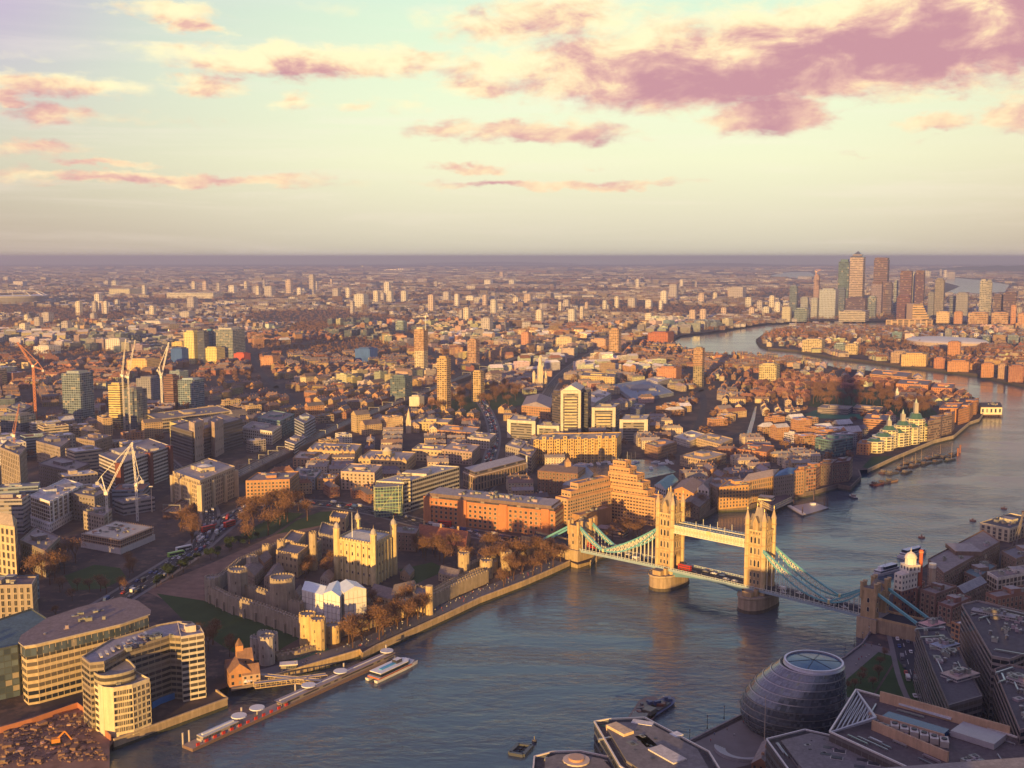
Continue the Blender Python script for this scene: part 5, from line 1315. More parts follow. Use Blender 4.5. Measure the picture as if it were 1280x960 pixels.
curtain([(575, 722), (610, 706), (640, 696), (672, 690)], 7, 3, 'far east wall running to the bridge approach', (.40, .32, .22))
curtain([(395, 812), (372, 820), (345, 825)], 3.0, 6, 'stone causeway linking the gate towers', (.34, .28, .2))
x, y = G(298, 752); round_tower(x, y, 7, HT(298, 752, 712), 'broad inner corner tower at the west end of the fortress', col=(.38, .33, .26), n=6)
x, y = G(316, 722); round_tower(x, y, 4.5, HT(316, 722, 696), 'square pale turret behind the inner corner tower', col=(.42, .37, .3), n=4)
x, y = G(354, 768); round_tower(x, y, 8.5, HT(354, 768, 722), 'largest half round tower of the inner west wall', col=(.38, .32, .24))
x, y = G(266, 750); round_tower(x, y, 5.5, HT(266, 750, 722), 'rounded bastion at the outer western corner over the moat', col=(.38, .33, .26))
rb1 = thing('gate_tower', 'sunlit twin drum gate tower beside the moat end', 'castle gate', (*G(392, 808), GZ))
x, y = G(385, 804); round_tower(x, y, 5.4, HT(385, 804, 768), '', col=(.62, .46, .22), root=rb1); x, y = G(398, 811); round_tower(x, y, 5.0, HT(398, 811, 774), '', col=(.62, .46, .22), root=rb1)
m_ = MB(); m_.box(*G(392, 803), GZ, 10, 9, 18, -.5, 'stone', (.5, .38, .22), 'roof', (.26, .22, .2)); part('gatehouse', m_, rb1)
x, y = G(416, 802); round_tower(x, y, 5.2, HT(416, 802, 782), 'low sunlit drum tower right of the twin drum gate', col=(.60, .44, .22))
rm = thing('gate_tower', 'grey twin drum gatehouse standing alone outside the moat', 'castle gate', (*G(330, 825), GZ))
for (px, py, t_, r_) in ((323, 822, 797, 4.8), (334, 829, 796, 4.8), (340, 820, 793, 4.0), (330, 816, 791, 3.6)):
    x, y = G(px, py); round_tower(x, y, r_, HT(px, py, t_), '', col=(.46, .42, .37), root=rm)
m_ = MB(); m_.box(*G(332, 821), GZ, 9, 8, 15, .3, 'stone', (.42, .38, .32), 'roof', (.24, .22, .2)); part('gatehouse', m_, rm)
block((516, 744), (537, 749), (541, 738), 768, 'water gate tower over the wharf with a wide dark arch', (.56, .44, .25))
x, y = G(537, 768); m_ = MB(); m_.cone(x, y, GZ, HT(537, 768, 732), 2.6, 2.6, 10, 'stone', (.6, .46, .25)); rwt = thing('wall_tower', 'slim round turret on the corner of the water gate', 'tower', (x, y, GZ)); part('drum', m_, rwt)
for (px, py, t_, r_, lab) in [(580, 722, 692, 4.5, 'sunlit mural tower left of the short gap in the inner wall'), (608, 722, 701, 5, 'mural tower above the middle of the wharf'), (632, 712, 690, 5, 'wall tower with a flat top near the bridge approach'), (655, 700, 682, 4.5, 'farthest wall tower, next to the bridge approach road'), (505, 770, 750, 3.6, 'small round tower behind the bare trees of the wharf')]:
    x, y = G(px, py); round_tower(x, y, r_, HT(px, py, t_), lab, col=(.50, .39, .23))
# sheeted scaffold tower
rs_ = thing('scaffold_cover', 'bright white sheeted scaffold with pleated roofs over a tower', 'scaffolding', (*G(420, 778), GZ))
for (l_, n_, r_, bs) in [((377, 737), (404, 744), (412, 733), 780), ((404, 742), (425, 746), (432, 733), 789), ((430, 741), (458, 736), (446, 727), 780)]:
    poly, z_ = roof3(l_, n_, r_, bs); m_ = MB(); m_.prism(poly, GZ + 2, z_, 'paint', (.86, .84, .78), cap=False); part('sheeting', m_, rs_)
    m_ = MB(); m_.gable(poly, z_, z_ + 3, 'paint', (.70, .82, .84), 'paint', (.8, .78, .7)); part('roof_sheet', m_, rs_)
    m_ = MB(); e = ccw(poly)
    for i in range(4):
        n_k = int(math.dist(e[i], e[(i + 1) % 4]) / 3)
        for k in range(n_k + 1):
            c = lerp(e[i], e[(i + 1) % 4], k / max(1, n_k)); m_.bar((*c, GZ), (*c, z_), .13, 'metal', (.5, .48, .45))
        for zz in range(8, int(z_), 4): m_.bar((*e[i], zz), (*e[(i + 1) % 4], zz), .11, 'metal', (.5, .48, .45))
    part('scaffold_poles', m_, rs_); SOLID.append(inset(poly, -3))
m_ = MB(); m_.box(*G(412, 781), GZ, 5, 5, 10, .4, 'paint', (.7, .7, .7)); part('stair_box', m_, rs_)
# pier head restaurant
rr_ = thing('pier_restaurant', 'brick and timber pier building with steep gables and lit white parasols', 'restaurant', (*G(302, 850), GZ))
for (px, py, w_, d_, h_, c) in [(298, 852, 12, 14, 8, (.45, .24, .12)), (306, 846, 9, 9, 12, (.52, .27, .12)), (293, 846, 10, 8, 6, (.3, .2, .15)), (313, 853, 10, 8, 6, (.5, .36, .25))]:
    q = rect(*G(px, py), w_, d_, .4); m_ = MB(); m_.prism(q, GZ, GZ + h_, 'house', c); m_.gable(q, GZ + h_, GZ + h_ + 5, 'roof', (.30, .18, .12), 'wall', c); part('house', m_, rr_)
m_ = MB(); x, y = G(300, 846); m_.box(x, y, GZ, 4, 4, 19, .4, 'wall', (.55, .28, .12)); m_.cone(x, y, GZ + 19, GZ + 23, 2.4, .3, 4, 'roof', (.25, .15, .1)); part('clock_turret', m_, rr_)
for k in range(6):
    m_ = MB(); x, y = G(308 + 2.6 * k, 857 - k * .8); m_.cone(x, y, GZ, GZ + 2.4, .08, .08, 5, 'metal'); m_.cone(x, y, GZ + 2.4, GZ + 3.6, 1.9, .1, 8, 'paint', (.82, .80, .76)); part('parasol', m_, rr_)
for k in range(12):
    m_ = MB(); x, y = G(286 + 3 * k, 866 - k * .9, 0); m_.cone(x, y, -3, 5, .35, .35, 6, 'bark'); part('pile', m_, rr_)
SOLID.append(inset(rect(*G(303, 850), 30, 22), -3))
q = [G(289, 862), G(322, 855), G(318, 846), G(292, 852)]; m_ = MB(); m_.prism(q, 4, 5.4, 'paint', (.28, .22, .18)); part('deck', m_, rr_)
kk = thing('kiosk', 'small white roofed ticket kiosk on the wharf by the pier', 'kiosk', (*G(361, 836), GZ)); m_ = MB(); q = rect(*G(361, 836), 9, 5, .2); m_.prism(q, GZ, GZ + 3, 'ribbon', (.3, .3, .3), bay=3, sto=3); part('wall', m_, kk); m_ = MB(); m_.prism(inset(q, -.8), GZ + 3, GZ + 3.6, 'paint', (.8, .7, .6), 'paint', (.8, .7, .6)); part('roof', m_, kk)
for (l_, n_, r_, bs, lab, c) in [((500, 716), (512, 720), (518, 712), 728, 'small gabled lodge on the green right of the keep', (.42, .3, .2)), ((548, 716), (572, 722), (578, 714), 732, 'long low lodge with a sunlit roof behind the inner wall', (.4, .32, .22)), ((400, 722), (412, 726), (418, 718), 736, 'small chapel like block left below the keep', (.38, .33, .26)), ((446, 752), (458, 756), (464, 748), 768, 'stone lodge tucked right of the sheeted scaffold', (.44, .36, .24)), ((366, 742), (374, 746), (380, 738), 760, 'narrow lodge between the round tower and the scaffold', (.36, .3, .24))]:
    block(l_, n_, r_, bs, lab, c, crenel=False, pitched=(3.5,), rc=(.22, .19, .18), win=(3, 3, 1, 1.4))
SOLID.append(pg([(70, 748), (78, 700), (105, 692), (205, 688), (222, 700), (170, 748)]))
# everything inside the walls stays free of generated houses
SOLID.append(pg([(180, 745), (262, 690), (345, 650), (410, 632), (530, 665), (700, 690), (712, 704), (600, 752), (450, 816), (290, 856), (230, 800)]))
# ================================================================== SOUTH BANK
EGG = thing('city_hall', 'leaning egg shaped glass hall with dark ribbed rings and an oval rooflight', 'civic building', (*G(1000, 905), GZ))
def egg_ring(t_):
    z = GZ + 36.5 * t_
    K = [(0, 21, 142), (.12, 24.2, 143), (.28, 26, 143.6), (.5, 24.8, 144.6), (.7, 22, 146.6), (.85, 19, 148.8), (1, 15.2, 151)]
    for (a, ra_, ca), (b_, rb_, cb_) in zip(K, K[1:]):
        if t_ <= b_: break
    u = (t_ - a) / (b_ - a); r_ = ra_ + (rb_ - ra_) * u; cx = ca + (cb_ - ca) * u; cy_ = 533 - 9 * t_ ** 1.2
    return cx, cy_, z, r_
NR = 10
for k in range(NR):
    t0, t1 = k / NR, (k + 1) / NR
    m_ = MB(); n = 56
    a0, b0 = egg_ring(t0), egg_ring(t1 - .012); lip = egg_ring(t1)
    def ring(c, dr=0): return [(c[0] + (c[3] + dr) * math.cos(j * 2 * math.pi / n), c[1] + (c[3] + dr) * .97 * math.sin(j * 2 * math.pi / n), c[2]) for j in range(n)]
    A_, B_ = ring(a0), ring(b0)
    for j in range(n):
        j2 = (j + 1) % n
        m_.face([A_[j], A_[j2], B_[j2], B_[j]], 'egg_glass', (.10, .12, .12), [(j * 2, k * 2), (j * 2 + 2, k * 2), (j * 2 + 2, k * 2 + 2), (j * 2, k * 2 + 2)])
    fl = part('glazed_storey', m_, EGG)
    m_ = MB(); m_.loft(ring(b0, .0), ring(b0, .5), 'dark_frame', (.1, .1, .1)); m_.loft(ring(b0, .5), ring(lip, .45), 'metal', (.34, .35, .37)); m_.loft(ring(lip, .45), ring(lip, -.4), 'dark_frame', (.1, .1, .1)); part('ring_ledge', m_, fl)
tp = egg_ring(1.0)
m_ = MB(); n = 48
def rg(r_, z, dx=0): return [(tp[0] + 1 + r_ * math.cos(j * 2 * math.pi / n), tp[1] + r_ * math.sin(j * 2 * math.pi / n), z) for j in range(n)]
m_.loft(rg(tp[3], tp[2]), rg(14.6, tp[2] + .9), 'metal', (.4, .42, .45)); m_.loft(rg(14.6, tp[2] + .9), rg(14.6, tp[2] + 1.7), 'paint', (.62, .64, .68)); m_.loft(rg(14.6, tp[2] + 1.7), rg(13.6, tp[2] + 1.7), 'paint', (.62, .64, .68)); m_.loft(rg(13.6, tp[2] + 1.7), rg(13.6, tp[2] + .9), 'paint', (.3, .3, .33)); part('roof_ring', m_, EGG)
m_ = MB(); m_.loft(rg(13.6, tp[2] + .9), rg(7, tp[2] + 1.5), 'glass_blue', (.1, .2, .3)); m_.loft(rg(7, tp[2] + 1.5), rg(.8, tp[2] + 1.9), 'glass_blue', (.1, .2, .3))
for j in range(0, 48, 8): m_.bar(rg(13.5, tp[2] + 1.0)[j], rg(7, tp[2] + 1.6)[j], .08, 'dark_frame'); m_.bar(rg(7, tp[2] + 1.6)[j], rg(1, tp[2] + 2.0)[j], .08, 'dark_frame')
part('rooflight', m_, EGG)
SOLID.append([(110, 505), (175, 505), (175, 560), (110, 560)])
sc_ = thing('sunken_amphitheatre', 'curved sunken stone steps in front of the glass egg', 'amphitheatre', (*G(940, 935), GZ))
for k in range(5):
    m_ = MB(); c = G(930, 938); r_ = 9 + k * 1.1; pts = [(c[0] + r_ * math.cos(a * .18 + 2.9), c[1] + r_ * .9 * math.sin(a * .18 + 2.9)) for a in range(14)]; upwall(pts, 0, 1.0, GZ, GZ + .3 + k * .35, 'paint', m_, (.32, .32, .34)); part('step', m_, sc_)

def sp(l, n, r, z):
    L, N, Rr = G(*l, z), G(*n, z), G(*r, z); return ccw([L, N, Rr, (L[0] + Rr[0] - N[0], L[1] + Rr[1] - N[1])])
def pipes(rr, P_, z, n=9):
    P_ = ccw(P_); c = centroid(P_)
    for k in range(n):
        i = random.randrange(len(P_)); a = lerp(P_[i], c, random.uniform(.15, .6)); d = (Vector(P_[(i + 1) % len(P_)]) - Vector(P_[i])).normalized(); L = random.uniform(6, 16); r_ = random.uniform(.18, .5); h = random.uniform(.5, 1.3)
        m = MB(); q = (a[0] + d.x * L, a[1] + d.y * L); m.bar((*a, z + h), (*q, z + h), r_, 'metal', jit((.42, .42, .42), .4)); m.bar((*a, z), (*a, z + h), r_, 'metal', (.4, .4, .4)); m.bar((*q, z), (*q, z + h), r_, 'metal', (.4, .4, .4))
        part('duct', m, rr)
# offices along the frame's foot
z = 41.0
A = [G(*p, z) for p in [(1037, 919), (1070, 866), (1150, 888), (1290, 932), (1330, 985), (1230, 1010), (1130, 962)]]
ra = hero('office_block', 'large glass office with a pointed white star shaped prow beside the egg', 'office building', A, z, (.20, .18, .17), (.13, .11, .11), bands=3.9, plant=0, nunits=0)
c = G(1110, 903, z)
m_ = MB()
for tip in [(1038, 919), (1071, 867)]:
    m_.bar((*G(*tip, z), z + 1.2), (G(1094, 907, z)[0], G(1094, 907, z)[1], z + 3.4), .35, 'paint', (.40, .42, .46), .6)
tips = [G(1038, 919, z), G(1094, 907, z), G(1071, 867, z)]
for k in range(1, 9):
    m_.bar((*lerp(tips[0], tips[1], k / 9), z + 1.2 + k * .22), (*lerp(tips[2], tips[1], k / 9), z + 1.2 + k * .22), .18, 'paint', (.36, .38, .42))
    m_.bar((*lerp(tips[0], tips[1], k / 9), z + 1.2 + k * .22), (*lerp(tips[2], tips[1], (k - 1) / 9), z + 1 + k * .22), .12, 'paint', (.36, .38, .42))
part('prow_frame', m_, ra)
def strip(root, name, a, b_, w, z0, h, mat, col):
    p, q = G(*a, z), G(*b_, z); d = Vector(q) - Vector(p); c_ = lerp(p, q, .5); m = MB(); m.box(c_[0], c_[1], z0, d.length, w, h, math.atan2(d.y, d.x), mat, col, 'roof' if mat == 'wall' else mat, tuple(v * .8 for v in col)); return part(name, m, root)
strip(ra, 'roof_screen', (1100, 877), (1262, 922), 1.0, z, 5.0, 'wall', (.62, .42, .26)); strip(ra, 'roof_screen', (1090, 912), (1185, 953), 1.0, z, 4.4, 'wall', (.60, .40, .25))
strip(ra, 'rooflight', (1125, 883), (1190, 902), 3.2, z + 1.2, .9, 'paint', (.66, .70, .74)); strip(ra, 'rooflight', (1106, 899), (1182, 922), 7.5, z + .3, 2.2, 'glass_blue', (.3, .4, .5)); strip(ra, 'plant_deck', (1196, 915), (1250, 932), 13, z + .2, 2.6, 'paint', (.46, .44, .44))
strip(ra, 'roof_screen', (1086, 900), (1180, 928), .8, z, 3.6, 'wall', (.50, .34, .24))
for k in range(6):
    m_ = MB(); c = lerp(G(1118, 912, z), G(1180, 932, z), k / 5); m_.box(*c, z + .3, 3.4, 6.0, 2.6, -.3, 'paint', (.52, .47, .42)); m_.cone(c[0], c[1], z + 2.9, z + 3.4, 1.2, 1.2, 10, 'dark_frame'); part('chiller', m_, ra)
roof_vents(ra, [G(*p, z) for p in [(1190, 940), (1250, 950), (1270, 975), (1220, 985)]], z, 34); roof_vents(ra, [G(*p, z) for p in [(1085, 900), (1150, 915), (1150, 935), (1100, 920)]], z, 14)
m_ = MB(); e = ccw(A)
for i in range(len(e)): m_.bar((*e[i], z + 1.6), (*e[(i + 1) % len(e)], z + 1.6), .35, 'paint', (.70, .66, .60))
part('roof_rail', m_, ra); pipes(ra, A, z, 22)

def office(label, pts, z, wc, nun=30, rim=(.62, .60, .58), bands=3.9):
    P_ = [G(*p, z) for p in pts]
    rr = hero('office_block', label, 'office building', P_, z, wc, (.10, .095, .10), bands=bands, plant=0, nunits=0)
    m = MB(); e = ccw(P_)
    for i in range(len(e)): m.bar((*e[i], z + 1.5), (*e[(i + 1) % len(e)], z + 1.5), .30, 'paint', rim)
    part('roof_rail', m, rr)
    roof_vents(rr, inset(P_, 3), z, nun)
    m = MB(); m.prism(inset(P_, 6), z, z + 2.4, 'ribbon', (.2, .19, .19), 'roof', (.20, .19, .19)); part('plant_room', m, rr)
    pipes(rr, P_, z)
    return rr
rkk = office('dark glass office with a white edged kinked roof at the egg\'s foot', [(958, 928), (1006, 916), (1050, 926), (1090, 944), (1130, 975), (1010, 1000)], 36.0, (.13, .14, .15), 40)
for k in range(12):
    m_ = MB(); c = lerp(G(1022, 936, 36), G(1092, 962, 36), (k % 6) / 5); c = (c[0] - (k // 6) * 3, c[1] - (k // 6) * 6); m_.box(*c, 36.1, 5.2, 3.2, 1.8 + .3 * (k % 3), -.35, 'paint', jit((.50, .48, .45), .25)); m_.box(c[0], c[1], 37.9 + .3 * (k % 3), 4.4, 2.4, .3, -.35, 'dark_frame'); part('chiller', m_, rkk)
rc2 = office('tall glass office with cream plant rooms and a green corner terrace', [(743, 906), (760, 903), (806, 901), (886, 944), (905, 975), (830, 1000), (775, 962)], 45.0, (.14, .16, .18), 36, (.72, .66, .56))
for (a, b_, w_, h_, c_) in [((764, 914), (786, 926), 5.5, 3.6, (.70, .54, .34)), ((790, 908), (816, 912), 4, 2.6, (.72, .70, .66)), ((826, 930), (850, 922), 4, 2.2, (.70, .72, .74)), ((818, 942), (850, 960), 7, 3, (.66, .62, .56)), ((800, 926), (815, 940), 5, 2.4, (.6, .64, .68))]:
    p, q = G(*a, 45), G(*b_, 45); d = Vector(q) - Vector(p); c_0 = lerp(p, q, .5); m_ = MB(); m_.box(c_0[0], c_0[1], 45, d.length, w_, h_, math.atan2(d.y, d.x), 'wall', c_, 'roof', tuple(v * .9 for v in c_)); part('plant_room', m_, rc2)
m_ = MB(); m_.face([(*G(*p, 45), 45.3) for p in [(749, 908), (762, 905), (790, 904), (772, 912)]][::-1], 'pitch'); part('green_terrace', m_, rc2)
m_ = MB()
for k in range(24):
    c = lerp(G(818, 920, 45), G(845, 932, 45), (k % 8) / 8); c = (c[0] + (k // 8) * 1.7, c[1] - (k // 8) * 2.2); m_.box(c[0], c[1], 45.2, 1.1, 1.7, 1.6, .5, 'paint', (.62, .58, .52))
part('cooling_fans', m_, rc2)
rc3 = office('low glass office with a curved white rim at the frame foot', [(668, 950), (690, 944), (725, 943), (768, 952), (790, 975), (700, 1010), (665, 980)], 40.0, (.15, .16, .18), 14, (.70, .62, .56))
m_ = MB(); c = G(720, 955, 40); m_.cone(c[0], c[1] - 2, 40, 43, 5.5, 5.5, 16, 'ribbon', (.6, .5, .4)); m_.cone(c[0], c[1] - 2, 43, 44, 3.2, 3.2, 16, 'paint', (.50, .30, .18)); part('roof_drum', m_, rc3)  # orange cap colour imitates low sunlight on the round roof

# residential slabs beside the bridge foot
def slabs(label, pts, z, wc, mat, terr=(), bay=3.6, z0=GZ):
    P_ = [G(*p, z) for p in pts]
    rr = hero('apartment_block', label, 'apartment building', P_, z, wc, (.11, .105, .115), bands=3.3, plant=0, nunits=10)
    pipes(rr, P_, z, 8); roof_vents(rr, inset(P_, 3), z, 16)
    for (a, b_, w_, c_) in terr:
        p, q = G(*a, z), G(*b_, z); d = Vector(q) - Vector(p); c_0 = lerp(p, q, .5); m_ = MB(); m_.box(c_0[0], c_0[1], z + .2, d.length, w_, 1.8, math.atan2(d.y, d.x), 'ribbon', (.5, .48, .46), 'roof', c_); t__ = part('roof_terrace', m_, rr)
        roof_vents(t__, rect(c_0[0], c_0[1], d.length * .7, w_ * .7, math.atan2(d.y, d.x)), z + 2, 7)
    return rr
slabs('narrow dark glass flats with three rooftop terraces beside the bridge approach', [(1145, 781), (1158, 774), (1177, 773), (1190, 800), (1210, 838), (1228, 872), (1186, 884), (1166, 838)], 40, (.20, .19, .18), 'ribbon',
      (((1155, 785), (1175, 780), 8, (.60, .36, .34)), ((1170, 812), (1192, 806), 8, (.30, .36, .44)), ((1186, 850), (1214, 842), 10, (.44, .36, .30))))
slabs('tall dark flats with close white balcony lines at the right edge', [(1202, 757), (1222, 752), (1290, 768), (1330, 800), (1262, 826), (1240, 822)], 45, (.30, .26, .24), 'ribbon', (((1215, 765), (1270, 775), 6, (.3, .3, .32)),))
slabs('nearest dark balconied flats in the bottom right corner', [(1243, 838), (1262, 832), (1320, 845), (1340, 900), (1275, 915)], 47, (.26, .21, .19), 'ribbon', (((1262, 850), (1300, 862), 7, (.3, .26, .26)),))
# brewhouse and the wharf rows
rbh = thing('brewhouse', 'white and brick riverside brewhouse with a lantern dome and tall red chimney', 'warehouse', (*G(1135, 770), GZ))
P_, zb_ = roof3((1119, 731), (1147, 738), (1156, 728), 776)
hero('', '', '', P_, zb_, (.30, .17, .12), (.3, .27, .25), win=(4, 4, 1.8, 2.6), root=rbh, plant=0)
zt_ = zb_ + 12; q = [G(*p, zt_) for p in [(1118, 716), (1128, 719), (1147, 714), (1138, 708)]]; m_ = MB(); m_.prism(q, GZ, zt_ - 11, 'house', (.28, .16, .11)); m_.prism(q, zt_ - 11, zt_, 'house', (.80, .76, .64), 'roof', (.6, .56, .5)); part('white_wing', m_, rbh)
c = centroid(q); m_ = MB(); m_.box(c[0] + 3, c[1] + 1, zt_, 9, 9, 5, .3, 'house', (.82, .78, .66)); m_.cone(c[0] + 3, c[1] + 1, zt_ + 5, zt_ + 9, 3.8, 3.8, 8, 'house', (.84, .8, .7))
for (a, b_, ra_, rb__) in ((9, 10.6, 4.2, 3.7), (10.6, 12.2, 3.7, 2.4), (12.2, 13.2, 2.4, .6), (13.2, 16, .35, .05)): m_.cone(c[0] + 3, c[1] + 1, zt_ + a, zt_ + b_, ra_, rb__, 12, 'roof', (.72, .68, .58))
part('lantern_dome', m_, rbh)
x, y = G(1148, 770); m_ = MB(); m_.cone(x, y, GZ, HT(1148, 770, 687), 1.7, 1.2, 10, 'wall', (.50, .14, .07)); m_.cone(x, y, HT(1148, 770, 687) - 2, HT(1148, 770, 687) - 1, 1.6, 1.6, 10, 'wall', (.6, .25, .12)); part('chimney', m_, rbh)
x, y = G(1163, 768); m_ = MB(); m_.box(x, y, GZ, 3, 3, HT(1163, 768, 706) - GZ, .3, 'wall', (.5, .4, .28)); zc_ = HT(1163, 768, 706); m_.cone(x, y, zc_ - 2, zc_ + 1, 2.4, 2.4, 12, 'paint', (.80, .76, .62)); part('clock_tower', m_, rbh)
for (l_, n_, r_, bs, wc_, lab, kw) in [
        ((1160, 700), (1180, 718), (1250, 678), 752, (.24, .16, .12), 'long wharf warehouse with a dark ridged roof running along the south bank', dict(win=(4, 3.8, 1.7, 2.2), nunits=14)),
        ((1183, 706), (1196, 712), (1250, 682), 735, (.50, .44, .32), 'cream cornice block stepping along in front of the wharf roofs', dict(win=(4, 3.8, 1.7, 2.2), nunits=4)),
        ((1225, 654), (1262, 662), (1300, 650), 678, (.70, .62, .42), 'cream riverside museum with dark roof on the south bank', dict(win=(5, 4, 2.4, 2.4), rc=(.12, .12, .13))),
        ((1234, 716), (1247, 724), (1310, 712), 758, (.66, .62, .54), 'white framed facade block with square windows at the right edge', dict(win=(4, 3.8, 2.6, 2.6))),
        ((1150, 738), (1170, 744), (1196, 734), 784, (.26, .17, .13), 'dark brick block with three bay fronts beside the brewhouse', dict(win=(4, 3.6, 1.8, 2.2), nunits=14)),
        ((1172, 754), (1190, 760), (1214, 748), 800, (.24, .13, .10), 'dark red block behind the narrow glass flats', dict(win=(4, 3.6, 1.8, 2.2), nunits=14)),
        ((1190, 736), (1205, 742), (1234, 728), 775, (.20, .14, .12), 'long dark shed with a pale vaulted roof behind the wharf row', dict(win=(4, 3.6, 1.8, 2.2), pitched=(3,), rc=(.28, .3, .32))),
        ((1205, 716), (1222, 724), (1246, 708), 750, (.22, .15, .12), 'dark hall with a teal flat roof behind the wharf row', dict(win=(4, 3.6, 1.8, 2.2), rc=(.14, .22, .24))),
        ((1232, 742), (1246, 748), (1300, 738), 790, (.30, .16, .11), 'brick block with tall red chimneys beside the white frames', dict(win=(4, 3.6, 1.8, 2.2))),
        ((1252, 690), (1270, 700), (1310, 685), 726, (.30, .22, .16), 'low brown building under the wharf wall at the right edge', dict(win=(4, 3.6, 1.8, 2.2), rc=(.2, .2, .22)))]:
    H3('wharf_building', lab, 'warehouse', l_, n_, r_, bs, wc_, **kw)
# unseen offices added outside the frame to cast shade over the near bank
for (x, y, w, d, h, lab) in [(70, 300, 62, 34, 74, 'unseen glass office added to shade the near bank, left of the pair'), (150, 320, 66, 34, 80, 'unseen glass office added to shade the near bank, right of the pair'), (245, 335, 90, 36, 78, 'long unseen glass office added to shade the near flats'), (10, 290, 40, 30, 52, 'low unseen office added for shade at the foot of the viewpoint'), (345, 400, 80, 36, 66, 'unseen office added for shade beyond the right edge')]:
    q = rect(x, y, w, d, .15); rr = thing('office_block', lab, 'office building', (x, y, GZ)); m_ = MB(); m_.prism(q, GZ, h, 'ribbon', (.35, .33, .32)); part('wall', m_, rr); m_ = MB(); m_.prism(inset(q, 1), h, h + 1, 'wall', (.3, .3, .3)); part('roof', m_, rr); SOLID.append(inset(q, -5))
# the glass spire the view is taken from
sh = thing('glass_tower', 'tapering glass skyscraper the view is taken from', 'skyscraper', (0, -44, GZ))
m_ = MB(); b0, b1 = rect(4, -46, 62, 60, .2), rect(4, -46, 20, 18, .2)
m_.loft([(*p, GZ) for p in b0], [(*p, 262) for p in b1], 'glass_blue'); m_.face([(*p, 262) for p in b1], 'metal'); part('facade', m_, sh)
# ================================================================== TOWERS FAR AND NEAR
def tower(px0, px1, top, base, wc, label, mat='punch', depth=.8, name='tower_block', cat='tower block', group=None, side=.22, plant=1, bay=3.5, sto=3.2, ang=.25):
    """a slab seen from its front, its right flank turned a little towards us"""
    w_px = px1 - px0; n_px = px1 - w_px * side
    y0 = G(n_px, base)[1]; s_ = y0 / FPX
    L, N = G(px0, base - .0), G(n_px, base)
    w = max(5, w_px * s_ * (1 - side)); d = max(5, w * depth)
    z = HT(n_px, base, top)
    c, s = math.cos(ang), math.sin(ang)
    Lx = (N[0] - w * c, N[1] + w * s * .35)
    q = [Lx, N, (N[0] + d * .5, N[1] + d), (Lx[0] + d * .5, Lx[1] + d)]
    q = ccw(q); cx, cy_ = centroid(q)
    root = thing(name, label, cat, (cx, cy_, GZ), group)
    k = max(1.0, y0 / 2200)
    m_ = MB(); m_.prism(q, GZ, z, mat, wc, 'roof', tuple(min(1, v * .8) for v in wc), bay * k, sto * k); part('wall', m_, root)
    if plant:
        m_ = MB(); m_.prism(inset(q, w * .22), z, z + max(2.5, (z - GZ) * .045), 'wall', tuple(v * .75 for v in wc)); part('plant_room', m_, root)
    SOLID.append(inset(q, -5))
    return root, q, z
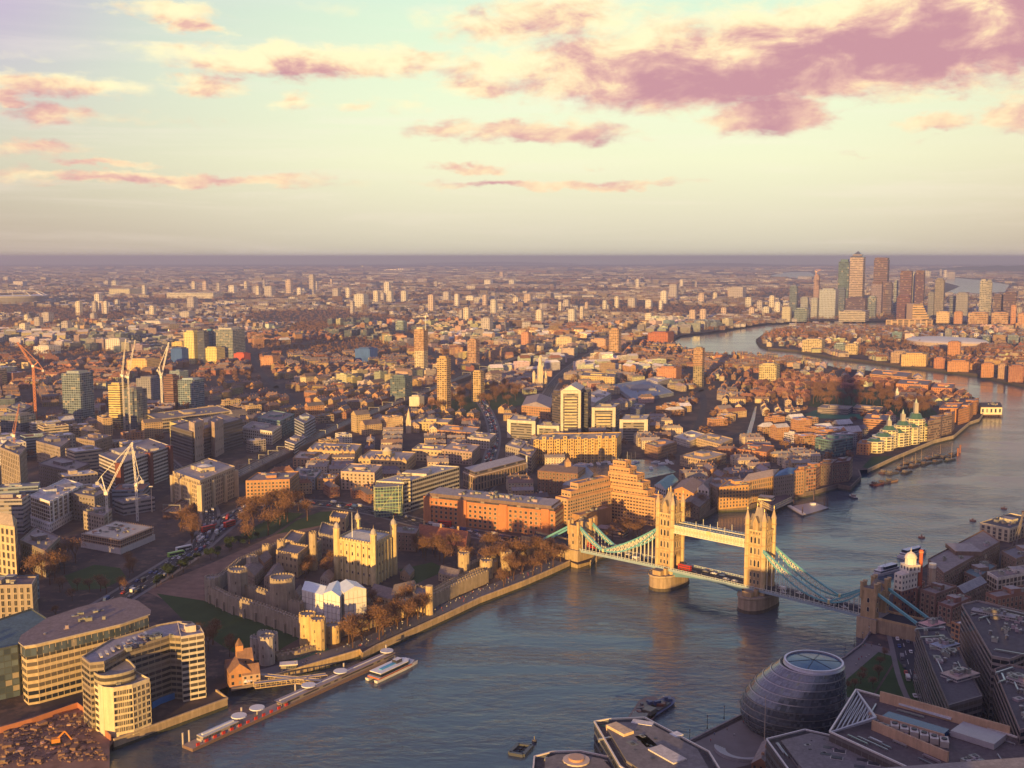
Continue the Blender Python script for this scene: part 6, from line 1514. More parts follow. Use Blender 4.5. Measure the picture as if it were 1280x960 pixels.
# towers of the east end
T = [(78, 109, 467, 532, (.42, .50, .56), 'pale blue glass twin tower with a bright lit seam, at left', 'curtain'), (136, 156, 481, 536, (.74, .60, .26), 'gold lit office tower with white window bands at left', 'ribbon'), (153, 178, 487, 537, (.26, .27, .30), 'grey glass tower pressed against the gold lit one', 'curtain'),
     (170, 197, 473, 508, (.30, .31, .36), 'square grey office tower behind the gold lit one', 'punch'), (205, 221, 470, 512, (.26, .15, .13), 'dark red slatted tower beside the white luffing crane', 'ribbon'), (222, 249, 475, 512, (.46, .60, .68), 'light blue stepped glass offices right of the dark red tower', 'curtain'),
     (0, 34, 520, 552, (.30, .30, .34), 'grey finned office at the left edge', 'curtain'),
     (230, 247, 415, 455, (.80, .72, .34), 'left hospital tower with a yellow panel and blue edge', 'punch'), (247, 259, 415, 455, (.12, .14, .2), 'dark flank wing of the left hospital tower', 'ribbon'), (258, 267, 413, 453, (.10, .34, .56), 'bright blue clad slab between the two hospital towers', 'curtain'), (266, 299, 412, 453, (.60, .62, .58), 'large pale glass hospital tower, the wider of the pair', 'curtain'), (254, 276, 435, 455, (.84, .72, .30), 'low bright yellow hospital block in front of the towers', 'punch'),
     (213, 232, 436, 456, (.06, .14, .42), 'deep blue clad block left of the hospital', 'plain'), (214, 232, 428, 438, (.80, .62, .24), 'yellow roofed block on the left of the hospital', 'punch'), (291, 309, 442, 453, (.55, .12, .08), 'red gabled hall right of the hospital', 'wall'),
     (157, 191, 450, 466, (.80, .58, .26), 'long yellow office with white top behind the dark towers', 'punch'), (443, 468, 436, 452, (.07, .16, .46), 'blue sheeted flats under repair in the middle distance', 'wall'),
     (518, 533, 412, 471, (.80, .70, .50), 'tall slim tower, orange above and white below, with a crane on its roof', 'balcony'), (546, 562, 448, 514, (.66, .46, .22), 'tall slim golden brick tower in the trees', 'balcony'), (589, 604, 465, 502, (.66, .48, .24), 'shorter golden brick tower right of the tall slim one', 'balcony'), (584, 598, 425, 459, (.56, .34, .22), 'brown brick tower with stacked balconies behind the park', 'balcony'),
     (761, 776, 412, 444, (.68, .44, .24), 'orange brick tower in front of the river reach', 'balcony'), (651, 663, 416, 438, (.56, .30, .20), 'pinkish brick tower in the middle distance', 'house'), (487, 512, 471, 501, (.20, .28, .30), 'dark teal glass block with pale side left of the slim towers', 'curtain'), (494, 507, 402, 417, (.55, .72, .68), 'pale green glass block in the middle distance', 'curtain'),
     (325, 346, 446, 459, (.56, .30, .16), 'square orange brick block beyond the railway', 'house'), (866, 880, 436, 484, (.42, .36, .22), 'tall dark yellow tower sheathed in scaffolding near the river reach', 'balcony'), (820, 852, 460, 478, (.56, .28, .16), 'bulky orange block left of the scaffolded tower', 'house'), (809, 842, 416, 431, (.50, .18, .09), 'red brick block with a curved roof on the river reach', 'punch'),
     (948, 976, 456, 480, (.74, .64, .34), 'square cream flats with a bright west face near the river reach', 'balcony'), (511, 528, 496, 508, (.70, .66, .54), 'square white block at the foot of the railway', 'wall'), (694, 720, 422, 434, (.70, .60, .40), 'cream flats in the middle distance left of the orange tower', 'punch'),
     (738, 762, 424, 434, (.60, .40, .28), 'low orange brick range left of the orange tower', 'house'), (870, 884, 402, 412, (.5, .48, .42), 'round ended brown flats at the water edge of the far reach', 'house'),
     (891, 910, 445, 452, (.52, .24, .12), 'small red brick block on the bank of the far reach', 'house'), (1042, 1059, 430, 442, (.50, .62, .64), 'pale green glass block on the peninsula bank', 'curtain'), (1002, 1034, 425, 440, (.74, .62, .36), 'long cream riverside flats at the left of the peninsula', 'balcony'), (1056, 1076, 431, 443, (.74, .60, .34), 'cream stepped flats right of the green glass block', 'balcony'),
     (1113, 1140, 440, 454, (.46, .34, .26), 'grey brown warehouse on the peninsula bank', 'punch'), (1126, 1166, 443, 458, (.70, .50, .24), 'long yellow warehouse flats on the peninsula bank', 'punch'), (1167, 1184, 448, 461, (.46, .22, .14), 'red brick wharf on the peninsula bank', 'house'), (1184, 1218, 452, 465, (.52, .28, .15), 'row of orange brick riverside houses on the peninsula', 'house'), (1184, 1204, 428, 448, (.50, .26, .14), 'bulky orange tower block inside the peninsula', 'house'),
     (1226, 1246, 455, 472, (.50, .26, .14), 'orange riverside flats at the right of the peninsula', 'house'), (1247, 1260, 456, 474, (.44, .30, .22), 'brown riverside flats at the right of the peninsula', 'house'), (1260, 1284, 458, 478, (.36, .18, .13), 'dark red riverside flats touching the right edge', 'house')]
for (a, b_, tp_, bs, wc, lab, mt) in T:
    dd = {'plain': 'wall'}.get(mt, mt)
    rt_, q, z = tower(a, b_, tp_, bs, wc, lab, dd)
    if 'scaffolding' in lab or 'slim tower, orange' in lab:
        m_ = MB(); m_.prism([lerp(p, centroid(q), -.06) for p in q], GZ + (z - GZ) * .55, z + 1, 'balcony', (.56, .34, .2), bay=2.4); part('upper_storeys', m_, rt_)
# docklands cluster
D = [(1046, 1061, 327, 392, (.20, .30, .36), 'grey blue glass tower left of the pyramid topped tower', 'curtain', .12), (1060, 1079, 321.5, 394, (.62, .46, .42), 'tallest tower, pink lit steel with a pyramid top', 'ribbon', .12), (1090, 1109, 325, 394, (.26, .16, .20), 'dark plum tower right of the pyramid topped one', 'ribbon', .1),
     (1088, 1104, 355, 395, (.34, .26, .34), 'shorter mauve tower in front of the dark plum tower', 'punch', .2), (1103, 1116, 354, 394, (.22, .16, .24), 'dark tower touching the right of the mauve one', 'ribbon', .2), (1116, 1122, 352, 394, (.42, .44, .48), 'slim pale grey tower behind the mauve one', 'ribbon', .2),
     (1123, 1140, 341.5, 398, (.26, .14, .18), 'left of the twin dark red towers', 'ribbon', .15), (1139, 1143, 342, 396, (.56, .50, .46), 'pale stair core between the twin dark red towers', 'wall', .3), (1142, 1155, 341, 398, (.20, .10, .15), 'right of the twin dark red towers', 'ribbon', .15), (1120, 1141, 371, 401, (.20, .10, .13), 'dark red block at the foot of the twin towers', 'ribbon', .2),
     (1167, 1181, 350, 398, (.32, .27, .26), 'brown grey tower right of the wedge shaped block', 'punch', .2), (1159, 1168, 366, 398, (.30, .28, .30), 'low grey tower behind the wedge shaped block', 'punch', .2), (1223, 1233, 351, 398, (.62, .56, .52), 'white striped left half of the pale riverside twin', 'balcony', .2), (1231, 1241, 352, 398, (.50, .46, .44), 'white striped right half of the pale riverside twin', 'balcony', .3),
     (1194, 1215, 367, 398, (.40, .36, .38), 'broad mauve grey block left of the striped twin', 'punch', .3), (1241, 1256, 369, 398, (.26, .17, .20), 'dark block right of the striped twin', 'ribbon', .2), (1253, 1273, 366, 399, (.22, .13, .16), 'dark plum block near the right edge', 'ribbon', .2), (1186, 1196, 371, 396, (.30, .30, .36), 'small dark block left of the broad mauve one', 'ribbon', .2),
     (1023, 1047, 362, 398, (.56, .56, .60), 'broad pale lilac office left of the blue glass tower', 'punch', .15), (986, 1001, 358, 396, (.30, .34, .44), 'slate blue pair of towers at the left of the cluster', 'curtain', .4), (1016, 1024, 345, 392, (.46, .30, .30), 'slim reddish tower with a crane on top', 'house', .2), (1013, 1023, 373, 398, (.52, .50, .50), 'pale lilac tower in front of the slim reddish one', 'punch', .2), (1046, 1057, 361, 396, (.20, .24, .34), 'dark blue block at the foot of the glass tower', 'ribbon', .2),
     (1056, 1085, 373, 398, (.20, .13, .19), 'wide dark block at the foot of the pyramid topped tower', 'ribbon', .15), (1084, 1098, 371, 398, (.50, .52, .56), 'rounded pale glass block beside the wide dark one', 'curtain', .3), (977, 992, 384, 402, (.52, .50, .42), 'cream flats at the left foot of the cluster', 'house', .3), (992, 1012, 386, 402, (.42, .50, .48), 'pale green glass block at the left foot of the cluster', 'curtain', .2),
     (1000, 1013, 372, 396, (.42, .42, .46), 'grey flats behind the pale green glass block', 'punch', .3), (1048, 1085, 389, 402, (.54, .50, .46), 'long low white quay building under the towers', 'ribbon', .1),
     (1170, 1189, 390, 404, (.66, .50, .32), 'cream riverside block right of the wedge', 'punch', .15), (1192, 1205, 390, 405, (.50, .28, .17), 'small orange riverside block among the docklands flats', 'house', .2), (1210, 1237, 391, 405, (.60, .38, .22), 'left long orange riverside block on the docklands shore', 'balcony', .1), (1239, 1262, 391, 405, (.60, .38, .23), 'right long orange riverside block on the docklands shore', 'balcony', .1), (1263, 1272, 382, 405, (.52, .28, .17), 'taller orange flats with a peaked roof at the right edge', 'house', .3), (1272, 1300, 392, 406, (.54, .32, .2), 'orange riverside flats cut by the right edge', 'house', .1),
     (1256, 1264, 378, 398, (.40, .42, .48), 'narrow grey tower right of the dark plum block', 'curtain', .3)]
for (a, b_, tp_, bs, wc, lab, mt, sd) in D:
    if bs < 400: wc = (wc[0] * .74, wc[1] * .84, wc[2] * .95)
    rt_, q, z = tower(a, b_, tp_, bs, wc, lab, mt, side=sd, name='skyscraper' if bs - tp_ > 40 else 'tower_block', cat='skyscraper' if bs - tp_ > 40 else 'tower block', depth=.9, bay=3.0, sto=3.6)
    if 'pyramid top' in lab and lab.startswith('tallest'):
        m_ = MB(); e = inset(q, 2); c = centroid(e)
        for i in range(4): m_.face([(*e[i], z), (*e[(i + 1) % 4], z), (*c, z + 26)], 'metal', (.20, .24, .32))
        part('pyramid_roof', m_, rt_)
    if 'twin dark red' in lab and 'core' not in lab or 'dark plum tower' in lab:
        m_ = MB(); e = inset(q, 3); m_.prism(e, z, z + 9, 'ribbon', (.2, .12, .15)); part('crown', m_, rt_)
a = G(1140, 404); b_ = G(1162, 404); wz = thing('wedge_building', 'orange lit wedge shaped flats with a sloping stepped roof on the docklands shore', 'apartment building', (*a, GZ))
m_ = MB(); z1, z2 = HT(1140, 404, 380), HT(1162, 404, 400)
D_ = 60
F0 = [(*a, GZ), (*b_, GZ), (*b_, z2), (lerp(a, b_, .55)[0], a[1], z1), (*a, z1)]
F1 = [(x, y + D_, z) for x, y, z in F0]
m_.face(F0, 'ribbon', (.62, .44, .24), [(0, 0), (8, 0), (8, 1), (4, 8), (0, 8)])
for i in range(5): m_.face([F0[(i + 1) % 5], F0[i], F1[i], F1[(i + 1) % 5]], 'wall', (.66, .5, .34))
part('wall', m_, wz); SOLID.append([a, b_, (b_[0], b_[1] + 60), (a[0], a[1] + 60)])
lg = thing('riverside_block', 'long low orange sheds with pale piers on the peninsula top shore', 'warehouse', (*G(1135, 409), GZ))
tower(1107, 1167, 400, 409, (.56, .40, .26), 'long low orange sheds with pale piers on the far shore of the peninsula', 'balcony', side=.03, depth=.15, name='riverside_block', cat='warehouse', bay=12)
bpy.data.objects.remove(lg)
# white domes of the leisure hall
dm = thing('leisure_hall', 'pair of white domed roofs among the dark trees of the peninsula', 'sports hall', (*G(1185, 430), GZ))
for (px, py, rx, ry) in ((1176, 430, 88, 110), (1203, 431, 62, 90)):
    x, y = G(px, py); m_ = MB(); n = 20
    prev = [(x + rx * math.cos(j * 2 * math.pi / n), y + ry * math.sin(j * 2 * math.pi / n), GZ + 10) for j in range(n)]
    m_.prism([(p[0], p[1]) for p in prev], GZ, GZ + 10, 'wall', (.5, .42, .36))
    for k in (1, 2, 3):
        f = math.cos(k * math.pi / 7); r_ = [(x + rx * f * math.cos(j * 2 * math.pi / n), y + ry * f * math.sin(j * 2 * math.pi / n), GZ + 10 + 9 * math.sin(k * math.pi / 7)) for j in range(n)]; m_.loft(prev, r_, 'paint', (.72, .68, .62)); prev = r_
    m_.face(prev, 'paint', (.72, .68, .62)); part('dome', m_, dm)
SOLID.append(pg([(1155, 436), (1220, 436), (1220, 424), (1155, 424)]))
# stadium and long white hall on the horizon side
st = thing('stadium', 'white ringed stadium bowl far away at the left edge', 'stadium', (*G(16, 379), GZ))
x, y = G(10, 379); m_ = MB(); n = 40
def er(r_, z): return [(x + r_ * 1.35 * math.cos(j * 2 * math.pi / n), y + r_ * math.sin(j * 2 * math.pi / n), z) for j in range(n)]
m_.loft(er(120, GZ), er(140, 38), 'balcony', (.3, .3, .34)); m_.loft(er(140, 38), er(150, 46), 'paint', (.75, .75, .74)); m_.loft(er(150, 46), er(95, 50), 'paint', (.7, .7, .72)); part('bowl', m_, st)
for j in range(0, 40, 3):
    m_ = MB(); m_.bar(er(148, 44)[j], er(118, 66)[j], 1.2, 'paint', (.75, .75, .75)); m_.bar(er(118, 66)[j], er(118, 66)[(j + 3) % 40], .8, 'paint', (.75, .75, .75)); part('mast', m_, st)
tower(205, 270, 366, 373, (.74, .72, .66), 'very long low white hall on the skyline left of centre', 'ribbon', side=.05, depth=.25, name='exhibition_hall', cat='hall', bay=8, plant=0)
tower(668, 746, 369, 373, (.72, .74, .76), 'very long pale warehouse roof in the haze right of centre', 'ribbon', side=.05, depth=.2, name='distribution_hall', cat='hall', bay=9, plant=0)
tower(135, 165, 361, 369, (.62, .60, .46), 'pale green roofed low block far at left', 'punch', side=.1, name='distant_block', cat='office building', plant=0)
# slender towers out to the skyline
POS = [(450, 368, 386, 16), (390, 344, 370, 7), (361, 350, 368, 8), (374, 360, 371, 6), (336, 358, 371, 12), (322, 358, 370, 5), (420, 361, 376, 9), (435, 360, 372, 6), (484, 353, 368, 8), (487, 364, 379, 8), (470, 364, 380, 7), (478, 366, 376, 5), (505, 364, 379, 8), (539, 369, 391, 8), (571, 368, 384, 6), (558, 365, 378, 9), (588, 370, 379, 12), (606, 369, 383, 6), (617, 375, 394, 8), (583, 385, 402, 8), (576, 388, 398, 5), (608, 398, 417, 14), (440, 377, 393, 5),
       (674, 388, 406, 9), (797, 349, 360, 5), (785, 349, 355, 3), (830, 364, 380, 9), (852, 350, 360, 5), (842, 356, 374, 12), (866, 388, 402, 9), (879, 387, 402, 9), (715, 387, 406, 10), (727, 384, 400, 4), (922, 359, 374, 22), (912, 362, 373, 5), (877, 367, 380, 8), (700, 378, 391, 4), (708, 375, 386, 8), (733, 378, 389, 4), (756, 376, 388, 6), (771, 371, 386, 6), (790, 373, 385, 11), (811, 375, 386, 9), (811, 392, 404, 10), (826, 376, 388, 5), (660, 368, 379, 10), (645, 372, 380, 8), (870, 352, 360, 3), (894, 366, 374, 6), (936, 372, 384, 9), (950, 376, 388, 8), (965, 370, 386, 7), (972, 378, 392, 8), (958, 384, 394, 10), (940, 385, 395, 8), (905, 385, 394, 8),
       (98, 377, 394, 7), (122, 368, 385, 8), (118, 377, 392, 6), (127, 377, 392, 6), (132, 377, 392, 5), (146, 375, 384, 5), (133, 351, 358, 7), (143, 351, 358, 7), (180, 357, 370, 5), (239, 372, 387, 11), (242, 352, 363, 5), (256, 352, 364, 6), (273, 354, 365, 4), (290, 357, 368, 9), (307, 352, 362, 4), (318, 358, 368, 4), (58, 391, 408, 12), (47, 397, 411, 9), (38, 399, 409, 9), (29, 405, 418, 10), (33, 394, 404, 6), (82, 402, 416, 10), (90, 404, 414, 5), (116, 392, 402, 7), (190, 383, 395, 7), (125, 404, 414, 10), (196, 400, 408, 9), (232, 390, 398, 16), (190, 402, 410, 38), (143, 424, 438, 24), (54, 433, 443, 26), (330, 350, 362, 3), (395, 352, 364, 5), (414, 349, 356, 3), (545, 352, 358, 4), (610, 350, 357, 10), (627, 340, 347, 5), (640, 350, 357, 8), (600, 372, 380, 16), (1135, 337, 345, 3), (1160, 339, 347, 10), (1182, 338, 348, 5), (1176, 337, 346, 3), (1190, 340, 348, 12)]
for i, (px, top, base, w) in enumerate(POS):
    tone = random.choice([(.62, .62, .60), (.70, .66, .58), (.52, .50, .52), (.60, .50, .46), (.46, .44, .48), (.74, .72, .70)])
    side_w = ['far left', 'left', 'middle left', 'middle', 'middle right', 'right', 'far right'][min(6, px * 7 // 1280)]
    dist_w = 'on the skyline' if base < 362 else 'in the haze' if base < 376 else 'beyond the middle distance' if base < 395 else 'in the middle distance'
    shape = 'slim' if w < 7 else 'broad' if w > 11 else 'plain'
    tn = 'white' if tone[0] > .68 else 'pale grey' if tone[0] > .58 and tone[1] > .58 else 'brownish' if tone[1] == .5 and tone[0] > .55 else 'lilac grey'
    tower(px - w / 2, px + w / 2, top, base, tone, f'{shape} {tn} tower block {dist_w} {side_w}{", tall and thin" if (base - top) > 1.8 * w else ", squat"}', 'punch', group='tower blocks scattered out to the skyline', bay=4, sto=3.6)
# hill line far away
for (pts, h, nm) in (([(820, 331), (900, 330), (960, 331.5), (1000, 332.5)], 70, 'far_hill'), ([(1150, 338), (1200, 336), (1300, 336), (1400, 340)], 90, 'far_hill'), ([(520, 329.5), (600, 329.2), (720, 329.6)], 60, 'far_hill')):
    line = pg(pts); m_ = MB(); n = len(line)
    a_ = [lerp(line[0], line[-1], k / 24) for k in range(25)]
    for k in range(24):
        h0 = h * math.sin(math.pi * k / 24) * (1 + .12 * math.sin(k * 2.1)); h1 = h * math.sin(math.pi * (k + 1) / 24) * (1 + .12 * math.sin((k + 1) * 2.1))
        p, q = a_[k], a_[k + 1]; D_ = 2200
        m_.face([(p[0], p[1] - D_, GZ), (q[0], q[1] - D_, GZ), (*q, GZ + h1), (*p, GZ + h0)], 'evergreen'); m_.face([(*p, GZ + h0), (*q, GZ + h1), (q[0], q[1] + D_, GZ), (p[0], p[1] + D_, GZ)], 'evergreen')
    single(nm, m_, kind='structure')

# ------------------------------------------------------------------ cranes
def lattice(m_, p, q, w, col, n, mat='paint', r_=.13):
    r_ *= .36; w *= .5
    p, q = Vector(p), Vector(q); d = (q - p).normalized(); up = Vector((0, 0, 1)) if abs(d.z) < .9 else Vector((1, 0, 0)); a = d.cross(up).normalized() * w / 2; b_ = d.cross(a).normalized() * w / 2
    cs = [a + b_, a - b_, -a - b_, -a + b_]
    for c in cs: m_.bar(p + c, q + c, r_, mat, col)
    for k in range(n):
        s0, s1 = p.lerp(q, k / n), p.lerp(q, (k + 1) / n)
        for i in range(4): m_.bar(s0 + cs[i], s1 + cs[(i + 1) % 4], r_ * .7, mat, col); m_.bar(s1 + cs[i], s1 + cs[(i + 1) % 4], r_ * .6, mat, col)
def crane(px, base, top, jib, col, label, zb=GZ, w=2.2, back=None, r_=.2):
    x, y = G(px, base, zb); zt = HT(px, base, top, zb)
    root = thing('tower_crane', label, 'crane', (x, y, zb)); m_ = MB(); lattice(m_, (x, y, zb), (x, y, zt), w, col, max(4, int((zt - zb) / 4)), r_=r_); part('mast', m_, root)
    def at(pp):      # a point of the jib, in the plane across the view at the mast's distance
        dx, dy, dz = pix_dir(*pp); k = y / dy; return (dx * k, y, CAMZ + dz * k)
    m_ = MB(); lattice(m_, (x, y, zt), at(jib), w * .75, col, 14, r_=r_ * .8); part('jib', m_, root)
    m_ = MB(); m_.box(x, y, zt - 1, 3.2, 3.2, 3.0, 0, 'paint', (.75, .72, .68)); part('cab', m_, root)
    bk = at(back) if back else (x - (at(jib)[0] - x) * .25, y, zt + 3)
    m_ = MB(); lattice(m_, (x, y, zt), bk, w * .7, col, 4, r_=r_ * .8); m_.box(bk[0], bk[1], bk[2] - 3, 3, 2.4, 3, 0, 'paint', (.4, .4, .42)); part('counter_jib', m_, root)
    m_ = MB(); ax = (x + (bk[0] - x) * .5, y, zt + max(6, (bk[2] - zt) + 5)); m_.bar((x, y, zt), ax, r_, 'paint', col); m_.bar(ax, at(jib), r_ * .5, 'paint', col); m_.bar(ax, bk, r_ * .5, 'paint', col); part('stay', m_, root)
    return root
WHT = (.78, .76, .72)
crane(135, 664, 617, (164, 555), WHT, 'white luffing crane with raised jib, left of the pair over the building site', back=(122, 602), r_=.34, w=3)
crane(172, 652, 606, (165, 553), WHT, 'white luffing crane with near vertical jib, right of the pair over the building site', back=(178, 600), r_=.38, w=3.2)
crane(46, 545, 458, (22, 428), (.60, .20, .08), 'tall orange crane at the left edge', r_=.5, w=4.5, back=(54, 462))
crane(156, 540, 470, (157, 424), (.62, .58, .55), 'thin pale crane behind the gold lit tower', r_=.34, w=3)
crane(163, 540, 472, (169, 425), (.62, .58, .55), 'second thin pale crane behind the gold lit tower, with splayed jib', r_=.34, w=3)
crane(203, 512, 472, (211, 428), WHT, 'white crane beside the dark red tower', r_=.55, w=4.5, back=(197, 462))
crane(532, 413, 396, (520, 396), WHT, 'small level crane on top of the slim orange and white tower', zb=99, r_=.4, w=2.6)
crane(1020, 345.5, 340, (1026, 337), (.5, .3, .3), 'crane on top of the slim reddish docklands tower', zb=170, r_=.9, w=6)
crane(1268, 700, 690, (1279, 640), (.22, .20, .20), 'dark crane jib beside the cream riverside museum', r_=.3, w=2.4, back=(1262, 690))
crane(20, 590, 545, (24, 505), (.42, .16, .10), 'dark red crane mast behind the left edge offices', r_=.3, w=2.6)
# ================================================================== VEHICLES
def car_parts(length, wid, h, col, kind='car'):
    """local parts of a vehicle that points along +x; returns [(name, MB)]"""
    P_ = []
    b = MB(); L, W_ = length / 2, wid / 2
    if kind == 'car':
        prof = [(-L, .35), (L, .35), (L, .75), (L * .55, .95), (L * .25, h), (-L * .5, h), (-L * .85, .98), (-L, .9)]
    elif kind == 'van':
        prof = [(-L, .35), (L, .35), (L, 1.1), (L * .72, h), (-L, h)]
    elif kind == 'bus':
        prof = [(-L, .4), (L, .4), (L, h - .3), (L - .3, h), (-L, h)]
    else:
        prof = [(-L, .5), (L, .5), (L, 2.6), (L * .55, 2.8), (L * .55, h), (-L, h)]
    k = .86 if kind == 'car' else 1
    a = [(x, -W_ * (k if z > .96 and kind == 'car' else 1), z) for x, z in prof]; c = [(x, W_ * (k if z > .96 and kind == 'car' else 1), z) for x, z in prof]
    b.face(a, 'paint', col); b.face(c[::-1], 'paint', col); b.loft(c, a, 'paint', col); P_.append(('body', b))
    g = MB()
    if kind == 'car':
        for s in (-1, 1): g.face([(-L * .45, s * W_ * .9, 1.0), (L * .42, s * W_ * .9, 1.0), (L * .2, s * W_ * .885, h - .08), (-L * .42, s * W_ * .885, h - .08)][::s], 'glass')
        g.face([(L * .56, -W_ * .8, 1.0), (L * .56, W_ * .8, 1.0), (L * .27, W_ * .76, h - .02), (L * .27, -W_ * .76, h - .02)], 'glass'); g.face([(-L * .84, W_ * .8, 1.02), (-L * .84, -W_ * .8, 1.02), (-L * .53, -W_ * .76, h - .02), (-L * .53, W_ * .76, h - .02)], 'glass')
    else:
        zs = [(1.3, h - .7)] if kind != 'bus' or h < 3.5 else [(1.2, 2.0), (2.9, 3.7)]
        for z0, z1 in zs:
            x0 = -L * .92 if kind == 'bus' else L * .35
            for s in (-1, 1): g.face([(x0, s * (W_ + .02), z0), (L * .94, s * (W_ + .02), z0), (L * .9, s * (W_ + .02), min(z1, 2.4 if kind != 'bus' else z1)), (x0, s * (W_ + .02), min(z1, 2.4 if kind != 'bus' else z1))], 'glass')
            g.face([(L + .02, -W_ * .9, z0), (L + .02, W_ * .9, z0), (L + .02 - (.0 if kind == 'bus' else .3), W_ * .9, z1), (L + .02 - (.0 if kind == 'bus' else .3), -W_ * .9, z1)], 'glass')
    P_.append(('window', g))
    r_ = .34 if kind == 'car' else .5
    for sx in (-.62, .62):
        for sy in (-1, 1):
            w = MB(); n = 10
            A_ = [(sx * L + r_ * math.cos(j * 2 * math.pi / n), sy * W_ * 1.01, r_ + r_ * math.sin(j * 2 * math.pi / n)) for j in range(n)]; B_ = [(x, y - sy * .25, z) for x, y, z in A_]
            w.loft(A_, B_, 'tyre'); w.face(A_, 'tyre'); P_.append(('wheel', w))
    return P_
PROTO = {}
def vehicle(key, length, wid, h, col, kind):
    if key not in PROTO: PROTO[key] = [(n, m.mesh(n)) for n, m in car_parts(length, wid, h, col, kind)]
    return PROTO[key]
def put(key, name, x, y, z, ang, label, cat, group, scale=1.0):
    root = thing(name, label, cat, (x, y, z), group); root.rotation_euler = (0, 0, ang); root.scale = (scale,) * 3
    for n, me in PROTO[key]:
        o = bpy.data.objects.new(n, me); COL.objects.link(o); o.parent = root
    return root
CC = {'white': (.75, .75, .74), 'silver': (.5, .5, .52), 'black': (.03, .03, .035), 'blue': (.05, .10, .28), 'red': (.45, .04, .03), 'grey': (.2, .2, .22)}
for n_, c_ in CC.items():
    vehicle(n_ + 'car', 4.6, 1.9, 1.5, c_, 'car'); vehicle(n_ + 'van', 6.0, 2.1, 2.5, c_, 'van')
vehicle('bus', 11, 2.6, 4.4, (.55, .03, .02), 'bus'); vehicle('coach', 12, 2.6, 3.3, (.70, .72, .70), 'bus'); vehicle('greenbus', 12, 2.6, 3.3, (.30, .55, .10), 'bus'); vehicle('lorry', 9, 2.5, 3.4, (.7, .68, .62), 'lorry')
def along(line, s):
    for i in range(len(line) - 1):
        L = math.dist(line[i], line[i + 1])
        if s <= L: return lerp(line[i], line[i + 1], s / L), math.atan2(line[i + 1][1] - line[i][1], line[i + 1][0] - line[i][0])
        s -= L
    return line[-1], 0.0
def near_pix(x, y, z=GZ):
    sp_, cp_ = math.sin(PITCH), math.cos(PITCH); dep = y * cp_ - (z - CAMZ) * sp_; return 640 + FPX * x / dep, 480 - FPX * (y * sp_ + (z - CAMZ) * cp_) / dep
MARK = [('the castle keep', 457, 700), ('the curved glass hall', 490, 640), ('the brick offices', 615, 660), ('the beige stone office', 255, 640), ('the oval garden', 118, 722), ('the curved office', 110, 800), ('the stepped hotel', 765, 650), ('the bridge approach', 712, 690), ('the red roof', 550, 690), ('the roadside trees', 340, 660), ('the wide parked street', 612, 550), ('the dock', 760, 600), ('the twin drum gate', 390, 800)]
def where(px, py): return min(MARK, key=lambda m_: (m_[1] - px) ** 2 + (m_[2] - py) ** 2)[0]
SEEN = {}
def unique(lab):
    k = SEEN.get(lab, 0); SEEN[lab] = k + 1
    return lab
def traffic(line, w, gap, lanes, group, what):
    short = group.split(' ', 1)[1]; seen_ = {}
    tot = sum(math.dist(line[i], line[i + 1]) for i in range(len(line) - 1)); 
    for off, dirn in lanes:
        s = random.uniform(2, gap)
        while s < tot - 4:
            (x, y), a = along(line, s); x2, y2 = x + math.sin(a) * off, y - math.cos(a) * off
            c = random.choice(list(CC)); kd = 'van' if random.random() < .2 else 'car'
            px, py = near_pix(x2, y2)
            if -20 < px < 1300 and py < 985:
                lane = 'nearside lane' if off > 0 else 'far lane'
                put(c + kd, 'parked_car' if what == 'parked' else kd, x2, y2, GZ + .04, a + (0 if dirn > 0 else math.pi), unique(f'{c} {kd} in the {lane} of the {short}, near {where(px, py)}'), kd, group)
            s += random.expovariate(1 / gap) + 7
random.seed(21)
traffic(tower_hill, 20, 11, ((-6.5, -1), (-2.5, -1), (2.5, 1), (6.5, 1)), 'cars fortress road', 'd')
traffic(approach, 13, 14, ((-3, -1), (3, 1)), 'cars bridge approach', 'd')
traffic(dock_street, 12, 3, ((-4.6, -1), (-2, -1), (2, 1), (4.6, 1)), 'cars wide street', 'parked')
traffic(minories, 13, 16, ((-3, -1), (3, 1)), 'cars railway junction', 'd')
traffic(byward, 12, 9, ((-3, -1), (3, 1)), 'cars left edge road', 'd')
traffic(south_road, 12, 12, ((-3, -1), (3, 1)), 'cars south bank road', 'd')
for (px, py, k, lab, cat_, a) in [(260, 664, 'bus', 'red double decker bus on the road left of the bare trees', 'bus', .9), (220, 695, 'greenbus', 'lime green single deck bus on the curving road', 'bus', .8), (230, 688, 'coach', 'pale coach right behind the lime green bus', 'coach', .8), (287, 658, 'bus', 'red bus waiting among signs at the junction', 'bus', 1.1),
        (548, 660, 'lorry', 'white lorry in front of the long brick offices', 'lorry', -.35), (556, 658, 'bus', 'long red bus in front of the long brick offices', 'bus', -.35), (480, 636, 'coach', 'white coach by the curved glass hall', 'coach', -.3), (498, 641, 'coach', 'white coach, the one nearer the road, by the curved glass hall', 'coach', -.3), (148, 755, 'lorry', 'white lorry by the oval garden', 'lorry', .8)]:
    x, y = G(px, py); put(k, 'bus' if 'bus' in cat_ else 'coach' if cat_ == 'coach' else 'lorry', x, y, GZ + .05, a, lab, cat_, None, 1.15)
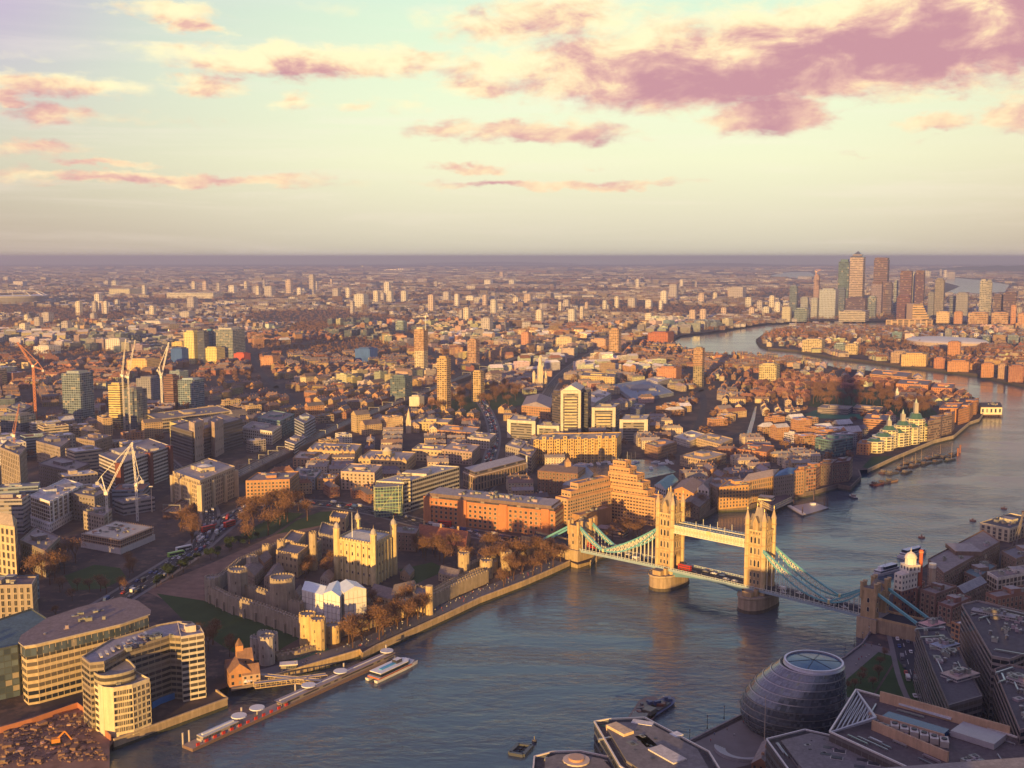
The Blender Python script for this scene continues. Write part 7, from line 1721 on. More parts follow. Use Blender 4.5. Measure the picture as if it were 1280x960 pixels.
# on the bridge
random.seed(5)
for (s, t, k, lab, cat_) in [(-112, -3, 'bus', 'red double decker bus on the bridge by the left gate tower', 'bus'), (-22, 3, 'bus', 'bright red double decker bus leaving the left bridge tower', 'bus'), (54, -3, 'whitevan', 'white van coming out of the right bridge tower arch', 'van'), (92, 3, 'lorry', 'tan lorry on the shaded half of the bridge', 'lorry'), (-66, 3, 'whitevan', 'white van on the left span of the bridge', 'van')]:
    x, y = bp_(s, t); put(k, 'bus' if cat_ == 'bus' else cat_, x, y, deck_z(s) + .03, BANG + (math.pi if t < 0 else 0), lab, cat_, None, 0.95 if k == 'bus' else 1.0)
for s in list(range(-105, -52, 9)) + list(range(-8, 30, 7)) + list(range(58, 115, 9)):
    t = random.choice((-3, 3)); c = random.choice([k_ for k_ in CC if k_ != 'red']); x, y = bp_(s, t); put(c + 'car', 'car', x, y, deck_z(s) + .03, BANG + (math.pi if t < 0 else 0), f'{c} car on the {"left span" if s < -50 else "middle span" if s < 40 else "shaded right span"} of the bridge, {"upstream" if t > 0 else "downstream"} lane', 'car', 'cars crossing the bridge')

# ================================================================== BOATS
def hull(m_, L, W_, h, col, z=0.0, n=10, bow=.35, mat='paint', deck=(.4, .38, .36)):
    pts = []
    for i in range(n + 1):
        u = i / n; x = -L / 2 + L * u; w = W_ / 2 * (1 if u < 1 - bow else math.cos((u - (1 - bow)) / bow * math.pi / 2) ** .8)
        pts.append((x, w))
    o = [(x, -w) for x, w in pts] + [(x, w) for x, w in pts[::-1] if w > .01]
    lo = [(x * .97, y * .8, z - .6) for x, y in o]; hi = [(x, y, z + h + (.5 if x > L * .3 else 0)) for x, y in o]
    m_.loft(lo, hi, mat, col); m_.face(hi, mat, deck)
def boat(name, x, y, ang, label, cat, pieces, group=None):
    root = thing(name, label, cat, (x, y, 0), group); root.rotation_euler = (0, 0, ang)
    for n, m_ in pieces: part(n, m_, root, origin=(0, 0, 0))
    return root
# river bus at the pier
def river_bus():
    P_ = []
    for s in (-1, 1):
        m_ = MB(); hull(m_, 38, 2.6, 1.6, (.80, .78, .74)); m_.v = [(a, b_ + s * 3.4, c) for a, b_, c in m_.v]; P_.append(('hull', m_))
    m_ = MB(); m_.prism([(-17, -4.6), (12, -4.6), (17.5, -2), (17.5, 2), (12, 4.6), (-17, 4.6)], 1.5, 2.4, 'paint', (.5, .16, .06), 'paint', (.6, .6, .6)); P_.append(('deck', m_))
    m_ = MB(); m_.prism([(-15, -4.2), (9, -4.2), (13.5, -1.8), (13.5, 1.8), (9, 4.2), (-15, 4.2)], 2.4, 4.3, 'glass', (.02, .03, .05), 'paint', (.80, .80, .78)); P_.append(('cabin', m_))
    m_ = MB(); m_.prism([(-15.4, -4.4), (9, -4.4), (12, -1.8), (12, 1.8), (9, 4.4), (-15.4, 4.4)], 4.3, 4.8, 'paint', (.82, .82, .80), 'paint', (.82, .82, .80)); m_.box(-3, 0, 4.8, 16, 2.4, .4, 0, 'paint', (.10, .40, .62)); P_.append(('roof', m_))
    m_ = MB(); m_.box(4, 0, 4.8, 5, 3.6, 2.0, 0, 'glass', (.02, .02, .03), 'paint', (.8, .8, .78)); m_.bar((2, 0, 6.8), (2, 0, 9.5), .12); P_.append(('wheelhouse', m_))
    return P_
a0, a1 = G(465, 852, 0), G(516, 828, 0); c = lerp(a0, a1, .5); boat('river_bus', c[0], c[1], math.atan2(a1[1] - a0[1], a1[0] - a0[0]), 'white twin hulled river bus with blue roof stripe moored at the long pier', 'ferry', river_bus())
for (px, py, L, lab, ang) in [(1106, 717, 32, 'white three deck party boat, the nearer of the two off the south wharves', .62), (1142, 694, 36, 'blue and white passenger boat moored behind the white party boat', .62)]:
    m1, m2, m3, m4 = MB(), MB(), MB(), MB(); hull(m1, L, 7.5, 1.8, (.78, .78, .78)); m2.box(-2, 0, 1.8, L * .72, 6.2, 2.4, 0, 'ribbon', (.8, .8, .8), 'paint', (.7, .72, .74)); m3.box(-4, 0, 4.3, L * .5, 5.4, 2.2, 0, 'glass', (0, 0, 0), 'paint', (.6, .66, .72)); m4.box(L * .18, 0, 4.3, 3, 3, 2.4, 0, 'paint', (.8, .8, .8)); m4.bar((0, 0, 6), (0, 0, 10), .12)
    x, y = G(px, py, 0); boat('passenger_boat', x, y, ang + (math.pi if px < 1130 else 0), lab, 'boat', [('hull', m1), ('saloon', m2), ('upper_deck', m3), ('wheelhouse', m4)])
for (px, py, lab) in [(1066, 622, 'small launch leaving a long wake in the middle of the river')]:
    m1, m2 = MB(), MB(); hull(m1, 14, 4.4, 1.4, (.10, .10, .12)); m2.box(-1, 0, 1.4, 5, 3, 2.4, 0, 'paint', (.35, .30, .26)); m2.bar((-1, 0, 3.5), (-1, 0, 7), .1); x, y = G(px, py, 0); boat('launch', x, y, 1.75, lab, 'boat', [('hull', m1), ('cabin', m2)])
# wake: real ridges on the water
m_ = MB(); x0, y0 = G(1066, 623, 0)
for s in (-1, 1):
    for k in range(4):
        pts = [(x0 + s * (1.5 + j * (1.6 + k * .9)) - j * 1.6, y0 - 6 - j * 9.5 - k * 6) for j in range(13)]
        a_ = offset_line(pts, -2.4); b_ = offset_line(pts, 2.4)
        for i in range(len(pts) - 1):
            h0 = .2 * (1 - i / 13); h1 = .2 * (1 - (i + 1) / 13)
            m_.face([(*b_[i], .01), (*b_[i + 1], .01), (*pts[i + 1], h1 + .02), (*pts[i], h0 + .02)], 'river_water'); m_.face([(*pts[i], h0 + .02), (*pts[i + 1], h1 + .02), (*a_[i + 1], .01), (*a_[i], .01)], 'river_water')
single('boat_wake', m_, 'long V shaped wake behind the small launch', 'wake', kind='stuff')
# moored barges
random.seed(11)
def barge(px, py, L, W_, ang, col, lab, extra=None):
    m1, m2 = MB(), MB(); hull(m1, L, W_, 1.8, col, bow=.22, deck=tuple(v * 1.3 for v in col)); m2.box(-L * .3, 0, 1.8, L * .2, W_ * .6, 2.6, 0, 'paint', jit((.14, .12, .11), .4)); pcs = [('hull', m1), ('deck_house', m2)]
    m3 = MB(); m3.box(L * .05, 0, 1.8, L * .4, W_ * .7, .8, 0, 'paint', jit((.08, .07, .065), .4)); pcs.append(('hold', m3))
    if extra: m4 = MB(); m4.bar((L * .1, 0, 1.8), (L * .1, 0, extra), .22, 'paint', (.34, .24, .17), .1); m4.bar((L * .1, 0, 4), (-L * .25, 0, 6), .16, 'paint', (.34, .24, .17)); pcs.append(('mast', m4))
    x, y = G(px, py, 0); return boat('barge', x, y, ang, lab, 'barge', pcs, 'boats moored in the middle of the river')
places = [(1128, 586, 'nearest the river middle'), (1134, 591, 'beside a white decked one'), (1143, 583, 'with a tall bare mast'), (1150, 578, 'under the tallest mast'), (1138, 580, 'in the inner row'), (1158, 580, 'half way along the outer row'), (1164, 574, 'with a stubby mast'), (1172, 578, 'low and flat in the outer row'), (1174, 571, 'with a rusty cabin'), (1184, 572, 'near the far piles'), (1188, 576, 'last in the outer row'), (1192, 569, 'touching the piles at the far end')]
for i, (px, py, w_) in enumerate(places): barge(px, py, random.uniform(22, 34), random.uniform(5, 7), .75 + random.uniform(-.1, .1), random.choice([(.03, .03, .035), (.045, .03, .03), (.02, .03, .05)]), 'dark moored barge ' + w_, random.choice((9, 16, 22)) if 'mast' in w_ or i % 2 == 0 else None)
for (px, py, lab, c) in [(1097, 606, 'orange lit tug at the left of the small moored group', (.25, .10, .06)), (1106, 604, 'white cabin tug in the small moored group', (.10, .08, .10)), (1115, 602, 'cream topped barge at the right of the small moored group', (.3, .2, .12)), (1108, 588 + 3, 'small work boat at the left end of the long mooring', (.12, .08, .08)), (1116, 592, 'grey work boat at the left end of the long mooring', (.10, .1, .12))]: barge(px, py, 20, 7, .6, c, lab)
for (px, py) in ((1197, 570), (1200, 566)):
    m_ = MB(); x, y = G(px, py, 0); m_.cone(x, y, -3, 10, 1.1, 1.1, 8, 'wall', (.30, .13, .08)); single('mooring_pile', m_, 'rusty mooring pile at the far end of the barges' + (', nearer one' if px == 1197 else ', farther one'), 'mooring post')
for (px, py, lab) in [(1152, 672, 'red mooring buoy off the south wharf'), (1216, 651, 'dark buoy in mid river'), (1255, 636, 'tan buoy near the right edge'), (1288 - 7, 640, 'buoy at the frame right edge')]:
    m_ = MB(); x, y = G(px, py, 0); m_.cone(x, y, -.5, 1.2, 3.2, 2.8, 10, 'paint', (.40, .18, .10)); m_.cone(x, y, 1.2, 3.2, .6, .2, 8, 'paint', (.3, .12, .08)); single('buoy', m_, lab, 'buoy')
# dark work barge and floating frame near the frame foot
b0 = barge(806, 893, 40, 13, 1.2, (.10, .04, .05), 'cluttered dark red work barge behind the cream topped office'); b1 = barge(823, 888, 32, 9, .9, (.05, .06, .14), 'blue hulled work barge lashed to the dark red one')
for bb, n_ in ((b0, 16), (b1, 9)):
    for k in range(n_):
        m_ = MB(); m_.box(random.uniform(-13, 13), random.uniform(-3.5, 3.5), 1.9, random.uniform(1, 4), random.uniform(1, 2.4), random.uniform(.8, 3), random.uniform(0, 3), 'paint', random.choice([(.16, .05, .04), (.10, .10, .12), (.35, .33, .32), (.05, .08, .20)])); part('deck_cargo', m_, bb, origin=(0, 0, 0))
m_ = MB(); q = [G(*p, .5) for p in [(637, 942), (648, 931), (665, 933), (654, 945)]]
for i in range(4): m_.bar((*q[i], .6), (*q[(i + 1) % 4], .6), .9, 'paint', (.07, .08, .10)); m_.bar((*lerp(q[i], q[(i + 1) % 4], .5), .6), (*lerp(q[i - 1], q[(i + 2) % 4], .5), .6), .2, 'paint', (.1, .1, .12))
single('floating_frame', m_, 'square dark floating frame alone on the river near the frame foot', 'pontoon')
m_ = MB(); x, y = G(668, 928, 0); m_.cone(x, y, -.5, 1.6, 1.4, 1.2, 8, 'paint', (.1, .1, .12)); m_.cone(x, y, 1.6, 3.4, .3, .2, 6, 'paint', (.2, .2, .2)); single('buoy', m_, 'small dark buoy beside the floating frame', 'buoy')
# long pier with its gangways
pier = thing('river_pier', 'long covered floating pier with round roof lights and red barriers', 'pier', (*G(380, 880, 0), 0))
A_, B_ = G(236, 938, 0), G(493, 822, 0); d = Vector(B_) - Vector(A_); L = d.length; pa_ = math.atan2(d.y, d.x)
def pt(u, v=0.0): n_ = Vector((-d.y, d.x)).normalized(); c_ = Vector(A_) + d * u + n_ * v; return (c_.x, c_.y)
m_ = MB(); m_.prism([pt(0, -3), pt(1, -3), pt(1, 5), pt(0, 5)], -.8, 1.6, 'paint', (.22, .15, .12), 'paint', (.34, .26, .22)); part('pontoon', m_, pier)
m_ = MB(); m_.prism([pt(.40, -1.5), pt(.985, -1.5), pt(.985, 3.5), pt(.40, 3.5)], 1.6, 3.6, 'ribbon', (.30, .26, .26), 'roof', (.24, .20, .22), bay=3, sto=2); part('shelter', m_, pier)
m_ = MB(); m_.prism([pt(.39, -2.2), pt(.99, -2.2), pt(.99, 4.2), pt(.39, 4.2)], 3.8, 4.2, 'paint', (.30, .25, .26), 'paint', (.28, .23, .25), bottom=True); m_.prism([pt(.40, .8), pt(.98, .8), pt(.98, 1.5), pt(.40, 1.5)], 4.2, 4.6, 'paint', (.78, .78, .76), 'paint', (.78, .78, .76)); part('canopy', m_, pier)
m_ = MB(); m_.prism([pt(.05, -1.5), pt(.20, -1.5), pt(.20, 3.5), pt(.05, 3.5)], 1.6, 4.4, 'ribbon', (.45, .42, .42), 'paint', (.5, .52, .54), bay=3); m_.prism([pt(.06, .4), pt(.19, .4), pt(.19, 1.6), pt(.06, 1.6)], 4.4, 5.0, 'paint', (.76, .78, .78), 'paint', (.76, .78, .78)); part('waiting_room', m_, pier)
for u in (.22, .545, .71, .97, .30):
    x, y = pt(u, 2); m_ = MB(); m_.cone(x, y, 1.6, 5.2, .3, .3, 6); m_.cone(x, y, 5.2, 5.7, 4.2, 4.0, 16, 'paint', (.66, .68, .70)); part('round_roof', m_, pier)
for k in range(12):
    u = .02 + k * .035; m_ = MB(); m_.prism([pt(u, -2.4), pt(u + .012, -2.4), pt(u + .012, -1.8), pt(u, -1.8)], 1.6, 3.0, 'paint', (.55, .05, .03), 'paint', (.55, .05, .03)); part('barrier', m_, pier)
for u in (.005, .03, .25, .5, .75, .99):
    x, y = pt(u, 5.4); m_ = MB(); m_.cone(x, y, -3, 7.5, .5, .5, 8, 'paint', (.5, .46, .42)); part('pile', m_, pier)
for (p, q, lab) in (((318, 862), (408, 848), 'sunlit lower gangway from the pier restaurant'), ((326, 851), (402, 856), 'upper covered gangway to the long pier')):
    m_ = MB(); a_, b_ = (*G(*p, 4), 5.2), (*G(*q, 2), 2.0); v_ = Vector(b_) - Vector(a_); n_ = Vector((-v_.y, v_.x, 0)).normalized() * 1.6
    lo = [tuple(Vector(a_) - n_), tuple(Vector(b_) - n_), tuple(Vector(b_) + n_), tuple(Vector(a_) + n_)]; m_.face(lo, 'paint', (.4, .34, .3)); m_.face([(x, y, z + 2.6) for x, y, z in lo], 'paint', (.36, .34, .36))
    for s_ in (-1, 1):
        m_.bar(Vector(a_) + n_ * s_, Vector(b_) + n_ * s_, .22, 'paint', (.62, .46, .24)); m_.bar(Vector(a_) + n_ * s_ + Vector((0, 0, 2.6)), Vector(b_) + n_ * s_ + Vector((0, 0, 2.6)), .22, 'paint', (.55, .44, .3))
        for k in range(15): m_.bar((Vector(a_) + n_ * s_).lerp(Vector(b_) + n_ * s_, k / 14), (Vector(a_) + n_ * s_).lerp(Vector(b_) + n_ * s_, k / 14) + Vector((0, 0, 2.6)), .1, 'paint', (.6, .48, .3))
    single('gangway', m_, lab, 'gangway')
# pier station and pontoon by the old wharves
ps = thing('pier_station', 'dark roofed pier house with a white two storey cabin on piles by the orange warehouse', 'pier building', (*G(962, 632, 0), 0))
q = [G(*p, 5) for p in [(937, 624), (965, 638), (992, 625), (966, 615)]]; m_ = MB(); m_.prism(q, 4, 5.5, 'paint', (.6, .5, .36), 'paint', (.25, .2, .2)); part('deck', m_, ps)
m_ = MB(); m_.prism(inset(q, 3), 5.5, 8.6, 'punch', (.78, .66, .42), 'roof', (.14, .10, .11)); part('cabin', m_, ps); m_ = MB(); c_ = G(958, 624, 9); m_.box(*c_, 8.6, 14, 9, 3.6, -.5, 'ribbon', (.8, .7, .5), 'roof', (.7, .62, .5)); part('upper_cabin', m_, ps)
for k in range(16):
    m_ = MB(); x, y = lerp(q[k % 4], q[(k + 1) % 4], (k // 4) / 4); m_.cone(x, y, -3, 4, .4, .4, 6, 'bark'); part('pile', m_, ps)
pn = thing('pontoon', 'floating landing stage with a grey launch and tall piles right of the pier house', 'pontoon', (*G(1010, 636, 0), 0)); q = [G(*p, 1) for p in [(984, 634), (1003, 645), (1036, 635), (1018, 628)]]
m_ = MB(); m_.prism(q, -.6, 1.4, 'paint', (.10, .09, .10), 'paint', (.34, .32, .34)); part('deck', m_, pn); m_ = MB(); m_.prism([q[0], q[1], lerp(q[1], q[2], .12), lerp(q[0], q[3], .12)], 1.4, 2.6, 'paint', (.8, .70, .55), 'paint', (.8, .72, .6)); part('ramp', m_, pn)
for p in ((1003, 645), (1034, 632), (1031, 632), (992, 632), (1017, 627)):
    m_ = MB(); x, y = G(*p, 0); m_.cone(x, y, -3, 9, .5, .5, 8, 'paint', (.12, .08, .08)); part('pile', m_, pn)
m1, m2 = MB(), MB(); hull(m1, 13, 4.2, 1.3, (.55, .57, .6)); m2.box(0, 0, 1.3, 5, 3, 2.2, 0, 'paint', (.7, .72, .74)); x, y = G(1016, 633, 0); boat('launch', x, y, .2, 'grey police launch lying on the landing stage by the pier house', 'boat', [('hull', m1), ('cabin', m2)])
# yachts in the dock
random.seed(3)
for k in range(34):
    px, py = (random.uniform(700, 840), random.uniform(577, 586)) if k < 24 else (random.uniform(676, 690), random.uniform(592, 632))
    m1, m2, m3 = MB(), MB(), MB(); hull(m1, 12, 3.6, 1.3, (.74, .76, .78), z=GZ, deck=(.7, .7, .7)); m2.box(-.5, 0, GZ + 1.3, 4.5, 2.4, 1.1, 0, 'paint', jit((.6, .62, .66))); m3.bar((0, 0, GZ), (0, 0, GZ + 13), .1)
    x, y = G(px, py); boat('yacht', x, y, random.choice((.3, 1.7)) + random.uniform(-.2, .2), unique(f'{"white yacht with a bare mast in the marina basin by the yellow flats" if k < 24 else "white yacht in the narrow basin beside the dark dock warehouse"}'), 'yacht', [('hull', m1), ('cabin', m2)] + ([('mast', m3)] if k % 2 else []), 'yachts in the dock basins')

# ================================================================== TREES
def make_tree(seed, H, Rr, n_leaf, leaf, mat='twigs'):
    rnd = random.Random(seed); tr = MB(); tips = []
    def limb(p, d, L, r_, lev):
        q = p + d * L
        tr.bar(p, q, r_, 'bark', r2=r_ * .62)
        if lev == 0: tips.append(q); return
        for _ in range(rnd.choice((3, 3, 4))):
            d2 = (d + Vector((rnd.uniform(-1, 1), rnd.uniform(-1, 1), rnd.uniform(-.25, .7))) * .75).normalized(); limb(q, d2, L * rnd.uniform(.6, .82), r_ * .6, lev - 1)
    limb(Vector((0, 0, -.3)), Vector((0, 0, 1)), H * .30, H * .022, 3)
    cr = MB()
    for _ in range(n_leaf):
        t_ = rnd.choice(tips); o = Vector((rnd.gauss(0, 1), rnd.gauss(0, 1), rnd.gauss(0, .8))) * Rr * .17
        p = t_ + o; a = Vector((rnd.gauss(0, 1), rnd.gauss(0, 1), rnd.gauss(0, 1))).normalized(); b_ = a.cross(Vector((rnd.gauss(0, 1), rnd.gauss(0, 1), rnd.gauss(0, 1)))).normalized()
        s1, s2 = leaf * rnd.uniform(.6, 1.6), leaf * rnd.uniform(.10, .26) if mat == 'twigs' else leaf * .6
        cr.face([tuple(p - a * s1 - b_ * s2), tuple(p + a * s1 - b_ * s2), tuple(p + a * s1 * .8 + b_ * s2)], mat)
    zs = max(v[2] for v in cr.v); f = H / zs
    tr.v = [(x * f, y * f, z * f) for x, y, z in tr.v]; cr.v = [(x * f, y * f, z * f) for x, y, z in cr.v]
    return tr.mesh('trunk'), cr.mesh('crown')
TREES = [make_tree(s, 15, 8, 820, .62) for s in (1, 2, 3, 4, 5)]
EVER = [make_tree(s, 12, 6, 1500, .6, 'evergreen') for s in (8, 9)]
SMALL = [make_tree(s, 10, 5, 420, .6) for s in (11, 12, 13)]
NT_COUNT = 0
def tree(x, y, s=1.0, kind='bare', label='', group='bare winter trees'):
    global NT_COUNT; NT_COUNT += 1
    tr, cr = random.choice(EVER if kind == 'green' else TREES if kind == 'bare' else SMALL)
    root = thing('leafless_tree' if kind != 'green' else 'evergreen_tree', label, 'tree', (x, y, GZ), group); root.rotation_euler = (0, 0, random.uniform(0, 6.3)); root.scale = (s, s, s * random.uniform(.9, 1.15))
    for n, me in (('trunk', tr), ('crown', cr)):
        o = bpy.data.objects.new(n, me); COL.objects.link(o); o.parent = root
    return root
random.seed(17)
size_w = lambda s: 'small' if s < .75 else 'tall' if s > 1.15 else 'middling'
def grove(pts, n, smin, smax, where_, kind='bare', gap=9):
    poly = pg(pts); xs = [p[0] for p in poly]; ys = [p[1] for p in poly]; put_ = []
    tries = 0
    while len(put_) < n and tries < n * 40:
        tries += 1; x, y = random.uniform(min(xs), max(xs)), random.uniform(min(ys), max(ys))
        if not inside(x, y, poly) or any(math.hypot(x - a, y - b_) < gap for a, b_ in put_): continue
        put_.append((x, y)); s = random.uniform(smin, smax); px, _ = near_pix(x, y); mid = (min(p[0] for p in pts) + max(p[0] for p in pts)) / 2
        sd = 'left' if px < mid - 12 else 'right' if px > mid + 12 else 'middle'
        tree(x, y, s, kind, f'{size_w(s)} {"leafless tree" if kind == "bare" else "evergreen"} {where_}, {sd} of the group', where_ if len(where_) < 60 else None)
def inside(x, y, poly):
    c = False; j = len(poly) - 1
    for i in range(len(poly)):
        if (poly[i][1] > y) != (poly[j][1] > y) and x < (poly[j][0] - poly[i][0]) * (y - poly[i][1]) / (poly[j][1] - poly[i][1]) + poly[i][0]: c = not c
        j = i
    return c
grove([(290, 668), (305, 645), (350, 635), (385, 638), (395, 652), (350, 668), (310, 684)], 17, 1.2, 1.7, 'on the green bank behind the barracks')
grove([(505, 705), (515, 690), (560, 690), (600, 690), (650, 690), (690, 695), (660, 712), (600, 715), (540, 702)], 20, 1.0, 1.5, 'among the fortress walls right of the keep')
grove([(620, 728), (650, 712), (700, 700), (705, 704), (660, 722), (630, 735)], 12, .9, 1.2, 'on the wharf next to the bridge')
grove([(428, 810), (440, 795), (500, 775), (530, 768), (532, 773), (480, 798), (440, 814)], 16, .9, 1.25, 'along the sunlit wharf below the sheeted scaffold', gap=6)
grove([(440, 760), (470, 752), (515, 758), (500, 772), (450, 785)], 8, .9, 1.2, 'between the fortress walls above the wharf', gap=7)
grove([(40, 728), (60, 712), (75, 700), (100, 700), (90, 718), (60, 738)], 10, 1.1, 1.5, 'in the shaded garden behind the left edge offices')
grove([(215, 672), (230, 655), (245, 656), (248, 672), (235, 685)], 7, 1.0, 1.4, 'by the wall next to the beige office')
grove([(60, 735), (150, 738), (160, 725), (160, 705), (165, 705), (168, 728), (155, 742), (80, 744)], 12, .6, .9, 'in a ring around the oval garden', gap=7)
grove([(380, 705), (395, 700), (420, 712), (415, 725), (385, 730), (365, 725)], 6, .8, 1.1, 'in the castle court left of the keep')
grove([(770, 660), (800, 664), (810, 672), (780, 678), (745, 683), (750, 670)], 10, .7, 1.1, 'on the terrace below the stepped hotel', gap=6)
grove([(850, 655), (870, 646), (888, 640), (885, 634), (862, 640)], 5, .9, 1.3, 'at the inlet beside the left bridge tower', gap=7)
grove([(520, 512), (560, 518), (640, 506), (655, 495), (640, 488), (600, 488), (550, 500)], 34, 1.2, 1.7, 'in the park around the golden towers', gap=14)
grove([(1010, 508), (1018, 490), (1112, 488), (1116, 505), (1080, 513), (1040, 511)], 44, 1.2, 1.6, 'in the dark park behind the football pitch', gap=14)
grove([(1108, 518), (1112, 506), (1160, 508), (1170, 516), (1150, 523)], 22, 1.1, 1.5, 'in the park below the little white church', gap=12)
grove([(262, 702), (290, 690), (330, 672), (300, 680), (250, 706)], 10, .5, .9, 'on the dark slope beside the curving road', 'green', gap=6)
grove([(185, 740), (215, 715), (250, 700), (240, 708), (205, 730)], 10, .5, .8, 'on the verge above the moat', 'green', gap=6)
grove([(1050, 868), (1092, 826), (1110, 820), (1118, 832), (1085, 872)], 8, .4, .65, 'on the lawn beside the glass egg', gap=7)
grove([(235, 800), (270, 792), (300, 815), (285, 830), (255, 815)], 7, .7, 1.1, 'between the flats and the gatehouse')
grove([(700, 600), (760, 600), (800, 590), (770, 612), (745, 640)], 5, .6, .9, 'around the dock basin')
# ================================================================== PEOPLE, LAMPS
def person_mesh(top, legs, seed):
    m_ = MB(); rnd = random.Random(seed); st_ = rnd.uniform(.1, .3)
    def seg(a, b_, r0, r1, mat, col, n=6):
        a, b_ = Vector(a), Vector(b_); d = (b_ - a).normalized(); u = d.cross(Vector((0, 1, 0))).normalized(); v = d.cross(u)
        A_ = [tuple(a + (u * math.cos(k * 2 * math.pi / n) + v * math.sin(k * 2 * math.pi / n)) * r0) for k in range(n)]; B_ = [tuple(b_ + (u * math.cos(k * 2 * math.pi / n) + v * math.sin(k * 2 * math.pi / n)) * r1) for k in range(n)]
        m_.loft(A_, B_, mat, col); m_.face(B_, mat, col); m_.face(A_[::-1], mat, col)
    for s in (-1, 1):
        seg((s * .1, 0, .9), (s * .12 + .0, s * st_, .45), .10, .075, 'paint', legs); seg((s * .12, s * st_, .45), (s * .12, s * st_ * 1.3, .04), .075, .05, 'paint', legs); seg((s * .12, s * st_ * 1.3 - .05, .04), (s * .12, s * st_ * 1.3 + .16, .04), .05, .04, 'tyre', (0, 0, 0))
        seg((s * .22, 0, 1.42), (s * .27, -s * .1, 1.12), .06, .05, 'paint', top); seg((s * .27, -s * .1, 1.12), (s * .25, -s * .1 + .08, .86), .05, .035, 'paint', top)
    seg((0, 0, .85), (0, 0, 1.2), .17, .16, 'paint', top, 8); seg((0, 0, 1.2), (0, 0, 1.48), .16, .19, 'paint', top, 8); seg((0, 0, 1.46), (0, 0, 1.54), .07, .06, 'skin', top)
    for (z0, z1, r0, r1, mt) in ((1.52, 1.58, .06, .10, 'skin'), (1.58, 1.68, .10, .11, 'skin'), (1.68, 1.76, .115, .08, 'bark'), (1.76, 1.79, .08, .03, 'bark')): seg((0, 0, z0), (0, 0, z1), r0, r1, mt, top, 8)
    return m_.mesh('person')
random.seed(29)
PM = [(n, person_mesh(c, l, i)) for i, (n, c, l) in enumerate([('dark coat', (.05, .05, .07), (.04, .04, .05)), ('red jacket', (.45, .05, .04), (.06, .07, .12)), ('white top', (.7, .7, .68), (.08, .08, .12)), ('blue jacket', (.06, .12, .32), (.05, .05, .06)), ('tan coat', (.42, .30, .18), (.10, .08, .07))])]
def person(x, y, z, lab, grp):
    n, me = random.choice(PM); o = bpy.data.objects.new('person', me); COL.objects.link(o); o.location = (x, y, z); o.rotation_euler = (0, 0, random.uniform(0, 6.3)); tag(o, unique(f'person in a {n} {lab}'), 'person', grp)
Lw = sum(math.dist(wharf_line[i], wharf_line[i + 1]) for i in range(len(wharf_line) - 1))
for k in range(110):
    u = random.random() ** 1.1; (x, y), a = along(wharf_line, Lw * (.08 + .85 * u)); off = random.uniform(-5.5, 5.5); sec = 'near the ticket kiosk' if u < .2 else 'below the twin drum gate' if u < .4 else 'under the bare trees' if u < .6 else 'in front of the water gate' if u < .75 else 'near the bridge end'
    person(x + math.sin(a) * off, y - math.cos(a) * off, GZ + .1, f'walking on the wharf {sec}', 'people strolling on the wharf')
for k in range(26):
    line = southwalk2 if k < 14 else southwalk; tot = sum(math.dist(line[i], line[i + 1]) for i in range(len(line) - 1)); (x, y), a = along(line, tot * random.random()); off = random.uniform(-5, 5)
    person(x + math.sin(a) * off, y - math.cos(a) * off, GZ + .1, 'on the shaded walk ' + ('below the glass egg' if k < 14 else 'between the glass egg and the bridge'), 'people on the shaded riverside walk')
for k in range(60):
    s = random.uniform(-110, 112); t = random.choice((-1, 1)) * random.uniform(6.5, 8.4); person(*bp_(s, t), deck_z(s) + .15, f'on the {"near" if t > 0 else "far"} footway of the bridge, {"left span" if s < -50 else "middle" if s < 50 else "right span"}', 'people crossing the bridge')
def lamp_mesh():
    p, l = MB(), MB(); p.cone(0, 0, 0, .9, .26, .2, 8, 'dark_frame'); p.cone(0, 0, .9, 4.8, .12, .09, 8, 'dark_frame'); l.cone(0, 0, 4.8, 5.3, .18, .34, 8, 'paint', (.8, .78, .7)); l.cone(0, 0, 5.3, 5.7, .36, .05, 8, 'dark_frame'); return p.mesh('post'), l.mesh('lantern')
LP, LL = lamp_mesh()
def lamp(x, y, z, lab, grp, s=1.0):
    root = thing('street_lamp', lab, 'street lamp', (x, y, z), grp); root.scale = (s, s, s)
    for n, me in (('post', LP), ('lantern', LL)):
        o = bpy.data.objects.new(n, me); COL.objects.link(o); o.parent = root
for i, (px, py) in enumerate([(862, 929), (884, 911), (905, 899), (926, 890)]): lamp(*G(px, py), GZ, ['first', 'second', 'third', 'fourth'][i] + ' black lamp post from the left on the river wall before the egg', 'lamps on the shaded river wall', 1.3)
for i, (px, py) in enumerate([(1056, 822), (1068, 812), (1078, 804), (1086, 796)]): lamp(*G(px, py), GZ, ['first', 'second', 'third', 'fourth'][i] + ' lamp post from the egg on the walk to the bridge', 'lamps between egg and bridge', 1.3)
for i in range(16): (x, y), a = along(wharf_line, Lw * (.1 + .055 * i)); lamp(x + math.sin(a) * 6, y - math.cos(a) * 6, GZ, 'black lamp post on the sunlit wharf edge, ' + where(*near_pix(x, y)) + ' side', 'lamps along the sunlit wharf', 1.0)
for (px, py, h, lab) in [(190, 640, 24, 'tall floodlight mast beside the footbridge by the building site'), (617, 905, 0, '')]:
    if h: m_ = MB(); x, y = G(px, py); m_.cone(x, y, GZ, GZ + h, .5, .3, 8, 'paint', (.7, .62, .5)); m_.box(x, y, GZ + h, 3.4, 1, 1, 0, 'paint', (.8, .75, .6)); single('light_mast', m_, lab, 'light mast')
m_ = MB(); x, y = G(955, 943); m_.cone(x, y, GZ, GZ + 30, .25, .12, 8, 'paint', (.66, .56, .42)); single('flagpole', m_, 'tall bare flagpole standing by the sunken steps', 'flagpole')
random.seed(31)
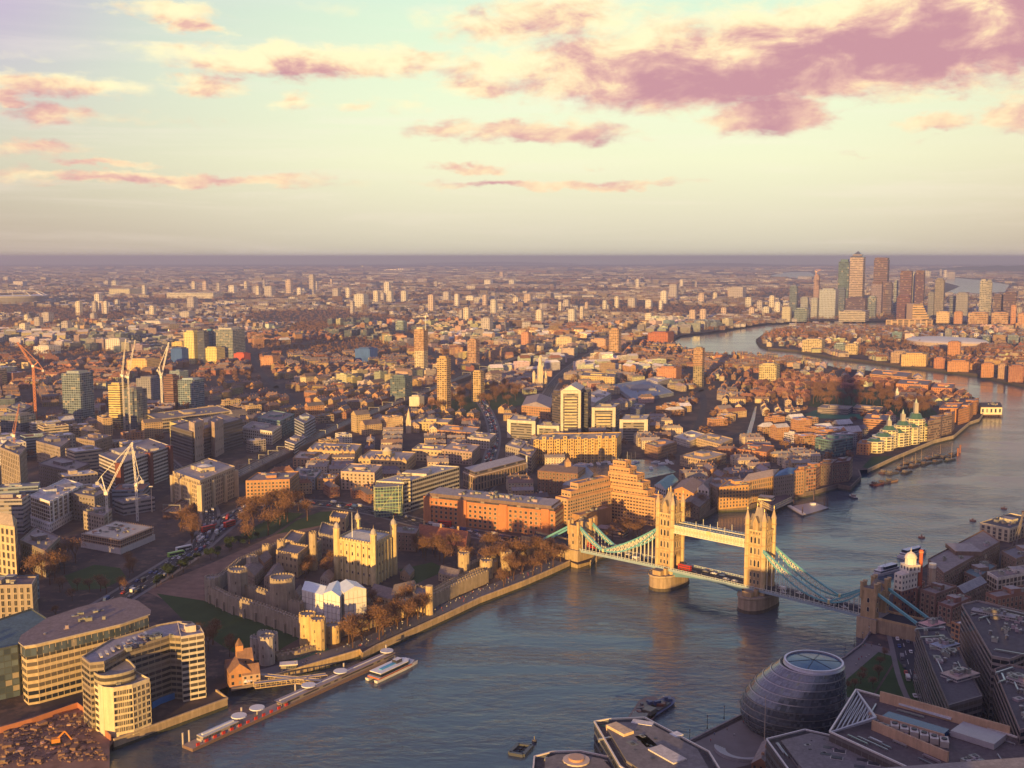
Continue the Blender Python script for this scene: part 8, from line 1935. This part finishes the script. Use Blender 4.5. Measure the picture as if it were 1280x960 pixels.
m_ = MB(); sp_ = pg([(2, 915), (100, 888), (132, 922), (130, 960), (10, 960)])
for _ in range(900):
    u = random.random(); v = random.random(); p = bil([G(5, 912), G(105, 890), G(132, 950), G(0, 958)], u, v); s = random.expovariate(1 / .5) + .25
    m_.box(*p, GZ + .05, s * random.uniform(.6, 2), s, s * random.uniform(.3, .8), random.uniform(0, 3), 'rubble' if random.random() < .8 else 'paint', jit((.36, .24, .17), .5))
single('demolition_rubble', m_, kind='stuff')
m_ = MB(); upwall(pg([(-20, 922), (40, 905), (97, 885), (108, 893), (128, 916), (139, 926)]), 0, .5, GZ, GZ + 3.2, 'paint', m_, (.50, .22, .12)); single('site_hoarding', m_, 'orange hoarding around the cleared building site', 'hoarding')
dg = thing('excavator', 'small orange excavator on the rubble of the cleared site', 'excavator', (*G(70, 930), GZ)); x, y = G(70, 930)
m_ = MB(); m_.box(x, y, GZ, 5, 3.6, 1.1, .4, 'tyre', (0, 0, 0)); part('track', m_, dg); m_ = MB(); m_.box(x, y, GZ + 1.1, 4, 3, 2, .4, 'paint', (.6, .25, .05)); part('cab', m_, dg); m_ = MB(); m_.bar((x, y, GZ + 2), (x + 4, y + 1.5, GZ + 6), .35, 'paint', (.6, .25, .05)); m_.bar((x + 4, y + 1.5, GZ + 6), (x + 7, y + 2.5, GZ + 1), .3, 'paint', (.6, .25, .05)); part('boom', m_, dg)
# ================================================================== THE REST OF THE TOWN
random.seed(101)
rng = np.random.default_rng(5)
CELL = 4.0
X0, Y0, X1, Y1 = -1700, 430, 2100, 4300
NX, NY = int((X1 - X0) / CELL), int((Y1 - Y0) / CELL)
occ = np.zeros((NY, NX), dtype=bool)
gx = X0 + (np.arange(NX) + .5) * CELL; gy = Y0 + (np.arange(NY) + .5) * CELL
def raster(poly, arr, val=True):
    poly = np.array(poly); x0, y0 = poly.min(0); x1, y1 = poly.max(0)
    i0, i1 = max(0, int((x0 - X0) / CELL)), min(NX, int((x1 - X0) / CELL) + 1); j0, j1 = max(0, int((y0 - Y0) / CELL)), min(NY, int((y1 - Y0) / CELL) + 1)
    if i0 >= i1 or j0 >= j1: return
    XX, YY = np.meshgrid(gx[i0:i1], gy[j0:j1]); ins = np.zeros(XX.shape, bool); n = len(poly); j = n - 1
    for i in range(n):
        yi, yj, xi, xj = poly[i][1], poly[j][1], poly[i][0], poly[j][0]
        if yi != yj: ins ^= ((yi > YY) != (yj > YY)) & (XX < (xj - xi) * (YY - yi) / (yj - yi) + xi)
        j = i
    sub_ = arr[j0:j1, i0:i1]; sub_[ins] = val
land = np.zeros_like(occ)
raster(inset(land_n, 0) if False else land_n, land); raster(land_r, land); raster(land_s, land)
# keep a strip along the water free
from itertools import product
er = land.copy()
for dx_, dy_ in product((-1, 0, 1), (-1, 0, 1)): er &= np.roll(np.roll(land, dx_, 1), dy_, 0)
occ = ~er
for p in SOLID + PARKS: raster(p, occ)
for line, w in ROADS:
    a, b_ = offset_line(line, -w / 2 - 5), offset_line(line, w / 2 + 5)
    for i in range(len(line) - 1): raster([a[i], a[i + 1], b_[i + 1], b_[i]], occ)
def free(q):
    pts = [centroid(q)] + list(q) + [lerp(q[i], q[(i + 1) % 4], .5) for i in range(4)]
    for x, y in pts:
        i, j = int((x - X0) / CELL), int((y - Y0) / CELL)
        if not (0 <= i < NX and 0 <= j < NY) or occ[j, i]: return False
    return True
# districts: each with its own street direction, building height and colours
zones = [(random.uniform(-1900, 3200), random.uniform(450, 6500), random.uniform(0, math.pi / 2)) for _ in range(420)]
ZX = np.array([z[0] for z in zones]); ZY = np.array([z[1] for z in zones])
STYLE = []
for zx, zy, za in zones:
    r_ = random.random(); px, py = near_pix(zx, max(zy, 300))
    if zx > 150 and zy < 2600: STYLE.append('terrace' if r_ < .60 else 'flats' if r_ < .9 else 'green')       # the warm brick quarter by the river bend
    elif zx < -150 and zy < 1700: STYLE.append('office' if r_ < .55 else 'flats' if r_ < .8 else 'terrace')
    else: STYLE.append('terrace' if r_ < .42 else 'flats' if r_ < .74 else 'office' if r_ < .84 else 'green')
PAL = {'terrace': [('orange brick', (.45, .27, .15)), ('brown brick', (.31, .19, .13)), ('yellow brick', (.50, .36, .20)), ('red brick', (.34, .17, .11)), ('cream', (.62, .52, .38))],
       'flats': [('orange brick', (.50, .28, .15)), ('yellow brick', (.54, .40, .23)), ('cream', (.66, .57, .44)), ('white', (.72, .69, .64)), ('grey', (.40, .38, .38))],
       'office': [('grey', (.34, .33, .34)), ('white', (.68, .67, .65)), ('dark glass', (.16, .18, .21)), ('brown', (.32, .22, .17)), ('beige', (.54, .46, .35)), ('blue grey', (.26, .33, .40))]}
RPAL = [('slate', (.16, .15, .17)), ('red tiled', (.28, .14, .09)), ('grey', (.30, .27, .26)), ('slate', (.18, .16, .17)), ('brown', (.23, .17, .14)), ('pale', (.50, .47, .46)), ('white', (.70, .69, .69)), ('white', (.66, .66, .68))]
cands = []
def blockgrid(xmin, xmax, ymin, ymax, pw, ph):
    n = 0
    y = ymin
    while y < ymax:
        x = xmin
        while x < xmax:
            cands.append((x + random.uniform(-.25, .25) * pw, y + random.uniform(-.2, .2) * ph)); x += pw
        y += ph
# place buildings in local street grids per zone
def zone_cells(k, pw, ph, rad):
    zx, zy, za = zones[k]; c, s = math.cos(za), math.sin(za); n = int(rad / min(pw, ph)) + 1; out = []
    for i in range(-n, n + 1):
        for j in range(-n, n + 1):
            u, v = i * pw, j * ph
            if i % 5 == 0 : continue
            x, y = zx + u * c - v * s, zy + u * s + v * c
            out.append((x, y, za))
    return out
placed = []
for k in range(len(zones)):
    st_ = STYLE[k]
    if st_ == 'green': pw, ph = 26, 26
    elif st_ == 'terrace': pw, ph = 27, 20
    elif st_ == 'flats': pw, ph = 36, 27
    else: pw, ph = 40, 34
    for (x, y, za) in zone_cells(k, pw, ph, 520):
        if not (Y0 < y < 3900 and abs(x) < .62 * y + 120): continue
        px, py = near_pix(x, y)
        if px < -60 or px > 1340 or py > 985: continue
        d2 = (ZX - x) ** 2 + (ZY - y) ** 2
        if int(d2.argmin()) != k: continue
        placed.append((x, y, za, st_, pw, ph))
placed.sort(key=lambda p: p[0] ** 2 + p[1] ** 2)
def dims(st_, pw, ph):
    if st_ == 'terrace': return random.uniform(.80, .98) * pw, random.uniform(8.5, 11), random.uniform(7, 12)
    if st_ == 'flats': return random.uniform(.55, .95) * pw, random.uniform(11, 17), random.choice((11, 14, 14, 17, 20, 24))
    return random.uniform(.6, .92) * pw, random.uniform(.5, .85) * ph, random.choice((12, 16, 20, 24, 30))
def make_building(x, y, za, st_, pw, ph, parts_):
    """parts_: dict name -> MB to receive wall, roof, extras"""
    w, d, h = dims(st_, pw, ph)
    if y > 1500 and st_ != 'terrace': h *= .9
    if st_ != 'office' and y > 1500 and 840 < near_pix(x, y)[0] < 1215: h = min(h, 9.5)
    ang = za + (math.pi / 2 if random.random() < .15 else 0) + random.uniform(-.04, .04)
    q = rect(x, y, w, d, ang)
    if not free(q): return None
    zi_ = int(za * 1e5); pal = PAL[st_]; rpl = RPAL[:5] if st_ == 'terrace' else RPAL
    cn_, wc = pal[(zi_ + (random.random() < .3) * random.randrange(5)) % len(pal)]; wc = tuple(v * (.82 if y > 1700 and random.random() < .6 else 1) for v in jit(wc, .14))  # random farther walls darkened, standing in for faces the sun misses
    rn, rc = rpl[(zi_ // 7 + (random.random() < .25) * random.randrange(5)) % len(rpl)]
    rc = jit(rc, .2)
    pitched = st_ == 'terrace' or (st_ == 'flats' and random.random() < .35)
    mat = 'house' if st_ == 'terrace' else random.choice(('punch', 'house', 'balcony')) if st_ == 'flats' else ('curtain' if cn_ == 'dark glass' else random.choice(('punch', 'ribbon', 'punch')))
    z = GZ + h; W_, R_, E_ = parts_['wall'], parts_['roof'], parts_['extra']
    W_.prism(q, GZ - .3, z, mat, wc, 'roof', rc, cap=not pitched, bay=3.2 if st_ != 'office' else 3.6, sto=3.0 if st_ != 'office' else 3.7)
    if pitched:
        e = [lerp(p, (x, y), -.03) for p in q]; R_.gable(e, z, z + d * random.uniform(.28, .42), 'roof', rc, 'wall', wc, hip=random.choice((0, 0, 4)))
        if st_ == 'terrace':
            for k_ in range(int(w / 7)):
                c = bil(q, (k_ + .5) / max(1, int(w / 7)), .5); E_.box(*c, z + d * .1, .9, 1.3, d * .28 + 1.0, ang, 'wall', (.42, .24, .15))
    else:
        R_.loft([(*p, z) for p in q], [(*p, z + .9) for p in q], 'wall', wc); qi = inset(q, .5); R_.loft([(*p, z + .9) for p in q], [(*p, z + .9) for p in qi], 'wall', jit(wc)); R_.face([(*p, z + .1) for p in ccw(qi)], 'roof', rc)
        u0, v0 = random.uniform(.2, .55), random.uniform(.25, .5)
        E_.prism(sub(q, u0, u0 + random.uniform(.15, .35), v0, v0 + random.uniform(.2, .4)), z, z + random.uniform(2, 3.6), 'wall', jit(wc, .2), 'roof', (.4, .38, .36))
        if y < 2000:
            for _ in range(random.randint(2, 7)):
                c = bil(q, random.uniform(.1, .9), random.uniform(.15, .85)); s = random.uniform(1, 2.6); E_.box(*c, z, s * 1.5, s, random.uniform(.7, 1.7), ang, 'paint', random.choice([(.6, .58, .56), (.3, .3, .32), (.45, .42, .4)]))
    raster(inset(q, -2.0), occ)
    return cn_, rn, pitched, h, w, q
LIM = {'terrace': 290, 'flats': 290, 'office': 200}
cnt = {'terrace': 0, 'flats': 0, 'office': 0}
stuff = {'wall': MB(), 'roof': MB(), 'extra': MB()}
LMK = [('the castle keep', 457, 700), ('the glass hall', 490, 620), ('the brick offices', 615, 645), ('the beige office', 255, 610), ('the oval garden', 118, 722), ('the white cranes', 150, 620), ('the stepped hotel', 775, 620), ('the marina flats', 720, 565), ('the white block', 715, 520), ('the turreted church', 675, 475), ('the slim golden tower', 554, 490), ('the tower park', 600, 500), ('the orange crane', 46, 520), ('the gold lit tower', 145, 510), ('the dark stair towers', 250, 550), ('the hospital towers', 265, 440), ('the railway', 400, 545), ('the orange warehouse', 918, 610), ('the canal', 938, 530), ('the football pitch', 1045, 520), ('the teal glass building', 1042, 560), ('the drum flats', 1125, 550), ('the dark wharves', 1040, 595), ('the scaffolded tower', 873, 465), ('the pier house', 1238, 510), ('the white church', 1125, 495), ('the gabled warehouses', 860, 605), ('the south wharves', 1220, 740), ('the brewhouse', 1135, 740), ('the peninsula shore', 1130, 455), ('the framed block', 792, 535), ('the cream square flats', 962, 470), ('the far reach', 900, 445), ('the railway far end', 700, 445), ('the pale blue tower', 94, 500), ('the finned office', 16, 540), ('the dark red tower', 213, 490), ('the grey vaulted office', 118, 560)]
def landmark(px, py):
    nm, mx, my = min(LMK, key=lambda m_: (m_[1] - px) ** 2 + (2 * (m_[2] - py)) ** 2)
    dx_, dy_ = px - mx, (my - py) * 2
    sd = 'right of' if abs(dx_) > abs(dy_) and dx_ > 0 else 'left of' if abs(dx_) > abs(dy_) else 'behind' if dy_ > 0 else 'before'
    far_ = 'just ' if math.hypot(dx_, dy_) < 28 else '' if math.hypot(dx_, dy_) < 60 else 'well '
    return far_ + sd + ' ' + nm
random.seed(77)
NAMES = {'terrace': ('terraced_house', 'house'), 'flats': ('apartment_block', 'apartment building'), 'office': ('office_block', 'office building')}
parktrees = []
for (x, y, za, st_, pw, ph) in placed:
    if st_ == 'green':
        if free(rect(x, y, 6, 6)) and random.random() < .9: parktrees.append((x, y))
        continue
    if y > 2100 and x > 600 and inside(x, y, land_r) and random.random() < .55:
        if free(rect(x, y, 6, 6)): parktrees.append((x, y))
        continue
    if random.random() < .10: parktrees.append((x, y)) if free(rect(x, y, 4, 4)) else None; continue
    if cnt[st_] < LIM[st_]:
        P_ = {'wall': MB(), 'roof': MB(), 'extra': MB()}
        r_ = make_building(x, y, za, st_, pw, ph, P_)
        if not r_: continue
        cnt[st_] += 1
        cn_, rn, pitched, h, w, q = r_; px, py = near_pix(x, y)
        hw = 'low' if h < 11 else 'tall' if h > 19 else 'medium'; ww = 'long' if w > .88 * pw else 'short' if w < .7 * pw else 'middling'
        hw2 = hw if ww == 'middling' else ww + ' ' + hw
        lab = unique(f'{hw2} {cn_} {"terrace" if st_ == "terrace" else "flats" if st_ == "flats" else "office"}, {rn} {"pitched" if pitched else "flat"} roof, {landmark(px, py)}')
        nm, ct = NAMES[st_]
        root = thing(nm, lab, ct, (x, y, GZ), {'terrace': 'brick terraces in the streets north of the river', 'flats': 'blocks of flats in the streets north of the river', 'office': 'offices in the streets north of the river'}[st_])
        part('wall', P_['wall'], root); ro = part('roof', P_['roof'], root)
        E_ = P_['extra']; f0 = v0 = 0
        while f0 < len(E_.n):      # one part per chimney, plant room or vent
            nf = 5 if f0 == 0 and not pitched else 6; c = MB(); nv = sum(E_.n[f0:f0 + nf])
            c.v, c.uv, c.n, c.m, c.c = E_.v[v0:v0 + nv], E_.uv[v0:v0 + nv], E_.n[f0:f0 + nf], E_.m[f0:f0 + nf], E_.c[f0:f0 + nf]
            part('chimney' if st_ == 'terrace' else 'plant_room' if f0 == 0 else 'roof_vent', c, ro); f0 += nf; v0 += nv
    else: make_building(x, y, za, st_, pw, ph, stuff)
allm = MB()
for k_ in ('wall', 'roof', 'extra'):
    o = stuff[k_]; allm.v += o.v; allm.n += o.n; allm.m += o.m; allm.c += o.c; allm.uv += o.uv
# out to the skyline: coarser blocks, sized to what can still be told apart
rp_, rt2 = inset(rsh + rtop, 0), None
def in_water(x, y):
    i, j = int((x - X0) / CELL), int((y - Y0) / CELL)
    if 0 <= i < NX and 0 <= j < NY: return not er[j, i] or occ[j, i]
    if inside(x, y, land_n): return False
    return not (inside(x, y, land_r))
farwater = [pg([(955, 348), (985, 338), (1015, 339), (1025, 348)]), pg([(1160, 368), (1180, 346), (1225, 348), (1266, 356), (1260, 368)])]
bands = [(3100, 5200, 46, 34, 12), (5200, 8500, 85, 62, 14), (8500, 14000, 170, 130, 16), (14000, 26000, 420, 330, 20)]
fartrees = []
pn_ = rng.normal(size=(64, 64))
def patch(x, y, s):
    fx, fy = x / s % 64, y / s % 64; i, j = int(fx), int(fy); a, b_ = fx - i, fy - j; i2, j2 = (i + 1) % 64, (j + 1) % 64
    return pn_[j, i] * (1 - a) * (1 - b_) + pn_[j, i2] * a * (1 - b_) + pn_[j2, i] * (1 - a) * b_ + pn_[j2, i2] * a * b_
for (y0, y1, pw, ph, hh) in bands:
    y = y0
    while y < y1:
        x = -.56 * y - 100
        while x < .56 * y + 100:
            xx, yy = x + random.uniform(-.3, .3) * pw, y + random.uniform(-.3, .3) * ph
            x += pw
            px, py = near_pix(xx, yy)
            if px < -25 or px > 1305: continue
            if yy < 5200 and in_water(xx, yy): continue
            if yy >= 4300 and any(inside(xx, yy, f) for f in farwater): continue
            if patch(xx, yy, 420) > .35 or random.random() < .18: fartrees.append((xx, yy, pw)); continue
            w, d = random.uniform(.35, .8) * pw, random.uniform(.25, .5) * ph; h = hh * random.uniform(.5, 1.1) * (2.2 if random.random() < .03 else 1)
            wc = random.choice([(.30, .25, .22), (.26, .20, .17), (.62, .60, .60), (.24, .20, .19), (.34, .33, .33), (.22, .14, .11), (.2, .17, .16), (.46, .42, .38)]); rc = random.choice([(.30, .26, .26), (.46, .44, .45), (.25, .18, .15), (.66, .65, .67), (.22, .20, .22), (.74, .73, .74)])  # mostly dark walls, few pale: scattered sunlit faces put into the colour
            k_ = max(1.2, y / 2000)
            allm.prism(rect(xx, yy, w, d, patch(xx, yy, 900) * 2), GZ - .3, GZ + h, 'punch', jit(wc), 'roof', jit(rc, .25), bay=3.6 * k_, sto=3.2 * min(k_, 2.2))
        y += ph
single('distant_houses', allm, kind='stuff')
# trees in gardens and far woods as one mass of clumps, the near ones as trees of their own
random.seed(55)
parktrees.sort(key=lambda p: p[0] ** 2 + p[1] ** 2)
for _ in range(900):
    x, y = random.uniform(-900, 1500), random.uniform(700, 3600)
    if abs(x) < .55 * y and free(rect(x, y, 5, 5)): parktrees.append((x, y))
parktrees.sort(key=lambda p: p[0] ** 2 + p[1] ** 2)
mass = MB()
tm = [(t_[0], t_[1]) for t_ in SMALL]
def clump(m_, x, y, s, n=60, col=None):
    rnd = random
    lobes = [(rnd.uniform(-.35, .35) * s, rnd.uniform(-.35, .35) * s, rnd.uniform(.45, .8) * s, rnd.uniform(.22, .36) * s) for _ in range(4)]
    for _ in range(n):
        cx, cy_, cz, rr = rnd.choice(lobes); a = Vector((rnd.gauss(0, 1), rnd.gauss(0, 1), rnd.gauss(0, 1))).normalized(); p = Vector((x + cx, y + cy_, GZ + cz)) + a * rr * rnd.uniform(.7, 1.05)
        b_ = a.cross(Vector((rnd.gauss(0, 1), rnd.gauss(0, 1), .3))).normalized(); c_ = a.cross(b_); k_ = s * rnd.uniform(.06, .15)
        m_.face([tuple(p + b_ * k_), tuple(p - b_ * k_ + c_ * k_), tuple(p - c_ * k_)], 'twigs')
left_ = max(0, 296 - NT_COUNT)
for i, (x, y) in enumerate(parktrees):
    if i < left_: s = random.uniform(.7, 1.2); tree(x, y, s, 'small', unique(f'{size_w(s)} leafless street tree {landmark(*near_pix(x, y))}'), 'bare street trees between the houses')
    else:
        s = random.uniform(10, 16); clump(mass, x, y, s, 70 if y < 1800 else 40)
for (x, y, pw) in fartrees:
    k_ = pw / 46
    for _ in range(2): clump(mass, x + random.uniform(-.4, .4) * pw, y + random.uniform(-.4, .4) * pw, 13 * k_ ** .55, 14)
single('bare_woodland', mass, kind='stuff')
print('generated', cnt, len(allm.n), len(mass.n), NT_COUNT, len(parktrees))
